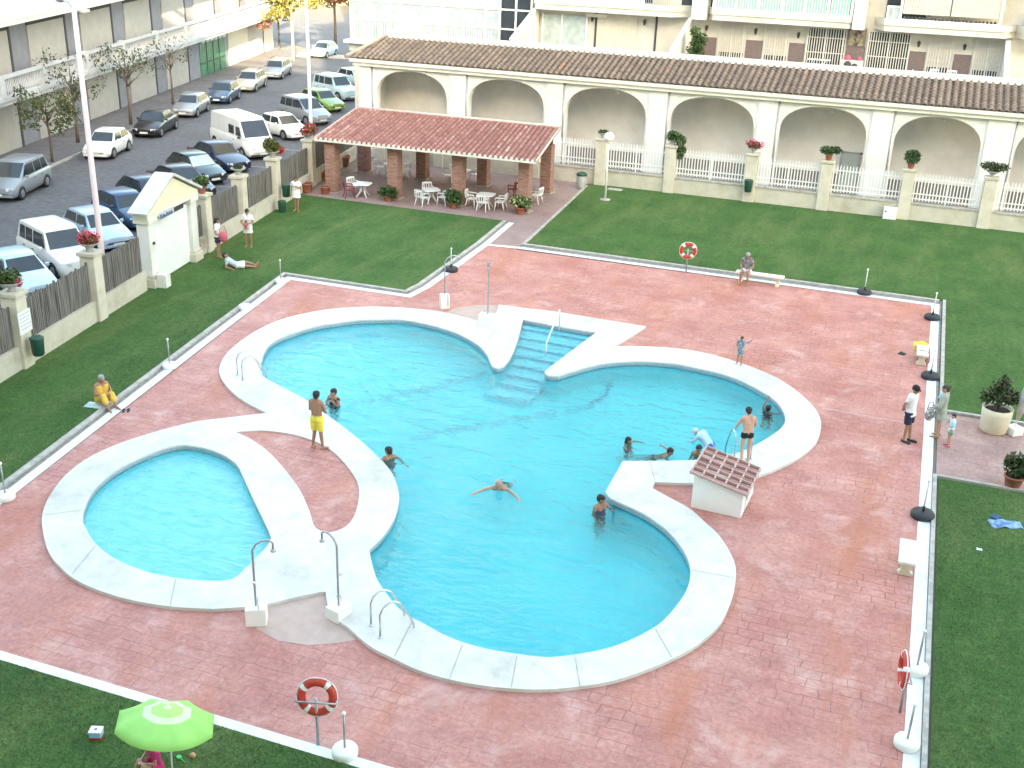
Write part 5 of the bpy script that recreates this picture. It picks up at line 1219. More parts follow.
def chair_(loc, rz, label, m=None):
    m = m or plast
    t = thing('garden_chair', label, 'chair', loc, rz, 'resin armchairs in the pavilion')     # faces local +y
    bm = B(); add_prism(bm, [(-.23,-.2),(.23,-.2),(.26,.24),(-.26,.24)], .41, .445); obj('seat', bm, m, t, bevel=.012)
    bm = B(); n = 8
    pts = [(-.25+.5*i/n) for i in range(n+1)]
    def bk(x, z): return (x*(1+.1*z), -.2-.17*z-.05+.25*x*x, .44+z)
    for i in range(n):
        top = lambda x: .44-.9*x*x*x*x*8
        for (z0, z1) in ((0.02,.1),(.34,1.)):
            a_, b_2 = pts[i], pts[i+1]
            za, zb = (z0, z0); ya, yb = (z1 if z1 < 1 else top(a_)), (z1 if z1 < 1 else top(b_2))
            add_quad(bm, bk(a_,za), bk(b_2,zb), bk(b_2,yb), bk(a_,ya))
        if i % 2 == 0: add_quad(bm, bk(pts[i],.1), bk(pts[i]+.045,.1), bk(pts[i]+.045,.34), bk(pts[i],.34))
    add_quad(bm, bk(pts[-1]-.045,.1), bk(pts[-1],.1), bk(pts[-1],.34), bk(pts[-1]-.045,.34))
    o = obj('backrest', bm, m, t); sl = o.modifiers.new('thick', 'SOLIDIFY'); sl.thickness = .022
    for s in (-1, 1):
        bm = B(); add_tube(bm, [(s*.25,.2,.44),(s*.28,.2,.64),(s*.28,.16,.66),(s*.285,-.1,.66),(s*.265,-.26,.68)], [.022,.024,.03,.03,.022], 7); obj('armrest', bm, m, t)
        bm = B(); add_tube(bm, [(s*.23,.2,.42),(s*.27,.24,.0)], [.03,.022], 7); obj('leg', bm, m, t)
        bm = B(); add_tube(bm, [(s*.21,-.17,.42),(s*.25,-.28,.0)], [.03,.022], 7); obj('leg', bm, m, t)
    return t
T1_ = (-26.843, 51.473, 0.000); T2_ = (-23.163, 51.963, 0.000); T3_ = (-20.240, 52.321, 0.000); T4_ = (-27.703, 56.704, 0.000); T5_ = (-23.519, 56.989, 0.000)
def off(p, dx, dy): return (p[0]+dx, p[1]+dy, 0)
def face(p, q): return math.atan2(q[1]-p[1], q[0]-p[0]) - math.pi/2
table_(T1_, R(10), 'white table with two seats at the left end of the pavilion front')
table_(T2_, R(40), 'white table ringed by three white chairs, second along the pavilion front')
table_(T3_, R(5), 'white table near the right front of the pavilion with chairs tucked round it')
table_(T4_, R(20), 'white table at the back of the pavilion seen beside the second pillar')
table_(T5_, R(0), 'white table at the back right of the pavilion behind the third pillar')
for T, dx, dy, lab, m_ in (
  (T1_,-.72,.35,'white chair behind the left end table',None),(T1_,-.55,-.45,'dark red chair half under the left end table',plast_r),
  (T2_,-.45,.62,'white chair with rounded back behind the second table',None),(T2_,-.2,-.7,'white chair seen from behind at the second table',None),(T2_,.75,-.1,'white chair seen side-on right of the second table',None),
  (T3_,-.78,-.05,'white chair left of the right front table',None),(T3_,.05,-.62,'white chair seen from behind at the right front table',None),(T3_,.8,0,'white chair facing left at the right front table',None),
  (T4_,-.8,.1,'white chair left of the back table by the second pillar',None),(T4_,.75,.3,'white chair right of the back table by the second pillar',None),(T4_,.8,-.35,'white chair nearest the second pillar at the back table',None),
  (T5_,-.75,-.3,'white chair left of the third pillar, turned to the back table',None),(T5_,-.6,.5,'white chair at the far left of the back right table',None),(T5_,.55,.65,'white chair with tall back right of the third pillar',None),(T5_,1.05,.3,'white chair second to the right of the third pillar',None)):
    p = off(T, dx, dy); chair_(p, face(p, T), lab, m_)
p = (-18.297, 54.554, 0.000); chair_(p, R(80), 'lone white chair between the two right-hand pillars')
p = (-19.788, 55.258, 0.000); chair_(p, R(60), 'dark red chair behind the right front pillar', plast_r)
p = (-20.089, 56.396, 0.000); chair_((p[0]+.1,p[1]+.6,0), R(100), 'white chair mostly hidden behind the right front pillar')
# terrace furniture above the arcade
def lift(o, z): o.location.z = z
zt_ = 5.72
c_ = chair_((-20.5,68.9,0), R(120), 'white chair left of the table on the closed-shutter terrace'); lift(c_, zt_); c_['group'] = 'chairs on the terrace'
tb = table_((-19.2,68.8,0), 0, 'white table on the terrace before the closed shutters'); lift(tb, zt_); tb['group'] = 'tables on the terrace'
c_ = chair_((-17.9,68.9,0), R(-100), 'white chair right of the table on the closed-shutter terrace'); lift(c_, zt_); c_['group'] = 'chairs on the terrace'
tb = table_((.55,68.6,0), 0, 'white table between chairs on the right-hand terrace'); lift(tb, zt_); tb['group'] = 'tables on the terrace'
for x, y, a, l in ((-.65,68.6,-90,'white chair at the left end of the right-hand terrace set'),(.2,69.5,180,'white chair with dark cushion behind the terrace table'),(1.15,69.5,180,'second cushioned white chair behind the terrace table'),(1.95,68.7,90,'white chair at the right end of the terrace set')):
    c_ = chair_((x,y,0), R(a), l); lift(c_, zt_); c_['group'] = 'chairs on the terrace'
    if 'cushion' in l:
        bm = B(); add_box(bm, -.2, .2, -.18, .2, .45, .52); obj('cushion', bm, mat('dark_cushion', (.08,.06,.10), .9, .2, 5.), c_, bevel=.02)
t = thing('clothes_airer', 'white folding airer with crossed legs before the dark grille on the terrace', 'airer', (-6.3,70.3,zt_))
bm = B(); add_box(bm, -.65, .65, -.2, .2, .85, .89); obj('top', bm, white_m, t)
for s in (-1,1):
    bm = B(); add_tube(bm, [(-.45*s,.1*s,.85),(.25*s,.1*s,.0)], .02, 6); obj('leg', bm, white_m, t)
t = thing('planter', 'dark leafy shrub in a tub in the corner of the middle terrace', 'planter', (-13.4,68.6,zt_), 0, 'terrace plants')
bm = B(); add_lathe(bm, [(.25,0),(.3,.4),(.26,.4)], seg=14); obj('bowl', bm, terra_m, t); plant(t, [(0,0,1.0,.6,1.1),(.2,0,1.7,.5),(-.1,.1,2.1,.35)], 700, .12, [leaf_b, leaf_a], 41)
t = thing('sideboard', 'pale sideboard with white cover and pink pots below the terrace plaque', 'sideboard', (-4.35,70.6,zt_))
bm = B(); add_box(bm, -.7, .55, -.25, .25, 0, .95); obj('cabinet', bm, offwhite_m, t)
bm = B(); add_sphere(bm, (-.35,-.05,1.02), .2, 10, 8); add_sphere(bm, (.3,0,1.05), .13, 10, 8); obj('pot', bm, fl_pink, t)
bm = B(); add_sphere(bm, (-.3,-.3,.7), .22, 10, 8, (1,.5,1)); add_sphere(bm, (.1,-.28,.6), .2, 10, 8, (1,.5,1)); obj('dark_bag', bm, dark_m, t)
# ---------------------------------------------------------------- cars
glass_car = mat('car_glass', (.03,.04,.045), .06, .2, 1., spec=.8)
glass_pale = mat('car_glass_pale', (.42,.55,.58), .1, .2, 1.2, c2=(.55,.66,.68))  # paler, bluish glass colour for one windscreen
tyre_m = mat('tyre_rubber', (.02,.02,.022), .8, .2, 8.); rim_m = mat('alloy_rim', (.40,.41,.43), .35, .1, 8., metal=.8)
lampg = mat('headlamp_glass', (.62,.66,.68), .1, .05, 8.); tail_m = mat('tail_lamp_red', (.30,.01,.01), .25, .1, 8.); plate_m = mat('number_plate', (.75,.75,.72), .5, .03, 9.)
trim_m = mat('black_plastic_trim', (.03,.03,.033), .6, .15, 8.)
def paint(n, c, r=.3, met=.0): return mat('paint_'+n, c, r, .05, 1.2, metal=met, coat=.5)
STY = {  # length, width, height, belt height, hood start, windscreen base/top (from front), roof end / rear glass base (from front), nose height, tail height
 'hatch':  dict(L=3.95,W=1.68,H=1.42,belt=.92,nose=.66,hood=.84,ws=(1.05,1.72),rw=(3.28,3.82),tail=.88),
 'saloon': dict(L=4.45,W=1.74,H=1.41,belt=.92,nose=.64,hood=.82,ws=(1.25,1.95),rw=(3.25,3.82),tail=.93),
 'wagon':  dict(L=4.45,W=1.72,H=1.47,belt=.93,nose=.66,hood=.84,ws=(1.2,1.9),rw=(4.0,4.35),tail=.93),
 'mpv':    dict(L=4.4,W=1.80,H=1.68,belt=1.0,nose=.72,hood=.93,ws=(.95,1.95),rw=(3.95,4.28),tail=1.0),
 'suv':    dict(L=4.3,W=1.78,H=1.78,belt=1.08,nose=.85,hood=1.02,ws=(1.2,1.75),rw=(4.05,4.22),tail=1.08),
 'van':    dict(L=5.6,W=1.98,H=2.2,belt=1.18,nose=.78,hood=1.02,ws=(.65,1.45),rw=(5.42,5.5),tail=1.15),
}
def car(style, loc, heading, pm, label, group, windscreen=None, rails=False, plate=True):
    """heading: unit vector the nose points to; origin on the ground under the middle; local +y is forward"""
    s = STY[style]; L, W, H = s['L'], s['W'], s['H']
    t = thing('parked_car' if style != 'van' else 'parked_van', label, 'car' if style != 'van' else 'van', loc, math.atan2(heading[1], heading[0])-math.pi/2, group)
    y = lambda d: L/2-d
    zb = .20; belt = s['belt']
    st = [(0.0,.30,.50,.76),(.06,.22,s['nose']-.04,.88),(.22,zb,s['nose'],.95),(.6,zb,(s['nose']+s['hood'])/2+.03,.985),(s['ws'][0],zb,s['hood']+.05,1.),(s['ws'][0]+.35,zb,belt,1.),(L*.55,zb,belt+.01,1.),(s['rw'][1]-.25,zb,belt+.02,.99),(s['rw'][1],zb,s['tail'],.98),(L-.16,zb,s['tail']-.02,.94),(L-.04,.24,s['tail']-.14,.9),(L,.32,.55,.82)]
    bm = B(); rings = []
    for d, z0, z1, wf in st:
        w2 = W/2*wf; zm = (z0+z1)/2
        prof = [(0,z0),(w2*.86,z0),(w2*.97,z0+.12),(w2,zm-.02),(w2*.985,z1-.10),(w2*.93,z1-.02),(w2*.78,z1+.015),(0,z1+.035)]
        full = [(-x,z) for x, z in prof[::-1]] + prof[1:-1]
        rings.append([bm.verts.new((x, y(d), z)) for x, z in full])
    n = len(rings[0])
    for a, b in zip(rings, rings[1:]):
        for k in range(n): bm.faces.new((a[k], a[(k+1)%n], b[(k+1)%n], b[k]))
    bm.faces.new(rings[0]); bm.faces.new(rings[-1][::-1])
    # cabin
    wb, wt = W/2*.93, W/2*.76; z0, z1 = belt-.05, H
    if style in ('van','suv','mpv'): wt = W/2*(.88 if style == 'van' else .82)
    wsb, wst = s['ws']; rwt, rwb = s['rw']
    def cab(f, side):  # f: 0 = belt, 1 = roof
        return None
    secs = [(wsb, 0, wb*.96, z0+.02-.03), (wst, 1, wt*.93, z1-.055), (wst+.35, 1, wt, z1-.01), ((wst+rwt)/2, 1, wt, z1), (rwt-.25, 1, wt*.99, z1-.02), (rwt, 1, wt*.95, z1-.06), (rwb, 0, wb*.95, s['tail']-.03)]
    top = [(d, w_, z) for d, k, w_, z in secs]
    ring_t = []
    for d, w_, z in top: ring_t.append([bm.verts.new((x*w_, y(d), z + (0 if abs(x) == 1 else .025))) for x in (-1,-.9,0,.9,1)])
    for a, b in zip(ring_t, ring_t[1:]):
        for k in range(4): bm.faces.new((a[k], b[k], b[k+1], a[k+1]))
    for sgn in (-1, 1):
        k = 0 if sgn < 0 else 4
        base = [bm.verts.new((sgn*wb, y(d), z0)) for d in (wsb+.05, wst+.2, (wst+rwt)/2, rwt-.1, rwb-.03)]
        tp = [ring_t[i][k] for i in range(7)]
        poly = [tp[0]] + tp[1:7] + base[::-1]
        # side strips: join roof edge to belt
        q = [(tp[0],base[0],base[0],tp[1]),(tp[1],base[0],base[1],tp[2]),(tp[2],base[1],base[2],tp[3]),(tp[3],base[2],base[3],tp[4]),(tp[4],base[3],base[4],tp[5])]
        for a_, b_2, c_2, d_2 in q:
            vs_ = []
            for v in (a_, b_2, c_2, d_2):
                if v not in vs_: vs_.append(v)
            bm.faces.new(vs_)
        bm.faces.new((tp[5], base[4], tp[6]))
    # dark wheel arches (proud discs on the body sides)
    wy = (L*.5-.80 if style != 'van' else L*.5-.85, -L*.5+.78); wr = .31 if style not in ('suv','van') else .34
    for sgn in (-1, 1):
        for yy in wy:
            ring = [bm.verts.new((sgn*(W/2+.004), yy+(wr+.06)*math.cos(a), max(.2, wr+(wr+.06)*math.sin(a)))) for a in [2*math.pi*k/20 for k in range(20)]]
            f = bm.faces.new(ring); f.material_index = 1
            ring2 = [bm.verts.new((sgn*(W/2-.06), v.co.y, v.co.z)) for v in ring]
            for k in range(20): bm.faces.new((ring[k], ring[(k+1)%20], ring2[(k+1)%20], ring2[k])).material_index = 1
    obj('body', bm, [pm, trim_m], t, auto=38)
    # glazing, set just proud of the cabin
    def pane(name, pts, m, push):
        bm = B(); c = sum((V(p) for p in pts), V())/len(pts); nn = (V(pts[1])-V(pts[0])).cross(V(pts[2])-V(pts[0])).normalized()
        if nn.dot(V(push)) < 0: nn = -nn
        f1 = [bm.verts.new(V(p)+nn*.014) for p in pts]; f0 = [bm.verts.new(V(p)-nn*.01) for p in pts]
        bm.faces.new(f1); bm.faces.new(f0[::-1])
        for i in range(len(pts)): bm.faces.new((f0[i], f0[(i+1)%len(pts)], f1[(i+1)%len(pts)], f1[i]))
        return obj(name, bm, m, t)
    def lerp(a, b, f): return tuple(a[i]+(b[i]-a[i])*f for i in range(3))
    a0, a1 = (wb*.96, y(wsb), z0-.01), (wt*.93, y(wst), z1-.055)
    def wsq(f0, f1, fx):
        p, q = lerp(a0, a1, f0), lerp(a0, a1, f1); return [(-p[0]*fx,p[1],p[2]+.012),(p[0]*fx,p[1],p[2]+.012),(q[0]*fx,q[1],q[2]+.012),(-q[0]*fx,q[1],q[2]+.012)]
    pane('windscreen', wsq(.10,.93,.91), windscreen or glass_car, (0,1,.6))
    b0, b1 = (wb*.95, y(rwb), s['tail']-.03), (wt*.95, y(rwt), z1-.06)
    p, q = lerp(b0, b1, .2 if style != 'van' else .3), lerp(b0, b1, .9)
    pane('rear_window', [(-p[0]*.86,p[1],p[2]+.01),(p[0]*.86,p[1],p[2]+.01),(q[0]*.86,q[1],q[2]+.01),(-q[0]*.86,q[1],q[2]+.01)], glass_car, (0,-1,.6))
    def side(sgn, d0, d1, lo=.14, hi=.86, front=False, rear=False):
        def P(d, f): return (sgn*(wb+(wt-wb)*f), y(d), z0+(z1-.03-z0)*f)
        k0, k1 = (.62*(wst-wsb)*(hi-lo) if front else .02), (.55*max(.0, rwb-rwt)*(hi-lo) if rear else 0)
        pane('side_window', [P(d0,lo),P(d1,lo),P(d1-k1,hi),P(d0+k0,hi)], glass_car, (sgn,0,.3))
    cabf, cabr = wsb+.30, rwb-.30
    for sgn in (-1, 1):
        if style == 'van':
            side(sgn, wsb+.38, 1.75, .14, .62, True); side(sgn, 2.0, 2.75, .14, .62)
        else:
            mid = cabf+(cabr-cabf)*.46; side(sgn, cabf, mid-.04, front=True)
            if style in ('wagon','mpv','suv'):
                m2 = mid+(cabr-mid)*.55; side(sgn, mid+.05, m2-.03); side(sgn, m2+.04, cabr, rear=True)
            else: side(sgn, mid+.05, cabr-.02, rear=True)
        for yy in wy:
            bm = B(); x0_, x1_ = sgn*(W/2-.18), sgn*(W/2+.012)
            add_tube(bm, [(x0_,yy,wr),(x0_+sgn*.02,yy,wr),(x1_-sgn*.02,yy,wr),(x1_,yy,wr)], [wr-.03,wr,wr,wr-.04], 20); wh = obj('wheel', bm, tyre_m, t)
            bm = B(); add_tube(bm, [(x1_,yy,wr),(x1_+sgn*.012,yy,wr)], [wr*.64,wr*.58], 16)
            for k in range(5): a = k*1.2566; add_obox(bm, (x1_+sgn*.014, yy+.5*wr*.64*math.cos(a), wr+.5*wr*.64*math.sin(a)), .01, wr*.5, .035, 0, 0, a)
            obj('rim', bm, rim_m, wh)
        hz = s['nose']-.10; bm = B(); add_obox(bm, (sgn*W/2*.66, L/2-.09, hz), .34, .10, .15, -sgn*.35); obj('headlight', bm, lampg, t, bevel=.03)
        bm = B(); add_obox(bm, (sgn*W/2*.80, -L/2+.07, s['tail']-.16), .2, .10, .24, sgn*.3); obj('tail_light', bm, tail_m, t, bevel=.02)
        bm = B(); add_obox(bm, (sgn*(W/2+.06), y(wsb+.42), belt+.05), .17, .09, .13); obj('wing_mirror', bm, pm if style != 'van' else trim_m, t, bevel=.03)
        for d in ((wsb+1.35, wsb+2.2) if style != 'van' else (1.95,)):
            bm = B(); add_box(bm, sgn*(W/2)-.012, sgn*(W/2)+.016, y(d)-.08, y(d)+.08, belt-.2, belt-.17); obj('door_handle', bm, trim_m, t)
        if rails:
            bm = B(); add_tube(bm, [(sgn*wt*.88,y(wst+.3),z1-.01),(sgn*wt*.88,y(wst+.45),z1+.07),(sgn*wt*.88,y(rwt-.35),z1+.07),(sgn*wt*.88,y(rwt-.2),z1-.01)], .02, 6); obj('roof_rail', bm, trim_m, t)
    bm = B(); add_obox(bm, (0, L/2-.03, .43), W*.62, .06, .12); obj('grille', bm, trim_m, t, bevel=.02)
    bm = B(); add_obox(bm, (0, L/2-.02, .30), W*.8, .10, .1); obj('bumper', bm, trim_m if style in ('suv','van') else pm, t, bevel=.03)
    if plate:
        bm = B(); add_obox(bm, (0, L/2+.035, .38), .5, .012, .11); obj('number_plate', bm, plate_m, t)
    return t
P_white = paint('white', (.78,.78,.75)); P_silver = paint('silver', (.30,.33,.36), .3, .35); P_black = paint('black', (.012,.013,.015)); P_navy = paint('navy', (.012,.02,.05)); P_blue = paint('blue', (.018,.06,.13)); P_ltblue = paint('light_blue', (.40,.54,.66), .3, .2)
P_green = paint('green', (.16,.28,.05)); P_pale = paint('pale_blue', (.45,.62,.70), .3, .2); P_dgreen = paint('dark_green', (.015,.03,.03)); P_gold = paint('pale_gold', (.42,.41,.36), .35, .25)
GF = 'cars parked along the far kerb'; GN = 'cars parked nose-in towards the fence'
def far_h(t=0): return (.30, -.954)
for style, loc, pm, lab, kw in (
 ('mpv', (-42.65,44.1), P_silver, 'silver people carrier at the left picture edge, nearest on the far kerb', {}),
 ('hatch', (-44.95,53.9), P_white, 'white hatchback with dark windscreen under the bare street trees', {}),
 ('saloon', (-46.75,60.9), P_black, 'black saloon parked between the white and the silver hatchback', {}),
 ('hatch', (-48.95,67.9), P_silver, 'silver hatchback parked behind the black saloon', {}),
 ('hatch', (-50.3,74.0), P_blue, 'dark blue hatchback parked before the green shopfront', {}),
 ('wagon', (-51.9,80.2), P_gold, 'pale gold estate car behind the dark blue hatchback', {'rails':True}),
 ('wagon', (-53.9,87.6), P_silver, 'silver estate car last in the row before the crossing', {'rails':True})):
    car(style, (loc[0], loc[1], 0), far_h(), pm, lab, GF, **kw)
car('hatch', (-57.6,102.6,0), (.12,-.99), P_ltblue, 'pale car catching the sun at the far crossing', GF)
hn = (.90, -.43)
for style, loc, pm, lab, kw in (
 ('hatch', (-31.9,32.2), P_pale, 'pale blue hatchback at the left picture edge behind the reed screen', {}),
 ('suv', (-32.45,35.0), P_white, 'white off-roader parked between two pale blue cars', {}),
 ('hatch', (-33.7,38.8), P_ltblue, 'light blue hatchback behind the pinkish lamp post', {}),
 ('hatch', (-34.9,42.2), P_blue, 'deep blue hatchback left of the gateway roof', {}),
 ('hatch', (-35.9,45.2), P_navy, 'dark blue car mostly hidden behind the gateway pediment', {}),
 ('saloon', (-36.2,48.2), P_black, 'black saloon right of the gateway pediment', {}),
 ('hatch', (-37.4,51.2), P_dgreen, 'dark car with a pale windscreen', {'windscreen': glass_pale}),
 ('saloon', (-38.2,54.5), P_navy, 'navy saloon parked beside the white van', {}),
 ('van', (-39.3,58.9), P_white, 'white panel van with tall roof in the row by the fence', {}),
 ('hatch', (-39.9,64.4), P_white, 'small white car behind the grassy flower bowl', {'windscreen': None}),
 ('mpv', (-41.5,69.9), P_silver, 'silver blue people carrier beyond the white van', {}),
 ('hatch', (-43.0,75.0), P_green, 'lime green hatchback near the end of the row', {}),
 ('suv', (-44.6,80.2), P_pale, 'pale grey van-like car with roof rails beside the lime green hatchback', {'rails':True}),
 ('hatch', (-46.4,87.0), P_pale, 'pale blue car at the arcade corner, last of the row', {})):
    h = hn if style != 'van' else (.84,-.54)
    k = min(.9, max(.45, .45+.022*(loc[1]-32))); loc = (loc[0]+h[0]*k, loc[1]+h[1]*k)
    car(style, (loc[0], loc[1], 0), h, pm, lab, GN, **kw)
# ---------------------------------------------------------------- street trees
def tree(loc, h, label, crown, leafm, n, seed, trunk=.09, bm_=None, group='street trees', twigs=14, size=.11):
    t = thing('street_tree', label, 'tree', loc, 0, group); rnd = random.Random(seed)
    bm = B(); zc = h*.5
    add_tube(bm, [(0,0,0),(.03,.02,zc*.5),(-.02,.03,zc),(0,0,h*.8)], [trunk*1.3,trunk,trunk*.8,trunk*.3], 9)
    for k in range(twigs):
        a = rnd.random()*6.28; z = zc*rnd.uniform(.85,1.3); r_ = rnd.uniform(.5,1.)*crown[0]
        p1 = V((0,0,z)); p2 = p1+V((math.cos(a)*r_*.5, math.sin(a)*r_*.5, r_*.45)); p3 = p1+V((math.cos(a+.2)*r_, math.sin(a+.2)*r_, r_*rnd.uniform(.5,1.1)))
        add_tube(bm, [p1,p2,p3], [trunk*.4,trunk*.25,trunk*.08], 5)
    obj('trunk', bm, bm_ or bark_m, t)
    cs = []
    for k in range(26):
        a = rnd.random()*6.28; r_ = crown[0]*math.sqrt(rnd.random()); cs.append((math.cos(a)*r_, math.sin(a)*r_, h*.72+rnd.uniform(-.5,.5)*crown[1], rnd.uniform(.25,.6)*crown[0]*.6))
    bm = B(); leaves(bm, cs, n, size, seed, 0, .3, len(leafm)); obj('crown', bm, leafm, t, recalc=False)
tree((-45.9,50.3,.1), 4.2, 'leafy young street tree at the left before the beige shutters', (1.7,1.8), [leaf_o, leaf_a, leaf_o], 1300, 51, .07)
tree((-48.4,55.4,.1), 5.6, 'half bare street tree crossing the white gallery', (1.8,2.4), [leaf_o, leaf_b], 480, 52, .09)
tree((-49.6,62.0,.1), 5.6, 'street tree with drooping sparse leaves behind the black saloon', (1.9,1.9), [leaf_o, leaf_b], 560, 53, .09)
tree((-52.2,70.2,.1), 5.2, 'thin nearly leafless street tree behind the silver hatchback', (1.6,2.2), [leaf_o], 170, 54, .07)
tree((-58.6,98.3,.0), 8.2, 'tall yellow leaved tree in sun at the end of the far kerb', (3.0,3.6), [leaf_y, leaf_y, leaf_o], 2600, 55, .13, bark_p, size=.17)
tree((-59.5,108.5,.0), 9.5, 'rusty brown leaved tree standing at the far crossing', (2.6,4.5), [leaf_r, leaf_r, leaf_o], 2200, 56, .14, bark_m, size=.18)
tree((-64.5,105.5,.0), 6.0, 'small green tree in the shade beyond the street building', (2.0,2.6), [leaf_b, leaf_a], 1300, 57, .1, bark_m, size=.16)
# ---------------------------------------------------------------- people
def skin(n, c): return mat('skin_'+n, c, .5, .06, 14.)
SK_tan = skin('tan', (.36,.185,.115)); SK_mid = skin('mid', (.44,.25,.17)); SK_fair = skin('fair', (.55,.33,.245)); SK_dark = skin('deep_tan', (.26,.125,.075))
hair_d = mat('hair_dark', (.02,.015,.012), .6, .3, 20.); hair_b = mat('hair_brown', (.06,.035,.022), .6, .3, 20.); hair_g = mat('hair_grey', (.32,.31,.30), .7, .2, 20.)
eye_m = mat('eye_dark', (.02,.015,.015), .3, .1, 20.); lip_m = mat('lip_tone', (.34,.10,.09), .5, .1, 20.)
def fabric(n, c, **k): return mat('fabric_'+n, c, .85, .1, 12., bump=.15, **k)
F_white = fabric('white', (.74,.74,.74)); F_yellow = fabric('yellow', (.78,.66,.10)); F_black = fabric('black', (.015,.015,.02)); F_navy = fabric('navy', (.02,.025,.06)); F_pink = fabric('pink', (.55,.12,.18))
F_green = fabric('pale_green', (.34,.38,.31)); F_aqua = fabric('aqua', (.20,.62,.72)); F_blue = fabric('blue', (.05,.12,.38)); F_gold = fabric('gold', (.72,.46,.10)); F_grey = fabric('grey_print', (.10,.10,.12), c2=(.34,.33,.33)); F_check = fabric('check', (.08,.14,.20), c2=(.42,.50,.52)); F_mag = fabric('magenta', (.50,.03,.14)); F_ltgrey = fabric('light_grey', (.42,.47,.55)); F_straw = fabric('straw', (.66,.62,.52))
BASE = dict(pel=(0,0,.93), chest=(0,0,1.24), neck=(0,.0,1.455), head=(0,.025,1.60),
  shl=(-.185,0,1.41), shr=(.185,0,1.41), ell=(-.235,-.02,1.13), elr=(.235,-.02,1.13), wrl=(-.25,.05,.88), wrr=(.25,.05,.88),
  hil=(-.095,0,.90), hir=(.095,0,.90), knl=(-.105,.02,.49), knr=(.105,.02,.49), anl=(-.11,-.01,.08), anr=(.11,-.01,.08), tol=(-.13,.15,.03), tor=(.13,.15,.03))
def caps(bm, p, q, r0, r1, seg=14):
    """closed tapered capsule"""
    p, q = V(p), V(q); d = q-p
    if d.length < 1e-4: d = V((0,0,1e-3)); q = p+d
    n = 4; pts, rr = [], []
    dn = d.normalized()
    for k in range(n): a = math.pi/2*(k/n); pts.append(p-dn*r0*math.cos(a)); rr.append(max(r0*math.sin(a), 1e-3))
    pts.append(p); rr.append(r0); pts.append(q); rr.append(r1)
    for k in range(n-1, -1, -1): a = math.pi/2*(k/n); pts.append(q+dn*r1*math.cos(a)); rr.append(max(r1*math.sin(a), 1e-3))
    u, w = ring_frame(dn); rings = [[bm.verts.new(c+(u*math.cos(2*math.pi*i/seg)+w*math.sin(2*math.pi*i/seg))*r) for i in range(seg)] for c, r in zip(pts, rr)]
    for a, b in zip(rings, rings[1:]):
        for i in range(seg): bm.faces.new((a[i], a[(i+1)%seg], b[(i+1)%seg], b[i]))
    bm.faces.new(rings[0][::-1]); bm.faces.new(rings[-1])
def frus(bm, p, q, r0, r1, seg=16, sq=1.):
    p, q = V(p), V(q); u, w = ring_frame(q-p)
    if abs((q-p).normalized().z) > .5: u, w = V((1,0,0)), V((0,1,0))
    A = [bm.verts.new(p+(u*math.cos(2*math.pi*i/seg)+w*math.sin(2*math.pi*i/seg)*sq)*r0) for i in range(seg)]; Bq = [bm.verts.new(q+(u*math.cos(2*math.pi*i/seg)+w*math.sin(2*math.pi*i/seg)*sq)*r1) for i in range(seg)]
    for i in range(seg): bm.faces.new((A[i], A[(i+1)%seg], Bq[(i+1)%seg], Bq[i]))
    bm.faces.new(A[::-1]); bm.faces.new(Bq)
def fuse(bm, voxel=.011, smooth=3):
    """union of overlapping closed shapes into one continuous skin"""
    bmesh.ops.recalc_face_normals(bm, faces=bm.faces[:])
    me = bpy.data.meshes.new('tmp'); bm.to_mesh(me); bm.free(); o = bpy.data.objects.new('tmp', me); col.objects.link(o)
    r = o.modifiers.new('r', 'REMESH'); r.mode = 'VOXEL'; r.voxel_size = voxel; r.use_smooth_shade = True
    if smooth: s = o.modifiers.new('s', 'SMOOTH'); s.iterations = smooth; s.factor = .5
    dg = bpy.context.evaluated_depsgraph_get(); out = bpy.data.meshes.new_from_object(o.evaluated_get(dg)); bpy.data.objects.remove(o); bpy.data.meshes.remove(me)
    for p in out.polygons: p.use_smooth = True
    return out
def meshobj(name, me, ms, parent):
    me.name = name; me.materials.clear()
    for x in (ms if isinstance(ms, (list, tuple)) else [ms]): me.materials.append(x)
    o = bpy.data.objects.new(name, me); col.objects.link(o); o.parent = parent; return o
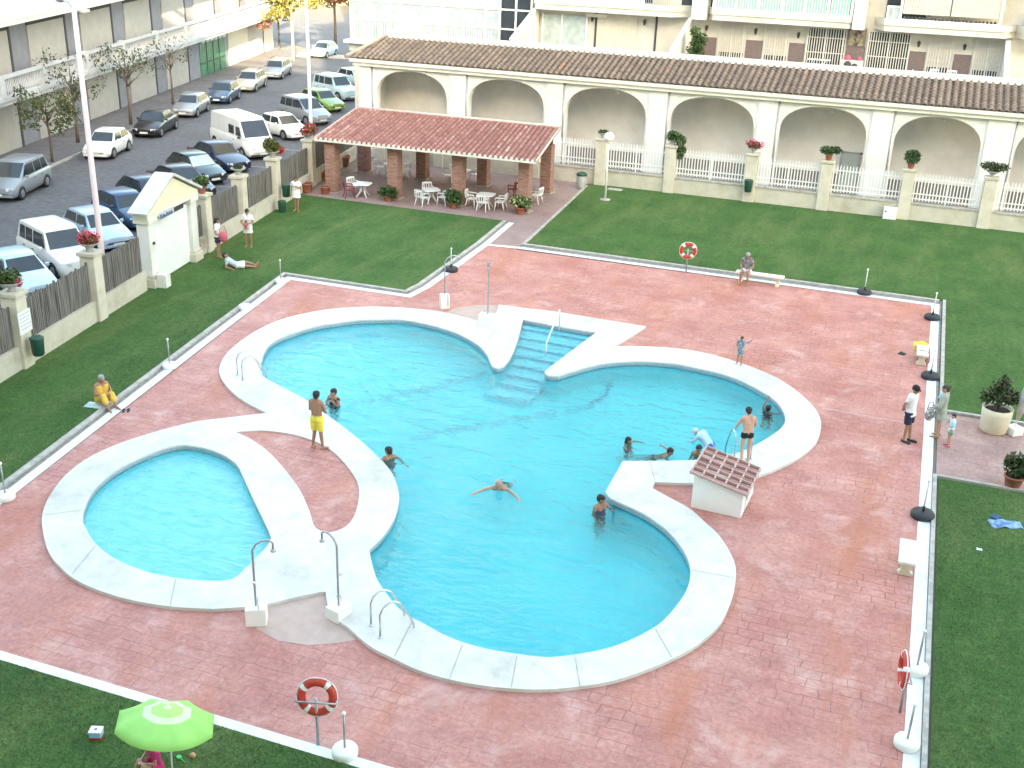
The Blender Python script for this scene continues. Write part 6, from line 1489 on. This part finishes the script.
def person(label, loc, rz, h=1.72, pose=None, sk=None, wear=(), hair=('short', None), look=(0,0), group=None, female=False, stoop=0.):
    """loc: ground point (origin of the joint frame); faces local +y. wear: list of (kind, material)"""
    t = thing('person', label, 'person', loc, rz, group); s = h/1.72
    J = {k: V(v) for k, v in BASE.items()}
    if pose: J.update({k: V(v) for k, v in pose.items()})
    sk = sk or SK_mid; bw = .93 if female else 1.
    bm = B()
    for d in 'lr':
        sgn = -1 if d == 'l' else 1
        hip, sh = J['hi'+d], J['sh'+d]; mid = J['chest']
        inn = J['neck']+(sh-J['neck'])*.56+(J['chest']-J['neck'])*.12
        wst = J['pel'].lerp(J['chest'], .55)+(hip-J['pel'])*.62
        caps(bm, J['pel'].lerp(hip, .72), wst, .118 if not female else .125, .092*bw); caps(bm, wst, inn, .092*bw, .100*bw)
        caps(bm, J['neck']+(sh-J['neck'])*.35+V((0,0,-.03)), sh, .055, .056*bw)
        caps(bm, sh, J['el'+d], .055*bw, .040*bw); caps(bm, J['el'+d], J['wr'+d], .041*bw, .027*bw)
        caps(bm, hip, J['kn'+d], .088, .056); calf = J['kn'+d].lerp(J['an'+d], .3)
        back = (J['kn'+d]-J['to'+d]); caps(bm, J['kn'+d], calf, .053, .054); caps(bm, calf, J['an'+d], .053, .034)
        heel = J['an'+d]+(J['an'+d]-J['to'+d]).normalized()*.045+V((0,0,-.035)) if abs(J['an'+d].z-J['to'+d].z) < .12 else J['an'+d]
        caps(bm, heel, J['to'+d], .038, .032); caps(bm, J['an'+d], J['to'+d].lerp(J['an'+d], .35), .036, .036); caps(bm, J['to'+d], J['to'+d]+(J['to'+d]-J['an'+d]).normalized()*.05, .03, .022)
        # hand: palm, four unequal bent fingers, thumb from the side of the palm
        fd = (J['wr'+d]-J['el'+d]).normalized(); side = fd.cross(V((0,0,1)) if abs(fd.z) < .8 else V((0,1,0))).normalized(); nrm = side.cross(fd)
        wr = J['wr'+d]; pal = wr+fd*.085
        for q in (-.026,-.009,.009,.026):
            caps(bm, wr+side*q*.6+fd*.01, pal+side*q, .018, .015, 8)
        for q, ln in ((-.030,.055),(-.010,.070),(.010,.074),(.030,.064)):
            k1 = pal+side*q*1.15+fd*ln*.55; caps(bm, pal+side*q*1.05, k1, .0115, .0105, 8); caps(bm, k1, k1+fd*ln*.45+nrm*ln*.28, .0105, .009, 8)
        th = wr+fd*.03-side*.03*sgn; caps(bm, wr+fd*.025, th-side*.012*sgn+fd*.02, .015, .013, 8); caps(bm, th-side*.012*sgn+fd*.02, th-side*.022*sgn+fd*.055+nrm*.012, .0125, .010, 8)
    caps(bm, J['chest'], J['neck']+V((0,0,-.04)), .105*bw, .075); caps(bm, J['pel'], J['chest'], .10, .10*bw)
    hd, nk = J['head'], J['neck']; upv = (hd-nk).normalized()
    # head frame: forward turned by look (yaw, pitch)
    fwd = Matrix.Rotation(look[0], 3, 'Z') @ V((0,1,0)); fwd = (fwd - upv*fwd.dot(upv)).normalized()
    rgt = fwd.cross(upv).normalized()
    ch = (fwd*math.cos(look[1])+upv*math.sin(look[1])).normalized(); cu = rgt.cross(ch).normalized()
    def H(x, y, z): return hd + rgt*x + ch*y + cu*z
    caps(bm, nk+V((0,0,-.05)), hd+upv*-.05, .058, .052)
    if female and 'bust' not in wear:
        for sgn in (-1,1): caps(bm, J['chest'].lerp(J['neck'], .30)+(J['shr']-J['shl']).normalized()*.075*sgn+V((0,.085,0)), J['chest'].lerp(J['neck'], .34)+(J['shr']-J['shl']).normalized()*.07*sgn+V((0,.06,0)), .062, .06)
    caps(bm, H(0,-.012,.030), H(0,.006,.018), .094, .088); caps(bm, H(0,.018,-.02), H(0,.040,-.075), .070, .046); caps(bm, H(0,.03,-.03), H(0,.045,-.01), .062, .058)
    caps(bm, H(0,.088,.012), H(0,.108,-.022), .012, .018, 8); caps(bm, H(-.035,.082,.032), H(.035,.082,.032), .016, .016, 8); caps(bm, H(-.018,.086,-.055), H(.018,.086,-.055), .014, .014, 8)
    for sgn in (-1,1): caps(bm, H(.088*sgn,-.008,.015), H(.090*sgn,-.014,-.02), .016, .013, 8)
    for v in bm.verts: v.co *= s
    me = fuse(bm, .0105, 3); b = meshobj('body', me, [sk, eye_m, lip_m], t)
    cen = [(H(-.034,.088,.010)*s, .013, 1), (H(.034,.088,.010)*s, .013, 1), (H(0,.10,-.055)*s, .018, 2)]
    hs = hd*s
    for p in me.polygons:
        c = p.center
        if (c-hs).length < .2*s:
            for q, r_, mi in cen:
                if (c-q).length < r_*s*1.15: p.material_index = mi
    # hair
    hk, hm = hair
    if hk != 'none':
        bm = B(); hm = hm or hair_d
        if hk == 'cap':
            caps(bm, H(0,-.016,.052), H(0,.012,.052), .104, .098); caps(bm, H(-.045,.09,.058), H(.045,.09,.058), .022, .022, 8); caps(bm, H(-.03,.135,.05), H(.03,.135,.05), .016, .016, 8)
        else:
            caps(bm, H(0,-.034,.045), H(0,.0,.058), .103, .088); caps(bm, H(0,-.055,.0), H(0,-.045,-.04), .080, .062)
            if hk == 'long':
                caps(bm, H(0,-.06,0), H(0,-.075,-.16), .082, .058); caps(bm, H(-.075,-.02,.02), H(-.075,-.035,-.12), .035, .03); caps(bm, H(.075,-.02,.02), H(.075,-.035,-.12), .035, .03)
            if hk == 'bun': caps(bm, H(0,-.12,.05), H(0,-.14,.05), .05, .045)
        for v in bm.verts: v.co *= s
        meshobj('cap' if hk == 'cap' else 'hair', fuse(bm, .011, 2), hm, t)
    for item in wear:
        if item == 'bust': continue
        kind, m = item[0], item[1]; bm = B()
        if kind in ('shorts','trunks','long_shorts'):
            f = {'shorts':.58,'trunks':.16,'long_shorts':.80}[kind]; g = .02 if kind != 'trunks' else .010
            for d in 'lr':
                hip = J['hi'+d]; e = hip.lerp(J['kn'+d], f)
                caps(bm, J['pel'].lerp(hip, .72), J['pel'].lerp(J['chest'], .22)+(hip-J['pel'])*.66, .118+g+(.008 if female else 0), .098+g)
                caps(bm, hip, hip.lerp(e, .6), .090+g, .088+g); frus(bm, hip.lerp(e, .2), e, .09+g, .088*(1-f)+.056*f+g*1.9)
        elif kind in ('shirt','tee','long_shirt'):
            for d in 'lr':
                hip, sh = J['hi'+d], J['sh'+d]; inn = J['neck']+(sh-J['neck'])*.56+(J['chest']-J['neck'])*.12; wst = J['pel'].lerp(J['chest'], .55)+(hip-J['pel'])*.66
                caps(bm, J['pel'].lerp(hip, .75), wst, .128+(.012 if female else 0), .112); caps(bm, wst, inn, .112, .116); caps(bm, J['neck']+(sh-J['neck'])*.42+V((0,0,-.035)), sh, .062, .070)
                f = .55 if kind != 'long_shirt' else 1.
                e = sh.lerp(J['el'+d], f if f < 1 else .98); caps(bm, sh, sh.lerp(e, .6), .070, .062); frus(bm, sh.lerp(e, .1), e, .068, .060)
                if kind == 'long_shirt': caps(bm, J['el'+d], J['el'+d].lerp(J['wr'+d], .75), .055, .045)
                frus(bm, J['pel'].lerp(hip, .5)+(J['chest']-J['pel']).normalized()*.02, J['pel'].lerp(hip, .5)-(J['chest']-J['pel']).normalized()*.10, .14, .15)
            caps(bm, J['pel'], J['chest'], .12, .12); caps(bm, J['chest'], J['neck'].lerp(J['chest'], .35), .118, .105)
            if female:
                for sgn in (-1,1): caps(bm, J['chest'].lerp(J['neck'], .30)+V((.075*sgn,.09,0)), J['chest'].lerp(J['neck'], .34)+V((.07*sgn,.06,0)), .07, .066)
        elif kind in ('dress','robe'):
            for d in 'lr':
                hip, sh = J['hi'+d], J['sh'+d]; inn = J['neck']+(sh-J['neck'])*.56+(J['chest']-J['neck'])*.12; wst = J['pel'].lerp(J['chest'], .55)+(hip-J['pel'])*.66
                caps(bm, J['pel'].lerp(hip, .75), wst, .135, .112); caps(bm, wst, inn, .112, .114); caps(bm, J['neck']+(sh-J['neck'])*.45+V((0,0,-.03)), sh, .06, .064)
                if kind == 'robe': caps(bm, sh, J['el'+d], .075, .075); caps(bm, J['el'+d], J['el'+d].lerp(J['wr'+d], .5), .075, .085)
            L_ = item[2] if len(item) > 2 else .42
            k = J['knl'].lerp(J['knr'], .5); e = J['pel'].lerp(k, L_/.44)
            frus(bm, J['pel']+(J['chest']-J['pel'])*.15, e, .165, .225, 20, .8); caps(bm, J['pel'], J['chest'], .12, .12); caps(bm, J['chest'], J['neck'].lerp(J['chest'], .3), .118, .10)
            for sgn in (-1,1): caps(bm, J['chest'].lerp(J['neck'], .30)+V((.075*sgn,.09,0)), J['chest'].lerp(J['neck'], .34)+V((.07*sgn,.06,0)), .068, .066)
        elif kind == 'swimsuit':
            for d in 'lr':
                hip, sh = J['hi'+d], J['sh'+d]; inn = J['neck']+(sh-J['neck'])*.5+(J['chest']-J['neck'])*.35; wst = J['pel'].lerp(J['chest'], .55)+(hip-J['pel'])*.62
                caps(bm, J['pel'].lerp(hip, .72), wst, .128, .098); caps(bm, wst, inn, .098, .102)
            caps(bm, J['pel'], J['chest'], .108, .108)
        elif kind == 'wrap':      # towel round shoulders and lap
            for d in 'lr':
                hip, sh = J['hi'+d], J['sh'+d]; inn = J['neck']+(sh-J['neck'])*.56; caps(bm, J['pel'].lerp(hip, .8), inn+V((0,0,-.09)), .145, .118)
                caps(bm, hip, J['kn'+d], .118, .095); caps(bm, J['kn'+d], J['kn'+d].lerp(J['an'+d], .45), .095, .10)
            caps(bm, J['hil'].lerp(J['knl'], .5), J['hir'].lerp(J['knr'], .5), .11, .11)
        elif kind == 'armbands':
            for d in 'lr':
                p, q = J['sh'+d].lerp(J['el'+d], .35), J['sh'+d].lerp(J['el'+d], .85); caps(bm, p, q, .085, .085)
        elif kind == 'scarf':
            caps(bm, J['shl'].lerp(J['neck'], .4)+V((0,.03,.02)), J['chest'].lerp(J['neck'], .35)+V((0,.14,0)), .05, .06); caps(bm, J['shr'].lerp(J['neck'], .4)+V((0,.03,.02)), J['chest'].lerp(J['neck'], .35)+V((0,.14,0)), .05, .06)
        elif kind == 'shoes':
            for d in 'lr':
                caps(bm, J['an'+d]+V((0,-.03,-.03)), J['to'+d]+V((0,.03,.005)), .047, .042)
        elif kind == 'goggles': caps(bm, H(-.04,.09,.012), H(.04,.09,.012), .02, .02)
        for v in bm.verts: v.co *= s
        nm = {'long_shorts':'shorts','tee':'shirt','long_shirt':'shirt','trunks':'swimming_trunks','wrap':'towel_wrap','armbands':'swim_armbands'}.get(kind, kind)
        meshobj(nm, fuse(bm, .012, 3), m, t)
    return t
def dirto(a, b): return math.atan2(b[1]-a[1], b[0]-a[0]) - math.pi/2
def shift(J, dx=0, dy=0, dz=0, keys=None):
    return {k: (v[0]+dx, v[1]+dy, v[2]+dz) for k, v in J.items() if keys is None or k in keys}
UP = ('chest','neck','head','shl','shr','ell','elr','wrl','wrr')
folded = dict(ell=(-.25,.06,1.14), elr=(.25,.06,1.14), wrl=(.06,.20,1.17), wrr=(-.06,.22,1.20))
hips = dict(ell=(-.38,-.06,1.18), elr=(.38,-.06,1.18), wrl=(-.19,.07,1.02), wrr=(.19,.07,1.02))
behind = dict(ell=(-.26,-.12,1.15), elr=(.26,-.12,1.15), wrl=(-.08,-.18,.98), wrr=(.08,-.18,.98))
# man in yellow trunks on the island, watching the pool
g = (-14.281, 24.408, 0.060)
person('bare-backed man in yellow trunks standing on the teardrop paving between the pools', g, dirto(g, (-13.833, 30.231, 0.000)), 1.74, {**folded, 'anl':(-.15,-.02,.08),'anr':(.15,.02,.08),'tol':(-.19,.13,.03),'tor':(.2,.16,.03)}, SK_tan, [('long_shorts', F_yellow)], ('short', hair_d), look=(.1,-.15))
# man in white shirt and cap, woman in green, child on the right
g = (1.083, 32.003, 0.000)
w_ = (1.970, 32.701, 0.000)
person('man in white shirt, black shorts and dark cap facing the woman in green', g, R(-112), 1.78, {**behind,'anl':(-.09,.08,.08),'tol':(-.1,.24,.03)}, SK_tan, [('tee', F_white), ('long_shorts', F_navy), ('shoes', black_rub)], ('cap', F_black), look=(0,-.15))
person('woman in a loose pale green robe with an aqua towel at her neck', w_, dirto(w_, g)-.9, 1.66, {'ell':(-.30,.05,1.12),'wrl':(-.18,.26,1.0),'elr':(.27,.0,1.12),'wrr':(.2,.22,.98)}, SK_mid, [('robe', F_green, .30), ('scarf', F_aqua)], ('bun', hair_b), female=True, look=(.3,-.2))
cg = (2.284, 32.175, 0.000)
person('small child in white top and green shorts with aqua armbands beside the woman in green', cg, dirto(cg, g)+.2, 1.02, {'ell':(-.30,.08,1.18),'wrl':(-.22,.30,1.18),'elr':(.30,.08,1.18),'wrr':(.12,.30,1.2),'head':(0,.02,1.62)}, SK_fair, [('tee', F_white), ('shorts', fabric('green_check', (.06,.22,.18), c2=(.4,.5,.45))), ('armbands', F_aqua), ('shoes', fl_pink)], ('short', hair_d))
bg = thing('printed_bag', 'black and white patterned bag hanging at the side of the woman in green', 'bag', (w_[0]-.33, w_[1]-.1, .55), .4)
bm = B(); add_sphere(bm, (0,0,.17), .19, 14, 10, (.8,.4,1.1)); obj('bag', bm, mat('cow_print', (.02,.02,.02), .7, .1, 11., c2=(.78,.76,.76)), bg)
bm = B(); add_tube(bm, [(-.1,0,.33),(-.06,.02,.55),(.06,.02,.55),(.1,0,.33)], .012, 6); obj('strap', bm, black_rub, bg)
# man on the far bench
sit = dict(pel=(0,0,.54), chest=(0,.04,.85), neck=(0,.09,1.06), head=(0,.14,1.20), shl=(-.19,.07,1.02), shr=(.19,.07,1.02), ell=(-.26,.10,.76), elr=(.26,.10,.76), wrl=(-.15,.32,.64), wrr=(.15,.32,.64),
  hil=(-.1,.02,.53), hir=(.1,.02,.53), knl=(-.15,.44,.52), knr=(.15,.44,.52), anl=(-.15,.42,.08), anr=(.15,.42,.08), tol=(-.17,.58,.03), tor=(.17,.58,.03))
person('old man in a dark patterned top and white shorts sitting on the far bench', (-5.85,45.62,.0), R(176), 1.70, sit, SK_tan, [('tee', F_grey), ('shorts', F_white)], ('short', hair_g), look=(0,-.1))
# bather on the kerb with yellow wrap
g = (-21.247, 24.433, 0.000)
lowsit = dict(pel=(0,0,.20), chest=(0,.03,.52), neck=(0,.10,.74), head=(0,.15,.89), shl=(-.19,.09,.70), shr=(.19,.09,.70), ell=(-.27,.16,.46), elr=(.27,.16,.46), wrl=(-.1,.36,.46), wrr=(.1,.36,.44),
  hil=(-.1,.02,.20), hir=(.1,.02,.20), knl=(-.14,.40,.42), knr=(.14,.40,.42), anl=(-.13,.60,.08), anr=(.13,.60,.08), tol=(-.15,.76,.03), tor=(.15,.76,.03))
person('bather wrapped in a yellow towel sitting on the left lawn kerb', (g[0]-.45,g[1]+.1,0), R(-110), 1.66, lowsit, SK_tan, [('wrap', F_gold)], ('short', hair_g), look=(0,-.1))
# people on the street-side lawn
g = (-27.276, 38.973, 0.000); 
person('dark haired woman in white top and navy shorts carrying a pink bag by the fence', g, R(-70), 1.70, {'wrr':(.22,.2,1.0),'elr':(.26,-.02,1.12)}, SK_tan, [('tee', F_white), ('shorts', F_navy)], ('long', hair_d), female=True)
bg = thing('shoulder_bag', 'pink bag at the side of the woman in navy shorts', 'bag', (g[0]+.32,g[1]-.05,.72), R(-70))
bm = B(); add_sphere(bm, (0,0,.22), .24, 14, 10, (.5,.8,1.)); obj('bag', bm, F_pink, bg)
bm = B(); add_tube(bm, [(0,-.15,.4),(0,-.08,.68),(0,.08,.68),(0,.15,.4)], .015, 6); obj('strap', bm, F_pink, bg)
g = (-26.983, 40.845, 0.000); rz_ = R(-160)
person('woman in a white top and short white skirt holding a bundled child by the fence', g, rz_, 1.70, {'ell':(-.27,.1,1.15),'elr':(.27,.1,1.15),'wrl':(.02,.28,1.12),'wrr':(-.02,.30,1.02)}, SK_tan, [('tee', F_white), ('dress', F_white, .26)], ('bun', hair_d), female=True, look=(0,-.3))
c_, s_ = math.cos(rz_), math.sin(rz_); q = (g[0]-.25*s_-.02, g[1]+.25*c_, 0)
curl = dict(pel=(0,0,.95), chest=(0,.0,1.22), neck=(0,.02,1.40), head=(0,.03,1.55), shl=(-.15,0,1.36), shr=(.15,0,1.36), ell=(-.18,.14,1.2), elr=(.18,.14,1.2), wrl=(-.06,.28,1.3), wrr=(.06,.28,1.3), hil=(-.09,0,.93), hir=(.09,0,.93), knl=(-.18,.25,.85), knr=(.18,.25,.85), anl=(-.16,.26,.58), anr=(.16,.26,.58), tol=(-.16,.38,.5), tor=(.16,.38,.5))
person('young child in pink held in the arms of the woman in the white skirt', (q[0], q[1], .50), rz_+math.pi, .78, {**curl}, SK_fair, [('tee', F_pink), ('shorts', F_white)], ('short', hair_b))
g = (-25.726, 37.966, 0.000); lie = dict(pel=(0,0,.14), chest=(0,-.26,.26), neck=(0,-.42,.42), head=(0,-.46,.57), shl=(-.19,-.38,.38), shr=(.19,-.38,.38), ell=(-.3,-.45,.14), elr=(.3,-.45,.14), wrl=(-.30,-.22,.06), wrr=(.30,-.22,.06),
  hil=(-.1,.02,.14), hir=(.1,.02,.14), knl=(-.13,.42,.22), knr=(.13,.42,.12), anl=(-.12,.80,.07), anr=(.12,.84,.07), tol=(-.14,.86,.18), tor=(.14,.90,.18))
person('person in a pale grey shirt and white shorts reclining on the grass', g, R(-60), 1.66, lie, SK_tan, [('tee', F_ltgrey), ('long_shorts', F_white)], ('short', hair_d))
g = (-28.366, 47.337, 0.000); person('woman in a short white dress standing on the grass near the pavilion', g, R(-165), 1.72, {'ell':(-.27,.04,1.15),'wrl':(-.08,.22,1.28),'anl':(-.05,.02,.08),'anr':(.06,-.02,.08),'knl':(-.07,.03,.49),'knr':(.07,.01,.49)}, SK_tan, [('tee', F_white), ('dress', F_white, .24)], ('long', hair_b), female=True)
# child on the coping, one arm raised
g = (-4.493, 35.888, 0.080); person('child in checked trunks standing on the far coping with one arm stretched out', g, R(170), 1.0, {'ell':(-.42,.02,1.44),'wrl':(-.58,.04,1.62),'elr':(.24,.05,1.15),'wrr':(.14,.2,1.1),'anl':(-.14,.02,.08),'anr':(.13,0,.08)}, SK_tan, [('long_shorts', F_check), ('tee', F_check)], ('short', hair_b))
# boy leaving by the ladder behind the hut
bp_ = V((-3.100, 28.476, 0.080))
person('boy in black trunks at the ladder behind the hut, gripping the rails', tuple(bp_), math.atan2(fwd_.y, fwd_.x)-math.pi/2, 1.62, {'chest':(0,.04,1.24),'neck':(0,.09,1.44),'head':(0,.14,1.58),'shl':(-.185,.07,1.39),'shr':(.185,.07,1.39),'ell':(-.28,.16,1.14),'elr':(.28,.16,1.14),'wrl':(-.25,.34,.98),'wrr':(.25,.34,.98),'knl':(-.1,.05,.49),'anl':(-.09,-.02,.08)}, SK_fair, [('trunks', F_black)], ('short', hair_d), look=(0,-.4))
# people in the water: joints measured from the pool floor up, surface at -0.07
WL = -.07
def wade(depth): return WL-depth      # ground offset so that `depth` metres of the figure are below water
g = (-12.354, 24.942, -0.070); person('man holding the coping from the water below the island', (g[0], g[1], wade(1.42)), R(60), 1.74, {'ell':(-.44,-.0,1.38),'wrl':(-.70,.02,1.46),'elr':(.30,-.15,1.2),'wrr':(.3,-.35,1.10),'shl':(-.19,.02,1.40)}, SK_tan, [('trunks', F_blue)], ('short', hair_d), look=(.3,-.2), group='swimmers')
g = (-15.572, 27.685, -0.070); person('woman in the pool near the left ladder with a small child on her arm', (g[0], g[1], wade(1.22)), R(170), 1.66, {'ell':(-.27,.1,1.15),'elr':(.27,.1,1.15),'wrl':(.02,.28,1.20),'wrr':(-.06,.30,1.1)}, SK_mid, [('swimsuit', F_navy)], ('short', hair_d), female=True, look=(-.4,0), group='swimmers')
person('small dark haired child held by the woman in the water', (g[0]+.22, g[1]-.12, wade(1.22)+.62), R(150), .84, curl, SK_mid, [('trunks', F_blue)], ('short', hair_d), group='swimmers')
prone = dict(pel=(0,-.40,-.36), chest=(0,-.16,-.10), neck=(0,.0,.06), head=(0,.07,.20), shl=(-.19,-.05,.01), shr=(.19,-.05,.01), ell=(-.36,.18,-.03), elr=(.36,.18,-.03), wrl=(-.50,.40,-.04), wrr=(.50,.40,-.04),
  hil=(-.1,-.43,-.39), hir=(.1,-.43,-.39), knl=(-.16,-.76,-.62), knr=(.16,-.76,-.62), anl=(-.14,-1.1,-.80), anr=(.14,-1.1,-.80), tol=(-.16,-1.25,-.85), tor=(.16,-1.25,-.85))
g = (-8.908, 24.492, -0.070); person('balding swimmer doing breaststroke in the middle of the pool, arms spread', (g[0], g[1], WL-.03), R(190), 1.74, {**prone,'pel':(0,-.46,-.20),'hil':(-.1,-.49,-.22),'hir':(.1,-.49,-.22),'ell':(-.38,.16,.05),'elr':(.38,.16,.05),'wrl':(-.56,.38,.03),'wrr':(.56,.38,.03)}, SK_mid, [('trunks', F_black)], ('none', None), group='swimmers')
g = (-6.153, 24.585, -0.070); person('woman standing in the water with a hand on the right-hand coping corner', (g[0], g[1], wade(1.3)), R(-120), 1.68, {'ell':(-.25,.22,1.22),'wrl':(-.05,.46,1.42),'elr':(.3,.05,1.15),'wrr':(.32,.22,1.0)}, SK_tan, [('swimsuit', F_pink)], ('short', hair_d), female=True, look=(.6,-.1), group='swimmers')
g = (-6.489, 28.686, -0.070); person('dark haired girl treading water alone in the right lobe, one arm out', (g[0], g[1], WL-1.31), R(-100), 1.46, {'ell':(-.36,.14,1.36),'wrl':(-.30,.38,1.46),'elr':(.40,.10,1.42),'wrr':(.60,.22,1.54),'knl':(-.16,.16,.55),'anl':(-.14,-.05,.2),'tol':(-.15,-.1,.08),'knr':(.16,.05,.5),'anr':(.14,-.2,.18),'tor':(.14,-.28,.08)}, SK_mid, [('swimsuit', F_pink)], ('long', hair_d), group='swimmers')
g = (-5.223, 28.090, -0.070); person('swimmer with an arm stretched back just beyond the white peninsula', (g[0], g[1]+.25, WL-.06), R(-95), 1.5, {**prone,'ell':(-.38,-.1,.06),'wrl':(-.5,-.34,.07)}, SK_tan, [('trunks', F_navy)], ('short', hair_d), group='swimmers')
g = (-4.429, 28.547, -0.070); person('dark haired swimmer half hidden by the hut roof', (g[0], g[1]+.2, wade(1.32)), R(160), 1.6, {}, SK_tan, [('trunks', F_navy)], ('short', hair_d), group='swimmers')
g = (-4.346, 29.144, -0.070); person('person in a pale blue top bending over the water beside the ladder', (g[0]+.1, g[1]+.35, wade(.88)), R(75), 1.62, {'chest':(0,.22,1.12),'neck':(0,.36,1.22),'head':(0,.48,1.24),'shl':(-.19,.30,1.20),'shr':(.19,.30,1.20),'ell':(-.22,.46,1.0),'elr':(.22,.46,1.0),'wrl':(-.16,.58,.9),'wrr':(.16,.58,.9)}, SK_fair, [('long_shirt', fabric('pale_blue', (.40,.62,.74))), ('shorts', F_blue)], ('cap', fabric('blue_white_cap', (.45,.62,.78))), look=(0,-.3), group='swimmers')
g = (-3.035, 32.738, -0.070); person('dark haired bather at the rim of the right lobe with one arm raised', (g[0], g[1], wade(1.45)), R(-30), 1.6, {'ell':(-.24,.06,1.62),'wrl':(-.16,.10,1.84),'elr':(.32,.16,1.36),'wrr':(.34,.40,1.42)}, SK_tan, [('swimsuit', F_black)], ('short', hair_d), female=True, group='swimmers')
# under the parasol
g = (-10.655, 12.510, 0.000); person('person in a magenta top sitting under the lime green parasol', (g[0]-.0, g[1]-.16, 0), R(150), 1.2, {**lowsit}, SK_mid, [('tee', F_mag), ('shorts', F_mag)], ('short', hair_b))
